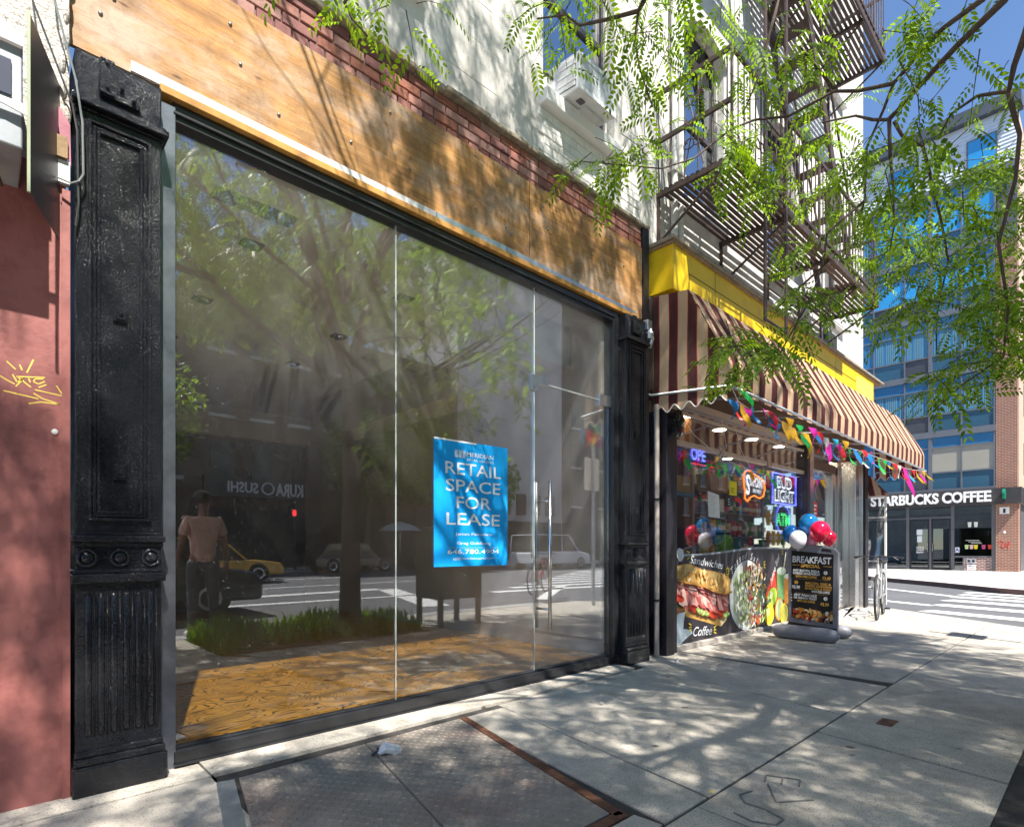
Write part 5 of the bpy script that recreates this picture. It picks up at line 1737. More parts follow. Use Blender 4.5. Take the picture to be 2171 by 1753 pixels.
# lamp on the joint of the two shops
t = thing('wall_lamp', 'small grey lamp fitting on the wall above the middle pilaster', 'lamp', (4.68, -.12, 3.1))
b = MB(); b.box(4.64, 4.72, -.16, -.04, 3.16, 3.26, GALV); b.build('box', t, bevel=.008)
b = MB(); b.tube([(4.68, -.15, 3.17), (4.70, -.17, 3.08), (4.69, -.14, 3.0)], .018, GALV, 8); b.lathe([(.03, 3.07), (.036, 3.12), (.02, 3.16)], (4.66, -.17, 0), GALV, 10); b.build('arm', t)

# plastic weather curtain on its frame at the corner
t = thing('plastic_curtain', 'clear plastic weather curtain in a white frame at the shop corner', 'curtain', (12.0, -.3, .05))
CLR = glass_mat('clear_plastic', (.82, .84, .86), .14, .9, .12)
b = MB()
for y in (-.36, -.06):
    b.box(11.98, 12.02, y - .015, y + .015, .05, 2.02, WHITE)
for z in (.06, .82, 1.62, 2.0):
    b.box(11.98, 12.02, -.345, -.075, z, z + .03, WHITE)
b.build('frame', t)
b = MB(); n = 24; vs, fs = [], []
for i in range(n + 1):
    for j in range(n + 1):
        y = -.35 + .28 * i / n; z = .08 + 1.92 * j / n
        vs.append((12.0 + .02 * math.sin(7 * z + 5 * y) + .012 * math.sin(26 * y + 3 * z), y, z))
for i in range(n):
    for j in range(n):
        a_ = i * (n + 1) + j
        fs.append((a_, a_ + 1, a_ + n + 2, a_ + n + 1))
b.add(vs, fs, CLR); b.build('film', t, smooth=True)

# ================================================================ BICYCLE
def bicycle(x, y, rz, label, frame_col, cat='bicycle', group=None):
    t = thing('bicycle', label, cat, (x, y, 0), group, rz)
    TY = M('tyre_rubber', (.02, .02, .02), .7); FR = M('bike_paint_' + str(frame_col), frame_col, .35, .3)
    def wheel(xc, turn=0.0):
        b = MB(); R_ = .33
        ct, st_ = math.cos(turn), math.sin(turn)
        ring = [(xc + R_ * math.cos(a) * ct, R_ * math.cos(a) * st_, .34 + R_ * math.sin(a)) for a in np.linspace(0, 2 * math.pi, 32, endpoint=False)]
        b.tube(ring, .016, TY, 8, closed=True)
        w_ = b.build('wheel', t, world=False, smooth=True)
        r_ = MB(); ring = [(xc + (R_ - .022) * math.cos(a) * ct, (R_ - .022) * math.cos(a) * st_, .34 + (R_ - .022) * math.sin(a)) for a in np.linspace(0, 2 * math.pi, 32, endpoint=False)]
        r_.tube(ring, .008, ALU, 6, closed=True)
        for k in range(18):
            a = 2 * math.pi * k / 18
            r_.tube([(xc, .0, .34), (xc + (R_ - .02) * math.cos(a) * ct, (R_ - .02) * math.cos(a) * st_, .34 + (R_ - .02) * math.sin(a))], .0012, ALU, 3)
        r_.tube([(xc, -.04, .34), (xc, .04, .34)], .016, ALU, 8)
        r_.build('rim', w_, world=False)
    wheel(0); wheel(-1.0, .0)
    b = MB()
    hd = (-.86, 0, .80); hb = (-.90, 0, .66); bbk = (-.42, 0, .29); st_ = (-.30, 0, .70)
    for p, q, r in ((hd, st_, .014), (hb, bbk, .016), (st_, bbk, .014), (bbk, (0, .04, .34), .009), (bbk, (0, -.04, .34), .009), (st_, (0, .04, .34), .008), (st_, (0, -.04, .34), .008), ((-.845, 0, .84), hb, .018)):
        b.tube([p, q], r, FR, 8)
    for s in (-.045, .045):
        b.tube([hb, (-.925, s, .60), (-1.0, s, .34)], .010, FR, 8)
    b.build('frame', t, world=False)
    b = MB(); b.tube([(-.30, 0, .70), (-.26, 0, .86)], .012, ALU, 8); b.build('seat_post', t, world=False)
    b = MB(); b.tube([(-.42, 0, .885), (-.36, 0, .89), (-.22, 0, .89), (-.13, 0, .885), (-.11, 0, .88)], [.012, .025, .055, .08, .03], DBLK, 10); b.build('saddle', t, world=False, smooth=True)
    b = MB(); b.tube([(-.845, 0, .84), (-.86, 0, .93)], .012, ALU, 8)
    b.tube([(-.80, -.30, .93), (-.88, -.22, .95), (-.88, 0, .94), (-.88, .22, .95), (-.80, .30, .93)], .011, DBLK, 8)
    for s in (-1, 1):
        b.tube([(-.76, s * .31, .93), (-.82, s * .28, .935)], .017, DBLK, 8); b.tube([(-.90, s * .2, .945), (-.93, s * .26, .90)], .005, ALU, 5)
    b.tube([(-.90, .1, .95), (-.98, .05, .9), (-.92, .0, .72)], .003, DBLK, 4); b.build('handlebar', t, world=False)
    b = MB(); b.lathe([(.09, -.025), (.09, -.02)], (-.42, 0, .29), ALU, 16, 'y'); b.tube([(-.42, -.05, .29), (-.48, -.06, .14)], .008, ALU, 6); b.tube([(-.42, .05, .29), (-.36, .06, .44)], .008, ALU, 6)
    b.box(-.52, -.44, -.13, -.06, .125, .15, DBLK); b.box(-.40, -.32, .06, .13, .43, .455, DBLK); b.build('crank', t, world=False)
    return t
bk = bicycle(10.75, -.62, .16, 'old silver bicycle leaning at the shop corner column', (.42, .43, .45))

# ================================================================ CELLAR HATCH, COVER PLATE, LITTER
DP = M('worn_steel_plate', (.27, .235, .20), .6, .2, .25, 6, .15, 60, stain=(.22, .12, .095), ss=1.6, st=(.52, .75))
t = thing('cellar_hatch', 'worn steel diamond plate cellar doors with a rusty rim in the pavement', 'hatch', (1.4, -1.1, 0))
hp = [(.885, -.395), (2.205, -.375), (1.86, -1.80), (.57, -1.80)]
def hxy(u, v_):
    a = Vector(hp[0]).lerp(Vector(hp[1]), u); c = Vector(hp[3]).lerp(Vector(hp[2]), u)
    return a.lerp(c, v_)
def leaf(u0, u1, name):
    b = MB()
    q = [hxy(u0, .0), hxy(u1, .0), hxy(u1, 1), hxy(u0, 1)]
    b.prism([(p.x, p.y) for p in q[::-1]], ((0, 0, -.012), UX, UY), .017, DP)
    nu, nv = int(36 * (u1 - u0) / .5 * .62), 44
    for i in range(nu):
        for j in range(nv):
            c = hxy(u0 + (u1 - u0) * (i + .5) / nu, (j + .5) / nv)
            ang = .75 if (i + j) % 2 else -.75
            dx, dy = math.cos(ang) * .0125, math.sin(ang) * .0125
            px_, py_ = -math.sin(ang) * .0045, math.cos(ang) * .0045
            b.add([(c.x - dx, c.y - dy, .005), (c.x + px_, c.y + py_, .005), (c.x + dx, c.y + dy, .005), (c.x - px_, c.y - py_, .005), (c.x - dx * .4, c.y - dy * .4, .0088), (c.x + dx * .4, c.y + dy * .4, .0088)],
                  [(0, 3, 4), (3, 2, 5, 4), (2, 1, 5), (1, 0, 4, 5)], DP)
    return b.build(name, t)
leaf(.0, .497, 'hatch_leaf'); leaf(.503, 1.0, 'hatch_leaf')
b = MB()
for (p, q) in ((hxy(1.004, -.01), hxy(1.004, 1.02)), (hxy(-.02, 1.02), hxy(1.02, 1.02))):
    b.bar((p.x + .022, p.y - .01, .0), (q.x + .022, q.y - .01, .0), .05, .014, RUST)
b.build('rusty_rim', t)
b = MB(); p, q = hxy(-.03, 0.0), hxy(-.03, 1.0)
b.bar((p.x - .02, p.y, .002), (q.x - .02, q.y, .002), .075, .012, GALV); b.build('edge_strip', t)
b = MB(); b.box(4.0, 4.16, -2.285, -2.20, -.001, .006, RUST)
for k in range(10):
    b.ell((4.02 + (k % 5) * .03, -2.265 + (k // 5) * .04, .006), (.008, .008, .003), RUST, 6, 4)
tag(b.build('cover_plate'), 'small rusty metal cover plate set in the pavement', 'cover plate')
b = MB()
b.tube([(1.50, -.60, .02), (1.53, -.61, .045), (1.57, -.62, .03), (1.60, -.63, .02)], [.012, .03, .028, .012], WHITE, 9); b.box(1.565, 1.61, -.64, -.60, .006, .04, WHITE); b.tube([(1.47, -.585, .012), (1.50, -.60, .035), (1.495, -.595, .05)], .007, DBLK, 6)
tag(b.build('litter'), 'crumpled white and dark scrap lying on the steel hatch', 'litter')
b = MB(); ring = [(5.32 + .035 * math.cos(a), -.60 + .018 * math.sin(a), .006) for a in np.linspace(0, 6.28, 16, endpoint=False)]
b.tube(ring, .005, WHITE, 5, closed=True); tag(b.build('litter'), 'small white plastic ring lying on the pavement by the deli', 'litter')
b = MB(); b.lathe([(.03, .001), (.026, .012), (.008, .016), (.007, .03), (.001, .032)], (4.83, -.36, 0), GALV, 12); tag(b.build('floor_bolt'), 'short metal bolt sticking out of the pavement by the pilaster', 'bolt')
for (x, y, lab) in ((1.78, -1.92, 'fallen yellow leaf beside the rusty hatch rim'), (2.33, -1.99, 'fallen yellow leaf in the pavement joint')):
    b = MB(); b.add([(x, y, .008), (x + .012, y + .012, .012), (x + .03, y + .008, .009), (x + .014, y - .008, .01)], [(0, 1, 2, 3)], flat('dead_leaf', (.70, .50, .03))); tag(b.build('leaf'), lab, 'leaf')

# ================================================================ STREET POLES AT THE KERB (their shadows cross the pavement)
t = thing('street_sign', 'tall grey pole with a rectangular parking sign at the kerb', 'street sign', (8.35, -3.45, 0))
b = MB(); b.tube([(8.35, -3.45, 0), (8.35, -3.45, 3.0)], .03, GALV, 10); b.build('pole', t)
b = MB(); b.box(8.14, 8.56, -3.49, -3.48, 2.15, 2.75, WHITE); b.box(8.17, 8.53, -3.4915, -3.49, 2.2, 2.7, flat('sign_red_panel', (.45, .05, .04))); b.build('plate', t)

# ================================================================ CORNER BUILDING ACROSS THE SIDE STREET
SBX = 34.0
st_b = thing('apartment_building', 'blue glass apartment block with a brick pier over a coffee shop', 'building', (SBX, 4, 0))
GM = M('grey_metal_mullion', (.17, .18, .20), .45, .4, .1, 3)
DKP = M('dark_grey_panel', (.10, .10, .11), .5, .2, .15, 3)
BGL = M('blue_reflective_glass', (.02, .15, .32), .05, .0, .25, .35, spec=1.0)
BGL2 = M('sky_blue_glass', (.03, .30, .62), .05, 0, .25, .3, spec=1.0)
SPN = M('spandrel_glass', (.03, .10, .16), .08, 0, .2, .4, spec=.9)
BRICK = brick_mat('pier_brick', (.36, .115, .055), (.28, .085, .045), (.42, .36, .30))
BRICK2 = brick_mat('kickwall_brick', (.28, .05, .03), (.20, .04, .03), (.55, .5, .46), ms=.016)
TANB = M('tan_side_wall', (.52, .38, .28), .85, 0, .1, 2)
YL, YR = 9.5, .50
floors = [3.79, 6.61, 9.49, 12.4, 15.3, 18.45]
b = MB()
b.box(SBX + .3, 46, -.2, YL, 3.0, 21.0, DKP)
b.build('core', st_b)
b = MB(); b.box(SBX - .12, SBX + .6, -.28, .50, .0, 3.07, BRICK); b.box(SBX - .02, SBX + .6, -.24, .50, 3.79, 15.3, BRICK); b.build('brick_pier', st_b)
b = MB(); b.box(SBX + .6, 60, -.24, -.18, 3.79, 21, TANB)
for z in floors[:-1]:
    for x in (36.5, 40, 43.5):
        b.box(x, x + 1.3, -.26, -.24, z + .8, z + 2.3, DKP)
b.build('side_wall', st_b)
b = MB(); b.box(SBX + .6, 60, -.30, -.24, 0, 3.1, DKP); b.box(SBX + .6, 60, -.5, -.22, 3.08, 3.8, DKP); b.build('side_shopfront', st_b)
for z in floors:
    b = MB(); b.box(SBX - .06, SBX + .3, -.24 if z > 15 else YR, YL, z - .16, z + .14, GM); b.build('floor_band', st_b)
ymul = [.52, 1.72, 2.88, 3.99, 5.34, 6.5, 7.66, 8.8, 9.5]
CUR = M('pale_blue_curtain', (.10, .24, .31), .6, 0, .1, 1)
for fi, (z0, z1) in enumerate(zip(floors[:-1], floors[1:])):
    za, zb = z0 + .14, z1 - .16
    t1, t2 = za + .80, zb - .52
    for k in range(len(ymul) - 1):
        a, c = ymul[k], ymul[k + 1]
        f = MB()
        f.box(SBX - .03, SBX + .25, a, a + .06, za, zb, GM)
        f.box(SBX - .03, SBX + .25, a + .06, c, t1 - .03, t1 + .03, GM); f.box(SBX - .03, SBX + .25, a + .06, c, t2 - .03, t2 + .03, GM)
        if k % 4 == 2:
            f.box(SBX - .04, SBX + .25, a + .06, a + .16, za, zb, GM)
        fo = f.build('window', st_b)
        g = MB()
        up = BGL2 if fi >= 3 else BGL
        lou = (k == 2 and fi in (0, 1, 2, 3)) or (k == 3 and fi in (3,))
        if not lou:
            g.box(SBX + .02, SBX + .04, a + .06, c, za, t1 - .03, SPN)
        g.box(SBX + .02, SBX + .04, a + .06, c, t2 + .03, zb, BGL)
        main = up
        if fi == 0 and k in (0, 1): main = M('painted_beige_reflection', (.33, .31, .26), .3, 0, .06, 1)  # beige reflection in these panes is painted as their colour
        g.box(SBX + .02, SBX + .04, a + .06, c, t1 + .03, t2 - .03, main)
        if fi in (1, 2) and k in (0, 1, 2, 3):
            n = 14
            for q in range(n):
                if (q + k) % 7 == 5: continue
                yy = a + .1 + (c - a - .14) * q / n
                g.box(SBX + .012, SBX + .019, yy, yy + (c - a) / n * .62, t1 + .05, t2 - .05, CUR)
        g.build('pane', fo)
        if lou:
            l = MB(); l.box(SBX + .05, SBX + .06, a + .06, c, za, t1 - .03, DKP)
            for q in range(9):
                zz = za + .05 + q * .05
                l.box(SBX + .0, SBX + .05, a + .08, c - .02, zz, zz + .022, GM)
            l.build('louvre', fo)
# siding storey and roof edge
b = MB(); SID = M('white_siding', (.62, .66, .72), .6, 0, .06, 3)
for q in range(14):
    z = 18.62 + q * .17
    b.add([(SBX - .02, -.24, z), (SBX - .02, YL, z), (SBX + .01, YL, z + .168), (SBX + .01, -.24, z + .168), (SBX + .05, -.24, z), (SBX + .05, YL, z)], [(0, 1, 2, 3), (0, 4, 5, 1)], SID)
b.build('siding', st_b)
b = MB(); b.box(SBX - .35, SBX + .6, -.4, YL, 21.0, 21.55, M('dark_roof_edge', (.07, .08, .10), .5)); b.build('roof_edge', st_b)
for (a, c) in ((.45, 1.56), (3.6, 4.7)):
    f = MB(); f.box(SBX - .06, SBX + .05, a, c, 18.75, 20.2, GM); f.box(SBX - .07, SBX - .06, a + .07, c - .07, 18.9, 20.12, BGL2); f.build('attic_window', st_b)
# coffee shop level
FX = ((SBX - .5, 0, 0), (0, -1, 0), UZ)
b = MB(); b.box(SBX - .5, SBX + .3, -.42, 8.5, 3.07, 3.78, M('charcoal_fascia', (.040, .036, .038), .5, 0, .2, 2))
b.build('shop_fascia', st_b)
b = MB(); b.text('STARBUCKS COFFEE', FX, -2.98, 3.44, .46, WHITE, width=4.75, lift=.01, bold=.035, depth=.09); b.build('fascia_lettering', st_b)
b = MB(); b.box(SBX - .85, SBX - .5, .10, .18, 3.2, 3.72, DBLK); b.lathe([(.22, .095), (.24, .10), (.24, .18), (.22, .185)], (SBX - .75, 0, 3.47), flat('sign_green', (.0, .17, .09)), 18, 'y'); b.build('blade_sign', st_b)
SGL = glass_mat('coffee_shop_glass', (.42, .50, .50), .10, .9)
SMU = M('shop_mullion', (.14, .14, .15), .45, .4, .1, 3)
b = MB()
for y in (.52, 2.02, 3.82, 5.6, 7.4):
    b.box(SBX - .03, SBX + .12, y, y + .13, .0, 3.07, SMU)
b.box(SBX - .02, SBX + .1, .65, 2.02, .62, .70, SMU); b.box(SBX - .02, SBX + .1, 3.95, 7.4, .05, .14, SMU); b.box(SBX - .02, SBX + .1, 2.15, 3.82, 2.50, 2.58, SMU); b.box(SBX - .02, SBX + .1, 2.92, 3.0, .02, 2.5, SMU)
b.box(SBX - .01, SBX + .09, 3.95, 5.6, 2.5, 2.55, SMU); b.box(SBX - .01, SBX + .09, 1.66, 1.70, .02, .62, SMU)
b.build('shop_frame', st_b)
b = MB(); b.box(SBX + .03, SBX + .04, .65, 2.02, .70, 3.06, SGL); b.box(SBX + .03, SBX + .04, 3.95, 5.6, .14, 3.06, SGL); b.box(SBX + .03, SBX + .04, 5.73, 7.4, .14, 3.06, SGL); b.box(SBX + .03, SBX + .04, 2.15, 3.82, 2.58, 3.06, SGL); b.box(SBX + .03, SBX + .04, 1.70, 2.02, .02, .62, SGL); b.build('shop_pane', st_b)
for (a, c) in ((2.16, 2.915), (3.005, 3.81)):
    d = MB()
    for (e, f, g0, g1) in ((a, a + .06, .03, 2.49), (c - .06, c, .03, 2.49), (a + .06, c - .06, .03, .13), (a + .06, c - .06, 2.42, 2.49)):
        d.box(SBX - .01, SBX + .05, e, f, g0, g1, DBLK)
    d.box(SBX + .015, SBX + .025, a + .06, c - .06, .13, 2.42, SGL); do = d.build('door', st_b)
    d = MB(); yy = 2.86 if a < 2.5 else 3.06
    d.tube([(SBX - .07, yy, .9), (SBX - .07, yy, 1.3)], .015, STEEL, 6); d.build('handle', do)
b = MB(); b.box(SBX + .0, SBX + .25, .52, 1.66, .0, .62, BRICK2); b.build('brick_kick_wall', st_b)
b = MB(); b.box(SBX - .02, SBX + .0, 1.22, 1.56, .34, .56, GALV)
for y in (1.31, 1.47):
    b.lathe([(.05, -.06), (.065, -.02)], (SBX, y, .46), DBLK, 10, 'x')
b.build('meter_box', st_b)
b = MB(); b.box(SBX - .012, SBX + .0, 1.22, 1.54, .03, .29, WHITE); b.text('OPEN', ((SBX - .012, 0, 0), (0, -1, 0), UZ), -1.38, .21, .06, DBLK, width=.22); b.text('CAMERA', ((SBX - .012, 0, 0), (0, -1, 0), UZ), -1.38, .11, .06, NRED, width=.26); b.build('notice', st_b)
b = MB(); GPOS = flat('menu_green', (.02, .10, .085)); b.box(SBX + .045, SBX + .05, .68, 1.80, .76, 2.0, GPOS)
for (y, z, m, h) in ((1.45, 2.05, PALE, .24), (1.22, 2.05, PALE, .24), (1.56, 1.02, PGR, .20), (1.38, 1.02, HAM[3], .20), (1.22, 1.02, YLW, .20), (.94, 1.02, flat('berry_pink', (.5, .08, .20)), .20), (.72, 1.02, TOM, .20)):
    b.prism([(-.055, 0), (.055, 0), (.075, h), (-.075, h)], ((SBX + .022, y, z), (0, -1, 0), UZ), .006, m)
for k in range(3):
    b.box(SBX + .022, SBX + .026, 1.1 - .05 * k, 1.6 - .1 * k, 1.42 - .07 * k, 1.44 - .07 * k, PALE)
b.build('menu_poster', st_b)
b = MB(); b.box(SBX + .02, SBX + .029, 1.83, 2.0, .85, 1.10, WHITE); b.text('A', ((SBX + .02, 0, 0), (0, -1, 0), UZ), -1.915, .985, .15, flat('grade_blue', (.03, .10, .40)), bold=.03); b.build('grade_card', st_b)
b = MB(); b.box(SBX + .008, SBX + .012, 3.28, 3.52, 1.72, 1.98, NWHT); b.box(SBX + .008, SBX + .012, 3.30, 3.50, 1.36, 1.66, NWHT)
for s, z in (('NITRO', 1.10), ('COLD', .98), ('BREW', .86)):
    b.text(s, ((SBX + .012, 0, 0), (0, -1, 0), UZ), -3.38, z, .075, WHITE, width=.30, bold=.03)
b.build('door_notice', st_b)
b = MB(); b.box(SBX - .126, SBX - .12, .02, .36, 2.62, 2.92, WHITE); b.box(SBX - .13, SBX - .126, .15, .24, 2.66, 2.86, DBLK); b.build('pier_sign', st_b)
b = MB(); P_ = [(SBX - .125, .40, 1.30), (SBX - .125, .28, 1.42), (SBX - .125, .22, 1.30), (SBX - .125, .32, 1.18), (SBX - .125, .18, 1.06)]
b.tube(P_, .014, NRED, 5); b.tube([(SBX - .125, .14, 1.32), (SBX - .125, .16, 1.16), (SBX - .125, .05, 1.22), (SBX - .125, .02, 1.36)], .014, NRED, 5); b.tube([(SBX - .125, .08, 1.25), (SBX - .125, .06, 1.02)], .014, NRED, 5); b.build('graffiti', st_b)
b = MB(); b.ell((SBX - .12, .19, 1.78), (.02, .05, .07), WHITE, 10, 8); b.build('intercom', st_b)
b = MB(); b.box(SBX + .5, 42, .5, 8, 2.9, 3.05, IW); b.box(SBX + 4, SBX + 4.1, .5, 8, 0, 3, M('cafe_back', (.05, .07, .07), .7, 0, .4, 1)); b.box(SBX + .3, SBX + 4, .5, 8, -.01, .03, M('cafe_floor', (.16, .13, .10), .5)); b.build('cafe_interior', st_b)
b = MB(); b.box(SBX + 1.0, SBX + 1.6, 4.1, 5.9, .72, .78, M('pale_bench', (.45, .45, .44), .5)); b.box(SBX + 1.1, SBX + 1.2, 4.3, 4.4, 0, .72, STEEL); b.box(SBX + 1.1, SBX + 1.2, 5.5, 5.6, 0, .72, STEEL)
tag(b.build('table'), 'pale window table inside the coffee shop', 'table')
# the building behind, further along the avenue
ob2 = thing('brick_building', 'tan and brick row building beyond the coffee shop', 'building', (75, 2, 0))
b = MB(); b.box(62, 90, -.3, 12, 0, 18, TANB); b.build('wall', ob2)
for x in np.arange(64, 88, 3):
    for z in (4.5, 8, 11.5, 15):
        b = MB(); b.box(x, x + 1.2, -.36, -.3, z, z + 1.8, BGL); b.build('window', ob2)

# ================================================================ HONEY LOCUST TREE
BARK = M('locust_bark', (.085, .06, .05), .9, 0, .4, 14, .8, 30)
LEAF = leaf_mat('locust_leaf', (.055, .13, .010), (.24, .40, .028), .52)
TX, TY = 3.46, -3.5
tr = thing('honey_locust_tree', 'honey locust tree in the pavement pit with feathery hanging leaves', 'tree', (TX, TY, -.05))
b = MB()
b.tube([(TX, TY, -.08), (TX - .01, TY, .1), (TX + .0, TY, .8), (TX + .03, TY - .02, 1.8), (TX + .02, TY + .0, 2.7), (TX, TY + .02, 3.3)], [.19, .145, .125, .115, .115, .12], BARK, 14)
b.build('trunk', tr, smooth=True)
rt_ = random.Random(21)
limbs = []
def limb(b, p, d, L, r, depth, out):
    pts, rs = [Vector(p)], [r]
    d = Vector(d).normalized()
    n = 7
    for k in range(n):
        d = (d + Vector((rt_.uniform(-.16, .16), rt_.uniform(-.16, .16), rt_.uniform(-.06, .12)))).normalized()
        pts.append(pts[-1] + d * L / n)
        rs.append(r * (1 - .62 * (k + 1) / n))
    b.tube(pts, rs, BARK, 8)
    out.append((pts, depth))
    if depth < 3:
        for k in range(3 if depth else 4):
            i = rt_.randrange(2, n + 1)
            a = rt_.uniform(0, 6.28)
            dd = (d + Vector((math.cos(a), math.sin(a), rt_.uniform(-.1, .35))) * .95).normalized()
            limb(b, pts[i], dd, L * rt_.uniform(.55, .75), rs[i] * .7, depth + 1, out)
b = MB()
for (d, L, r, z) in (((-.35, .1, 1), 4.2, .085, 3.2), ((.35, -.1, 1), 4.0, .085, 3.2), ((.9, -.5, .55), 3.4, .06, 2.9), ((-.8, -.55, .65), 3.6, .06, 3.1), ((.1, -.9, .7), 3.2, .05, 3.2), ((-.6, .55, .9), 3.4, .05, 3.3)):
    limb(b, (TX, TY, z), d, L, r, 0, limbs)
BRANCHES = [(0.019,[(3.23,-2.95,3.56),(3.3,-2.87,3.5),(3.52,-2.67,3.56),(3.68,-2.47,3.55),(3.75,-2.33,3.5),(3.79,-2.24,3.57),(3.83,-2.14,3.67),(3.9,-1.93,3.78)]),(0.015,[(3.3,-2.87,3.67),(3.36,-2.79,3.6),(3.53,-2.61,3.69),(3.62,-2.48,3.68),(3.76,-2.35,3.7),(3.84,-2.28,3.63),(3.94,-2.17,3.52),(4.05,-2.13,3.26),(4.06,-2.08,3.09)]),(0.012,[(3.76,-2.35,3.7),(3.77,-2.28,3.73),(3.73,-2.18,3.74),(3.74,-2.05,3.82),(3.65,-1.82,3.75),(3.54,-1.66,3.76),(3.39,-1.58,3.67),(3.13,-1.47,3.42),(2.94,-1.37,3.32),(2.55,-1.07,3.33)]),(0.016,[(3.15,-3.0,3.38),(3.16,-2.95,3.21),(3.33,-2.9,3.21),(3.45,-2.87,3.18),(3.59,-2.74,3.31),(3.69,-2.62,3.34),(3.76,-2.55,3.28)]),(0.012,[(3.45,-2.87,3.18),(3.52,-2.88,3.11),(3.54,-2.9,3.01),(3.6,-2.88,2.84),(3.67,-2.81,2.58),(3.84,-2.83,2.31),(3.95,-2.8,2.09),(3.93,-2.64,1.98),(3.92,-2.5,1.85)]),(0.011,[(3.75,-2.33,3.5),(3.81,-2.32,3.34),(3.88,-2.32,3.18),(3.94,-2.31,2.97),(3.97,-2.27,2.8)]),(0.011,[(3.77,-2.35,3.49),(3.8,-2.38,3.41),(3.94,-2.45,3.38),(4.2,-2.49,3.05),(4.3,-2.51,2.83),(4.31,-2.45,2.51),(4.31,-2.45,2.28)]),(0.009,[(4.05,-2.13,3.26),(3.87,-1.97,3.05),(3.8,-1.97,2.85),(3.65,-1.96,2.6),(3.4,-1.94,2.33),(3.24,-1.93,2.16),(3.08,-1.91,2.08),(2.86,-1.84,2.13)]),(0.009,[(3.24,-1.93,2.16),(3.15,-1.91,2.17),(2.94,-1.84,2.15),(2.79,-1.78,2.12)]),(0.015,[(2.41,-1.62,3.83),(2.43,-1.58,3.82),(2.46,-1.53,3.83),(2.38,-1.39,3.83),(2.32,-1.26,3.85),(2.26,-1.21,3.9),(2.19,-1.07,3.93)]),(0.008,[(2.46,-1.53,3.83),(2.49,-1.49,3.72),(2.55,-1.48,3.61),(2.64,-1.5,3.45)]),(0.01,[(1.25,-0.8,3.64),(1.23,-0.76,3.6),(1.27,-0.76,3.55),(1.34,-0.78,3.5)]),(0.012,[(3.51,-1.83,4.4),(3.51,-1.77,4.24),(3.51,-1.7,4.0),(3.44,-1.63,3.76)]),(0.012,[(3.75,-2.06,3.82),(3.7,-1.87,4.18),(3.66,-1.84,3.97)])]
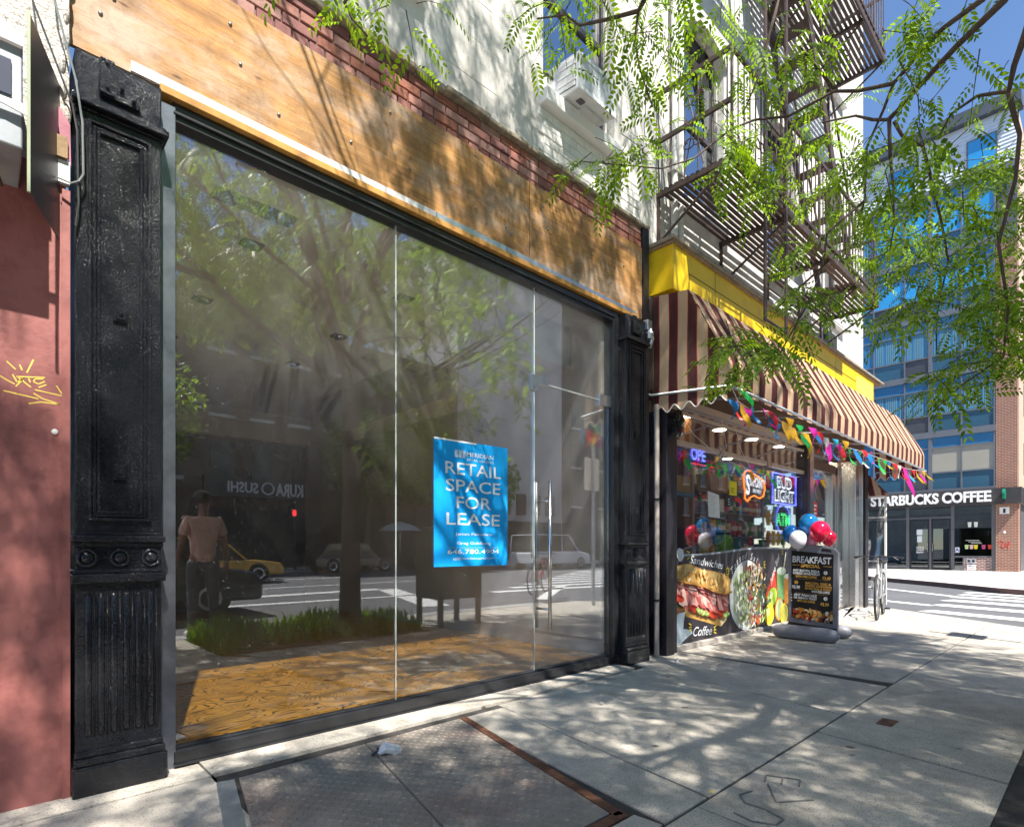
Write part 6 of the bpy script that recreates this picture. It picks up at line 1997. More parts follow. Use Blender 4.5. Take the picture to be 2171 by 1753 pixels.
SPRAYS = [(1.44,-0.8,3.57),(1.15,-0.82,3.54),(1.45,-1.12,3.52),(1.42,-0.79,3.74),(1.29,-0.74,3.65),(1.47,-0.96,3.55),(1.48,-0.89,3.51),(1.47,-0.82,3.69),(1.54,-0.89,3.58),(2.14,-1.35,3.66),(2.06,-1.2,3.85),(2.51,-1.32,4.09),(2.27,-1.45,3.68),(2.11,-1.21,3.74),(2.22,-1.18,3.96),(2.39,-1.23,4.07),(2.1,-1.31,3.62),(2.32,-1.2,3.97),(2.61,-1.57,3.95),(2.55,-1.45,3.62),(2.39,-1.47,3.83),(2.41,-1.56,3.6),(2.73,-1.56,3.71),(2.53,-1.54,3.44),(2.58,-1.59,3.5),(2.51,-1.5,3.91),(2.52,-1.67,3.65),(2.64,-1.5,3.88),(2.52,-1.48,3.98),(2.48,-1.6,3.56),(2.38,-1.58,3.67),(2.56,-1.47,3.69),(2.64,-1.54,3.66),(2.64,-1.19,3.16),(2.87,-1.38,3.33),(2.83,-1.25,3.25),(2.7,-1.06,3.42),(2.69,-1.26,3.33),(2.54,-1.16,3.2),(2.7,-1.2,3.27),(2.77,-1.39,3.2),(2.68,-1.3,3.24),(4.17,-1.49,4.42),(4.13,-2.06,3.61),(3.48,-1.96,4.14),(3.74,-1.8,3.67),(4.05,-1.34,4.87),(4.35,-1.83,4.24),(3.82,-1.56,3.97),(4.44,-1.68,3.85),(3.2,-1.62,4.24),(3.45,-1.69,3.4),(4.18,-1.44,4.65),(3.59,-1.81,3.35),(3.66,-1.86,3.88),(3.4,-1.51,3.7),(4.06,-2.05,3.79),(3.06,-1.63,3.69),(3.68,-1.25,4.65),(3.28,-1.85,3.33),(3.52,-1.58,3.68),(4.53,-1.81,3.86),(4.11,-1.52,4.76),(3.4,-1.99,3.81),(3.71,-1.48,3.71),(3.44,-1.42,4.29),(3.53,-1.5,4.28),(3.86,-1.89,3.83),(3.17,-1.75,3.83),(4.22,-1.57,3.86),(3.98,-1.95,3.72),(3.68,-1.43,4.14),(3.78,-2.27,3.38),(3.61,-1.78,4.49),(4.24,-1.98,3.81),(3.18,-1.46,3.47),(3.31,-1.64,3.32),(3.24,-1.58,3.36),(3.23,-1.54,3.53),(3.29,-1.62,3.26),(3.44,-1.72,3.31),(2.99,-1.45,3.46),(4.61,-1.65,3.59),(4.34,-1.83,3.16),(4.1,-1.36,3.65),(4.24,-1.94,3.51),(3.87,-2.21,2.6),(3.58,-1.76,2.92),(4.66,-1.84,3.05),(4.49,-1.61,3.03),(4.42,-1.87,3.36),(4.14,-2.11,2.91),(4.43,-1.66,3.22),(4.37,-1.78,3.57),(4.05,-1.69,3.48),(3.6,-1.82,3.14),(4.68,-1.96,3.55),(3.88,-1.99,2.55),(3.4,-1.77,3.1),(4.51,-1.72,3.12),(4.86,-1.89,3.15),(4.0,-2.88,3.81),(3.24,-2.56,2.96),(3.28,-2.47,3.66),(4.6,-2.76,3.94),(4.52,-2.51,4.59),(3.22,-2.69,3.09),(3.73,-2.3,3.56),(3.61,-2.85,3.1),(3.38,-2.7,3.45),(3.46,-2.72,2.96),(3.58,-2.57,3.53),(3.19,-2.5,3.27),(3.8,-2.68,3.87),(3.42,-2.77,3.29),(3.5,-2.41,3.24),(4.16,-2.74,4.05),(3.59,-2.8,3.24),(3.52,-2.51,3.28),(3.3,-2.41,3.54),(4.03,-2.52,4.12),(3.61,-2.9,3.67),(4.04,-2.44,4.28),(5.57,-2.52,3.89),(4.64,-2.01,3.62),(5.73,-2.76,3.0),(4.43,-2.64,2.69),(3.24,-2.4,2.45),(3.7,-2.51,2.82),(3.73,-2.61,2.61),(3.51,-2.54,2.99),(3.98,-2.38,2.69),(4.12,-2.23,3.11),(4.59,-2.6,3.01),(3.5,-2.57,2.38),(5.15,-2.68,3.4),(4.79,-2.72,3.07),(5.38,-2.72,3.85),(4.52,-2.73,2.56),(3.54,-2.43,2.91),(3.69,-2.53,2.67),(4.29,-2.52,3.17),(3.42,-2.46,3.02),(4.42,-2.85,3.2),(4.25,-2.27,2.74),(5.19,-2.52,3.47),(4.36,-2.36,2.63),(5.44,-2.62,3.12),(4.4,-2.23,3.0),(5.3,-2.36,3.97),(4.53,-2.71,3.25),(3.76,-2.14,3.25),(4.39,-2.52,2.73),(5.14,-2.56,3.8),(4.46,-2.02,3.33),(4.47,-2.45,3.14),(5.48,-2.76,3.26),(3.72,-2.83,2.54),(4.89,-2.78,2.83),(5.34,-2.24,3.76),(4.43,-2.14,3.61),(5.36,-2.36,3.79),(5.63,-2.75,3.21),(4.96,-2.68,2.6),(5.55,-2.74,3.52),(5.11,-2.8,3.69),(5.25,-2.78,2.69),(3.91,-2.62,2.78),(5.19,-2.25,3.18),(4.35,-2.34,2.94),(3.9,-2.68,2.6),(5.79,-2.71,2.74),(3.89,-2.22,2.87),(5.83,-2.73,3.52),(4.46,-2.8,3.13),(4.4,-2.66,2.84),(4.81,-2.63,2.65),(5.78,-2.64,3.1),(4.84,-2.51,3.56),(5.62,-2.51,3.54),(3.3,-2.41,2.89),(3.82,-2.44,2.99),(4.2,-2.14,3.46),(3.86,-2.64,2.96),(4.81,-2.51,2.86),(4.35,-2.16,3.35),(3.39,-2.31,2.84),(4.46,-2.79,2.75),(5.46,-2.63,3.82),(3.6,-2.68,2.74),(4.99,-2.31,3.01),(5.18,-2.07,3.55),(4.1,-2.59,3.26),(4.83,-2.06,3.34),(3.37,-2.4,2.88),(3.67,-2.71,2.68),(5.1,-2.54,2.77),(4.08,-2.83,3.06),(5.26,-2.25,3.46),(4.54,-2.06,3.27),(4.07,-2.12,3.26),(3.81,-2.52,3.18),(4.28,-2.69,3.05),(3.77,-2.55,2.89),(5.44,-2.68,3.42),(5.16,-2.52,3.62),(4.1,-2.74,2.68),(4.08,-2.39,2.42),(4.01,-2.31,2.63),(4.13,-2.42,2.31),(3.91,-2.41,2.57),(3.88,-2.34,2.47),(4.0,-2.42,2.48),(4.24,-2.4,2.41),(4.07,-2.34,2.45),(3.93,-2.38,2.48),(4.01,-2.38,2.36),(3.95,-2.46,2.37),(3.93,-2.47,2.29),(4.37,-2.8,2.25),(3.98,-2.55,1.89),(3.83,-2.7,2.11),(3.93,-2.81,1.97),(4.12,-2.8,2.34),(3.73,-2.67,1.9),(3.78,-2.76,2.02),(3.86,-2.75,1.98),(4.07,-2.66,2.05),(4.11,-2.88,2.28),(4.05,-2.68,2.35),(4.17,-2.86,2.07),(4.09,-2.89,2.14),(4.23,-2.69,2.31),(3.93,-2.79,2.34),(4.36,-2.78,2.17),(4.19,-2.69,1.97),(4.24,-2.74,2.28),(4.26,-2.84,2.42),(4.25,-2.71,2.23),(4.3,-2.82,2.34),(4.16,-2.65,2.33),(4.01,-2.7,2.07),(3.81,-2.76,2.29),(4.15,-2.77,2.08),(4.17,-2.78,2.23),(4.29,-2.83,2.18),(4.02,-2.86,2.15),(3.88,-2.7,2.09),(3.62,-2.56,1.84),(3.83,-2.76,1.92),(3.84,-2.77,2.0),(4.38,-2.81,2.29),(4.18,-2.82,2.09),(3.9,-2.64,2.0),(4.15,-2.82,2.38),(4.23,-2.83,2.37),(4.06,-2.8,2.15),(3.73,-2.63,1.85),(4.3,-2.79,2.34),(2.97,-1.91,2.13),(2.95,-1.76,2.18),(3.0,-1.91,1.96),(2.92,-1.87,2.0),(2.89,-1.86,2.08),(2.89,-1.85,2.03),(3.04,-1.85,2.1),(3.02,-1.86,1.95),(3.15,-1.87,2.06),(3.0,-1.78,2.16),(3.11,-1.89,2.1),(3.12,-1.9,2.0),(3.51,-1.99,2.34),(3.47,-2.01,2.47),(3.38,-1.89,2.45),(3.51,-1.94,2.43),(3.37,-1.98,2.28),(3.54,-2.05,2.35),(3.41,-1.99,2.32),(3.59,-2.03,2.44)]
for (r, pts) in BRANCHES:
    rs = [max(.003, r * (1 - .75 * k / (len(pts) - 1))) for k in range(len(pts))]
    b.tube(pts, rs, BARK, 7)
for k in (0, 1, 3):
    p0 = Vector(BRANCHES[k][1][0])
    b.tube([(TX, TY, 2.85), (TX * .55 + p0.x * .45, TY * .55 + p0.y * .45, 3.15), p0], [.045, .028, BRANCHES[k][0]], BARK, 8)
for k in (9, 11, 12):
    p0 = Vector(BRANCHES[k][1][0])
    m = (p0 + Vector((TX - .2, TY + .5, 4.4))) / 2 + Vector((0, 0, .35))
    b.tube([(TX - .2, TY + .2, 4.1), m, p0], [.04, .025, BRANCHES[k][0]], BARK, 8)
b.build('branches', tr, smooth=True)

# leaf geometry: pinnate leaves made of small pointed leaflets
LV, LF = [], []
def leaflet_set(n_pair, L, lw, ll, full):
    """template: list of polygons in leaf space (x along rachis, y sideways, z up)"""
    P = []
    for k in range(n_pair):
        x = L * (.12 + .84 * k / (n_pair - 1))
        sc = .75 + .5 * math.sin(math.pi * (k + .6) / n_pair)
        for s in (-1, 1):
            a = rad(66)
            dx, dy = math.cos(a), math.sin(a) * s
            nx, ny = -dy, dx
            l, w_ = ll * sc, lw * sc
            base = (x, .003 * s)
            if full:
                q = [(0, 0), (.22, .8), (.6, 1.0), (1.0, .0), (.6, -1.0), (.22, -.8)]
            else:
                q = [(0, 0), (.5, 1.0), (1.0, 0), (.5, -1.0)]
            P.append([(base[0] + dx * u * l + nx * v_ * w_, base[1] + dy * u * l + ny * v_ * w_, -.010 * u * u + .002 * abs(v_)) for u, v_ in q])
    return P
T_NEAR = [leaflet_set(n, L, .0058, .031, True) for n, L in ((7, .13), (8, .16), (9, .19))]
T_FAR = [leaflet_set(7, .19, .0085, .040, False), leaflet_set(8, .22, .0085, .042, False)]
near_tw = MB()
def emit_leaf(store, tmpl, base, dirv, roll, droop, scale=1.0):
    d = Vector(dirv).normalized()
    side = d.cross(Vector((0, 0, 1)))
    if side.length < 1e-3: side = Vector((1, 0, 0))
    side.normalize()
    up = side.cross(d)
    side, up = side * math.cos(roll) + up * math.sin(roll), up * math.cos(roll) - side * math.sin(roll)
    store.append((tmpl, (base[0], base[1], base[2]), tuple(d), tuple(side), tuple(up), droop, scale))
def realise(store, name):
    V, starts, tot, loops = [], [], [], []
    nv = 0
    by = {}
    for s in store:
        by.setdefault(id(s[0]), (s[0], []))[1].append(s)
    allV, allL, allS, allT = [], [], [], []
    for tmpl, items in by.values():
        A = np.array([p for poly in tmpl for p in poly])          # (m,3)
        k = len(tmpl[0])
        base = np.array([s[1] for s in items]); D = np.array([s[2] for s in items]); S = np.array([s[3] for s in items]); U = np.array([s[4] for s in items])
        dr = np.array([s[5] for s in items])[:, None]; sc = np.array([s[6] for s in items])[:, None]
        x, y, z = A[None, :, 0] * sc, A[None, :, 1] * sc, A[None, :, 2] * sc
        pos = base[:, None, :] + D[:, None, :] * x[..., None] + S[:, None, :] * y[..., None] + U[:, None, :] * z[..., None]
        pos[..., 2] -= dr * x * x * 4
        n = pos.shape[0] * pos.shape[1]
        allV.append(pos.reshape(-1, 3))
        allL.append(np.arange(nv, nv + n)); nv += n
        np_ = n // k
        allT.append(np.full(np_, k))
    Vv = np.concatenate(allV); Lp = np.concatenate(allL); T = np.concatenate(allT)
    St = np.concatenate([[0], np.cumsum(T)[:-1]])
    me = bpy.data.meshes.new(name)
    off = np.array(parent_loc(tr))
    me.vertices.add(len(Vv)); me.vertices.foreach_set('co', (Vv - off).astype(np.float32).ravel())
    me.loops.add(len(Lp)); me.loops.foreach_set('vertex_index', Lp.astype(np.int32))
    me.polygons.add(len(T)); me.polygons.foreach_set('loop_start', St.astype(np.int32)); me.polygons.foreach_set('loop_total', T.astype(np.int32))
    me.update(calc_edges=True)
    me.materials.append(LEAF)
    ob = bpy.data.objects.new(name, me); C.objects.link(ob); ob.parent = tr
    return ob
near, far = [], []
for p in SPRAYS:
    a = rt_.uniform(0, 6.28)
    d = Vector((math.cos(a), math.sin(a), rt_.uniform(-.75, .1))).normalized()
    L = rt_.uniform(.12, .30)
    n = rt_.randrange(3, 6)
    P0 = Vector(p) + Vector((0, 0, .13))
    pts = [P0, P0 + d * L * .5 + Vector((0, 0, -.015)), P0 + d * L + Vector((0, 0, -.06))]
    near_tw.tube(pts, [.0028, .002, .0012], BARK, 4)
    for k in range(n):
        q = (k + 1) / n
        base = pts[0].lerp(pts[1], q * 2) if q < .5 else pts[1].lerp(pts[2], q * 2 - 1)
        s = 1 if k % 2 else -1
        a2 = a + s * rt_.uniform(.6, 1.3)
        dv = Vector((math.cos(a2), math.sin(a2), rt_.uniform(-.8, .3)))
        emit_leaf(near, rt_.choice(T_NEAR), base, dv, rt_.uniform(-.7, .7), rt_.uniform(.1, 1.2), rt_.uniform(.75, 1.12))
# leaves also along the modelled hanging branches
for (r, pts) in BRANCHES:
    for (p, q) in zip(pts[:-1], pts[1:]):
        P, Q = Vector(p), Vector(q)
        m = int((Q - P).length / .24)
        for k in range(m):
            if r > .0145 and rt_.random() < .6: continue
            base = P.lerp(Q, rt_.random())
            a2 = rt_.uniform(0, 6.28)
            emit_leaf(near, rt_.choice(T_NEAR), base, (math.cos(a2), math.sin(a2), rt_.uniform(-.8, .3)), rt_.uniform(-.6, .6), rt_.uniform(.1, .9), rt_.uniform(.7, 1.05))
near_tw.build('twigs', tr)
realise(near, 'hanging_leaves')
# the crown over the street: clumps of leaves, kept above a slanting underside
FW = Vector((.6853, .7283, 0))
def clear(x, y, z):
    dep = x * .6853 + (y + 3.2) * .7283
    return dep < -.5 or z > 1.75 + 1.02 * dep
def density(x, y, z):
    """how leafy the crown is, by where its shade falls (ground point reached by the sun)"""
    xh, yh = x + .194 * z, y + .62 * z
    if xh > 8.6 or xh < -2.6: return 0
    if xh < .8 and 0 < yh < 1.1: return .8
    if yh < -5.5: return .8  # out-of-view crown thickened here to keep sky light off the pavement
    if yh < -.3: return 1.0
    if yh < 2.0: return .03 if xh < 3.5 else .28
    return .01 if xh < 2.2 else (.5 if xh < 6.5 else .2)
cl = 0
tries = 0
while cl < 1250 and tries < 90000:
    tries += 1
    u = Vector((rt_.gauss(0, 1), rt_.gauss(0, 1), rt_.gauss(0, 1))).normalized() * rt_.uniform(.3, 1) ** .5
    x, y, z = 2.6 + u.x * 4.9, -4.4 + u.y * 3.4, 6.9 + u.z * 3.1
    if z < 3.9 or not clear(x, y, z) or rt_.random() > density(x, y, z): continue
    cl += 1
    rr = rt_.uniform(.12, .30)
    for k in range(rt_.randrange(9, 16)):
        o_ = Vector((rt_.gauss(0, .55), rt_.gauss(0, .55), rt_.gauss(0, .4))) * rr
        q = (x + o_.x, y + o_.y, z + o_.z)
        if not clear(*q) or density(*q) == 0: continue
        a2 = rt_.uniform(0, 6.28)
        emit_leaf(far, rt_.choice(T_FAR), q, (math.cos(a2), math.sin(a2), rt_.uniform(-.8, .3)), rt_.uniform(-.9, .9), rt_.uniform(.1, .8), rt_.uniform(.8, 1.25))
realise(far, 'crown')

# ================================================================ ACROSS THE AVENUE (seen only in the shop glass)
def street_tree(x, y, h, R, label, seed):
    q = random.Random(seed)
    t = thing('street_tree', label, 'tree', (x, y, 0), 'street trees across the avenue')
    b = MB(); b.tube([(x, y, 0), (x + .1, y, h * .35), (x, y + .1, h * .6)], [.18, .14, .08], BARK, 8)
    for k in range(6):
        a = q.uniform(0, 6.28)
        b.tube([(x, y, h * (.35 + .04 * k)), (x + math.cos(a) * R * .6, y + math.sin(a) * R * .6, h * (.55 + .06 * k))], [.07, .02], BARK, 6)
    b.build('trunk', t)
    b = MB()
    for k in range(2600):
        u = Vector((q.gauss(0, 1), q.gauss(0, 1), q.gauss(0, 1))).normalized() * q.uniform(.3, 1) ** .5
        c = Vector((x, y, h * .68)) + Vector((u.x * R, u.y * R, u.z * h * .30))
        a, a2 = q.uniform(0, 6.28), q.uniform(-1, 1)
        d = Vector((math.cos(a), math.sin(a), a2)) * .16
        s = Vector((-math.sin(a), math.cos(a), q.uniform(-.5, .5))) * .09
        b.add([c - d, c + s, c + d, c - s], [(0, 1, 2, 3)], LEAF)
    b.build('crown', t)
street_tree(4.0, -24, 10, 3.2, 'broad green street tree across the avenue, in front of the low dark brick building', 1)
street_tree(15.5, -25, 9, 2.4, 'green street tree across the avenue, to the side of the sushi shop sign', 2)
street_tree(19, -25.5, 9, 2.6, 'smaller street tree across the avenue between brown facades', 3)
street_tree(24.5, -25.5, 8, 2.4, 'street tree across the avenue next to the pale wall', 4)
street_tree(-5, -24.5, 11, 3.6, 'tall street tree across the avenue at the far dark facade', 5)
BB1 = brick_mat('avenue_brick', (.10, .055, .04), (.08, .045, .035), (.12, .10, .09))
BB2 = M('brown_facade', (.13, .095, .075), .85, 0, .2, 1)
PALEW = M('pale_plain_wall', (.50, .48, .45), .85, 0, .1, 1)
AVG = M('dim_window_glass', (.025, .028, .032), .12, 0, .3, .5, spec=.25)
def row_house(x0, x1, h, mat, label, cols, rows, y=-28):
    t = thing('row_building', label, 'building', ((x0 + x1) / 2, y, 0))
    b = MB(); b.box(x0, x1, y - 10, y, 0, h, mat); b.build('wall', t)
    b = MB(); b.box(x0, x1, y, y + .4, h - .5, h + .1, BB2); b.build('cornice', t)
    b = MB(); b.box(x0 + .2, x1 - .2, y, y + .1, .2, 3.1, BLK); b.build('shop_window', t)
    for r in range(rows):
        for c in range(cols):
            xx = x0 + (x1 - x0) * (c + .5) / cols
            z = 4.6 + r * 3.3
            if z + 2 > h - .6: continue
            b = MB(); b.box(xx - .55, xx + .55, y, y + .06, z, z + 1.9, FRB); b.box(xx - .48, xx + .48, y + .06, y + .075, z + .06, z + 1.84, AVG); b.box(xx - .65, xx + .65, y, y + .15, z - .18, z, PALEW)
            b.build('window', t)
    return t
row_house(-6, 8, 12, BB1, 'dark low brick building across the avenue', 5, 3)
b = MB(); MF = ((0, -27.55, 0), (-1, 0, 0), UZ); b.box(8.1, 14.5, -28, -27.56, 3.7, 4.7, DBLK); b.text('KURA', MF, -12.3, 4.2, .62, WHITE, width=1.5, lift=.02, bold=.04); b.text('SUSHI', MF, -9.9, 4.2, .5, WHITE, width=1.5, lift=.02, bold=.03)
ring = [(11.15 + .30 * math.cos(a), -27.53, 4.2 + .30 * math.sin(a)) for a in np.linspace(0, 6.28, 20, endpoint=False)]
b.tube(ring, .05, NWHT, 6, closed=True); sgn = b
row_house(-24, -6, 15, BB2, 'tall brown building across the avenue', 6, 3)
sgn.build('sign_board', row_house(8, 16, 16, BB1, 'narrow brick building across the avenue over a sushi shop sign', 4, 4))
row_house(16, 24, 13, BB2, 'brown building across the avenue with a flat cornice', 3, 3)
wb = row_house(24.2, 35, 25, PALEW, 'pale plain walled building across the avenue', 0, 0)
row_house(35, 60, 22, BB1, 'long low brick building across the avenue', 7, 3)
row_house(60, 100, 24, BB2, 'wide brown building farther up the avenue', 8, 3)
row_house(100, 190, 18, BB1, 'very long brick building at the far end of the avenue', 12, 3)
b = MB()
for k in range(6):
    b.box(25 + k * 1.6, 26 + k * 1.6, -28, -27.9, 3.6, 5.2, BB2)
b.build('lower_windows', wb)

def car(name, x, y, L, W, Hh, paint, label, cat, rz=0, group=None, boxy=False):
    t = thing(name, label, cat, (x, y, -.13), group, rz)
    PT = M('paint_' + name + '_' + label[:6].replace(' ', ''), paint, .18, .1, .03, 2, spec=.7, coat=.8)
    hb = Hh * .52
    prof = [(-L / 2, .30), (-L / 2 + .02, hb * .9), (-L / 2 + .15, hb), (L / 2 - .95, hb + .0), (L / 2 - .12, hb * .86), (L / 2, hb * .62), (L / 2 - .02, .28)]
    b = MB(); b.prism(prof, ((0, W / 2, 0), UX, UZ), W, PT)
    b.build('body', t, bevel=.07, seg=3, world=False)
    if boxy:
        cab = [(-L / 2 + .05, hb - .02), (-L / 2 + .15, Hh - .03), (-L / 2 + .5, Hh), (L / 2 - 1.9, Hh), (L / 2 - 1.0, hb - .02)]
    else:
        cab = [(-L / 2 + .25, hb - .02), (-L / 2 + .75, Hh - .06), (-.3, Hh), (.35, Hh - .04), (L / 2 - 1.25, hb - .02)]
    b = MB(); b.prism(cab, ((0, W / 2 - .10, 0), UX, UZ), W - .2, M('car_glass', (.015, .018, .022), .05, 0, 0, spec=.9)); b.build('window', t, bevel=.03, world=False)
    b = MB(); rp = [(p[0], p[1] + .012) for p in cab[1:-1]]
    rp2 = [(p[0], p[1] - .05) for p in rp[::-1]]
    b.prism(rp + rp2, ((0, W / 2 - .09, 0), UX, UZ), W - .18, PT)
    for s in (-1, 1):
        for (p, q) in ((cab[0], cab[1]), (cab[-1], cab[-2]), ((.0, hb), (-.05, Hh - .03))):
            b.bar((p[0], s * (W / 2 - .105), p[1]), (q[0], s * (W / 2 - .105), q[1]), .05, .07, PT)
    b.build('roof', t, bevel=.015, world=False)
    for xx in (-L / 2 + .85, L / 2 - .9):
        for s in (-1, 1):
            b = MB(); b.lathe([(.20, -.11), (.34, -.11), (.345, 0), (.34, .11), (.20, .11)], (xx, s * (W / 2 - .10), .345), M('tyre_rubber', (.02, .02, .02), .7), 20, 'y'); w_ = b.build('wheel', t, world=False)
            b = MB(); b.lathe([(.05, s * .10), (.20, s * .115), (.21, s * .09)], (xx, s * (W / 2 - .10), .345), ALU, 14, 'y'); b.build('rim', w_, world=False)
    for s in (-1, 1):
        b = MB(); b.ell((L / 2 - .10, s * (W / 2 - .28), hb * .74), (.10, .18, .07), M('headlight_lens', (.7, .72, .75), .1, 0, 0, spec=.9), 10, 6); b.build('headlight', t, world=False)
    b = MB(); b.box(L / 2 - .03, L / 2 + .015, -.5, .5, .32, .5, DBLK); b.build('grille', t, world=False)
    return t
car('sport_utility_vehicle', 1.45, -8.3, 4.6, 1.95, 1.75, (.03, .034, .042), 'black sport utility vehicle passing in the near lane', 'car', boxy=True)
tx = car('taxi', 5.4, -17.6, 4.8, 1.85, 1.55, (.62, .33, .02), 'yellow taxi driving in the far lane', 'taxi')
b = MB(); b.box(-.45, .05, -.28, .28, 1.56, 1.72, NWHT); b.build('roof_sign', tx, world=False, bevel=.03)
car('van', 24.3, -19.3, 4.9, 1.95, 1.95, (.62, .64, .66), 'silver white van waiting by the crosswalk', 'van', boxy=True)
car('parked_car', 13.5, -22.8, 4.5, 1.8, 1.45, (.02, .02, .025), 'black saloon parked under the street tree', 'car', group='cars parked across the avenue')
car('parked_car', 18.9, -22.9, 4.5, 1.8, 1.45, (.05, .055, .06), 'dark grey saloon parked beside the umbrella', 'car', group='cars parked across the avenue')
# umbrella across the avenue
t = thing('parasol', 'white cafe parasol across the avenue', 'parasol', (17.6, -24.9, 0))
b = MB(); b.lathe([(1.25, 2.05), (.8, 2.35), (.05, 2.6)], (17.6, -24.9, 0), WHITE, 10); b.build('canopy', t)
b = MB(); b.tube([(17.6, -24.9, 0), (17.6, -24.9, 2.6)], .03, STEEL, 8); b.build('pole', t)
# relay mailbox at the kerb
t = thing('mailbox', 'dark olive relay mailbox on four legs with scrawled graffiti', 'mailbox', (4.85, -3.25, 0))
OLV = M('olive_paint', (.045, .05, .032), .5, .1, .3, 6, .1, 40)
b = MB(); b.box(4.48, 5.22, -3.55, -2.97, .38, 1.15, OLV)
n = 14
b.prism([(-.29, 1.15)] + [(-.29 + .58 * k / n, 1.15 + .22 * math.sin(math.pi * k / n)) for k in range(1, n)] + [(.29, 1.15)], ((4.48, -3.26, 0), UY, UZ), .74, OLV)
b.build('body', t, bevel=.015)
for x in (4.52, 5.18):
    for y in (-3.51, -3.01):
        b = MB(); b.box(x - .03, x + .03, y - .03, y + .03, 0, .38, OLV); b.build('leg', t)
b = MB(); g_ = M('pale_scrawl', (.20, .22, .10), .6)
b.tube([(5.1, -2.963, .9), (5.0, -2.963, .7), (4.9, -2.963, 1.0), (4.95, -2.963, .65), (4.75, -2.963, .95), (4.7, -2.963, .62), (4.6, -2.963, .9)], .008, g_, 5); b.build('graffiti', t)
# hire bicycle with rider's red pannier, ghosting through the door glass
bicycle(9.2, -5.9, 2.7, 'red hire bicycle ridden along the kerb lane', (.45, .02, .02))
# pedestrian signal across the street
t = thing('pedestrian_signal', 'pedestrian signal showing a red hand on a dark pole', 'traffic signal', (11.3, -24.4, 0))
b = MB(); b.tube([(11.3, -24.4, 0), (11.3, -24.4, 3.4)], .08, DBLK, 8); b.build('pole', t)
b = MB(); b.box(10.95, 11.35, -24.3, -24.05, 2.5, 3.0, DBLK); b.build('housing', t)
b = MB(); b.box(11.05, 11.22, -24.05, -24.03, 2.62, 2.8, NRD)
for k in range(4):
    b.box(11.05 + k * .045, 11.08 + k * .045, -24.05, -24.03, 2.8, 2.92, NRD)
b.build('hand_symbol', t)

# ================================================================ PERSON AT THE KERB (back to the shop)
def skin_chain(verts, edges, radii, mats, name, parent, root=0, sub=2):
    me = bpy.data.meshes.new(name)
    me.from_pydata(verts, edges, [])
    ob = bpy.data.objects.new(name, me)
    C.objects.link(ob)
    ob.parent = parent
    md = ob.modifiers.new('skin', 'SKIN')
    sv = me.skin_vertices[0].data if me.skin_vertices else None
    if sv:
        for i, r in enumerate(radii):
            rr = r if hasattr(r, '__len__') else (r, r)
            sv[i].radius = rr
            sv[i].use_root = (i == root)
    md.use_smooth_shade = True
    s = ob.modifiers.new('sub', 'SUBSURF'); s.levels = sub; s.render_levels = sub
    me.materials.append(mats)
    return ob

def chain(ob_name, parent, segs, mat):
    """segs: list of polylines [(x,y,z,r)...]; the first point of the first polyline is the root; shared points are merged"""
    vs, rs, es, idx = [], [], [], {}
    for sg_ in segs:
        prev = None
        for (x, y, z, r) in sg_:
            k = (round(x, 3), round(y, 3), round(z, 3))
            if k not in idx:
                idx[k] = len(vs); vs.append((x, y, z)); rs.append(r)
            if prev is not None:
                es.append((prev, idx[k]))
            prev = idx[k]
    return skin_chain(vs, es, rs, mat, ob_name, parent)
SKIN = M('brown_skin', (.20, .10, .065), .5, 0, .06, 8); SHIRT = M('salmon_cotton', (.58, .36, .31), .9, 0, .1, 8, .8, 14, bd=.03); TROU = M('dark_trousers', (.06, .065, .075), .8, 0, .15, 9); HAIR = M('black_hair', (.012, .010, .010), .6, 0, .2, 30, .4, 80)
pe = thing('person', 'person in a salmon t-shirt standing at the kerb with their back to the shop', 'person', (2.0, -4.46, 0))
pel = (0, 0, .95, .11)
leg_l = [pel, (-.10, .0, .88, .085), (-.11, -.02, .50, .056), (-.12, .02, .09, .036), (-.125, -.06, .03, .035), (-.13, -.16, .025, .026)]
leg_r = [pel, (.10, .0, .88, .085), (.12, -.03, .50, .056), (.13, .02, .09, .036), (.14, -.06, .03, .035), (.15, -.16, .025, .026)]
chest = (0, .01, 1.30, .125); neck = (0, 0, 1.48, .052)
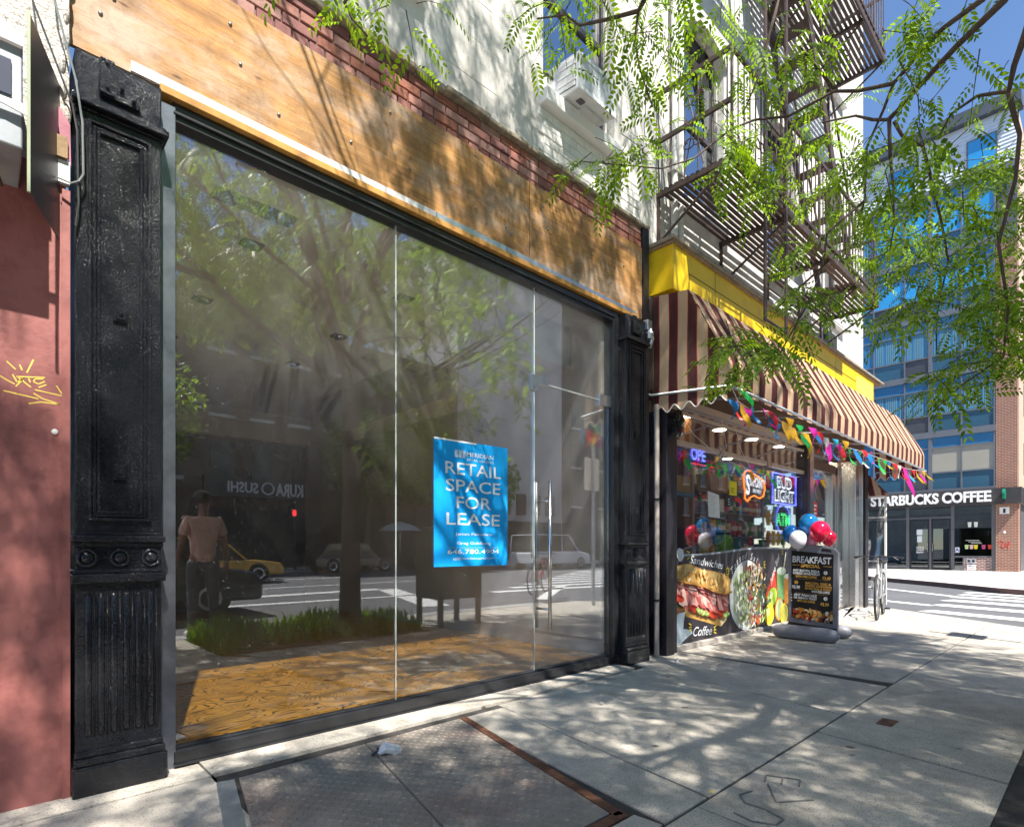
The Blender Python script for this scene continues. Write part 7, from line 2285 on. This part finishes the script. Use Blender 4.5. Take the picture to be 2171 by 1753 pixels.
torso = [pel, (0, 0, 1.10, .105), chest, neck, (.01, -.02, 1.56, .062), (.015, -.03, 1.65, .092), (.01, -.02, 1.72, .07)]
def arm(s):
    w_ = [(s * .29, -.06, .86, .030), (s * .30, -.09, .80, .026)]
    a = [chest, (s * .17, .01, 1.40, .062), (s * .24, .02, 1.14, .042), w_[0], w_[1]]
    out = [a]
    for k in range(4):
        dx = (k - 1.5) * .018
        out.append([w_[1], (s * .30 + dx * .2, -.10 + dx, .755, .0085), (s * .305 + dx * .2, -.105 + dx, .72 - .005 * (k % 2), .0075), (s * .295 + dx * .2, -.10 + dx, .70, .006)])
    out.append([w_[0], (s * .27, -.12, .83, .011), (s * .265, -.135, .79, .008)])
    return out
nose = [(.015, -.03, 1.65, .092), (.095, -.05, 1.635, .016)]
body = chain('body', pe, [torso, leg_l, leg_r, nose] + arm(-1) + arm(1), SKIN)
chain('t_shirt', pe, [[(0, 0, .84, .155), (0, 0, 1.10, .142), (0, .01, 1.30, .148), (0, .01, 1.42, .10), (0, 0, 1.475, .062)], [(0, .01, 1.30, .148), (-.17, .01, 1.41, .078), (-.225, .02, 1.21, .068)], [(0, .01, 1.30, .148), (.17, .01, 1.41, .078), (.225, .02, 1.21, .068)]], SHIRT)
chain('trousers', pe, [[(0, 0, .95, .125), (-.10, .0, .86, .10), (-.11, -.02, .50, .072), (-.12, .02, .10, .056)], [(0, 0, .95, .125), (.10, .0, .86, .10), (.12, -.03, .50, .072), (.13, .02, .10, .056)]], TROU)
h = MB(); h.ell((2.0 - .008, -4.46 - .008, 1.70), (.10, .108, .088), HAIR, 16, 10); h.build('hair', pe, smooth=True)
for s_ in (-1, 1):
    f = MB(); f.ell((2.0 + s_ * .135, -4.46 - .07, .035), (.05, .14, .04), WHITE, 12, 8); f.build('shoe', pe, smooth=True)
e = MB()
for dy in (-.075, .0):
    e.ell((2.0 + .098, -4.46 - .03 + dy * .6, 1.665), (.008, .014, .008), NWHT, 8, 5)
e.build('eyes', pe)
e = MB(); e.ell((2.0 + .09, -4.46 - .055, 1.60), (.010, .022, .006), DRED, 8, 5); e.build('mouth', pe)
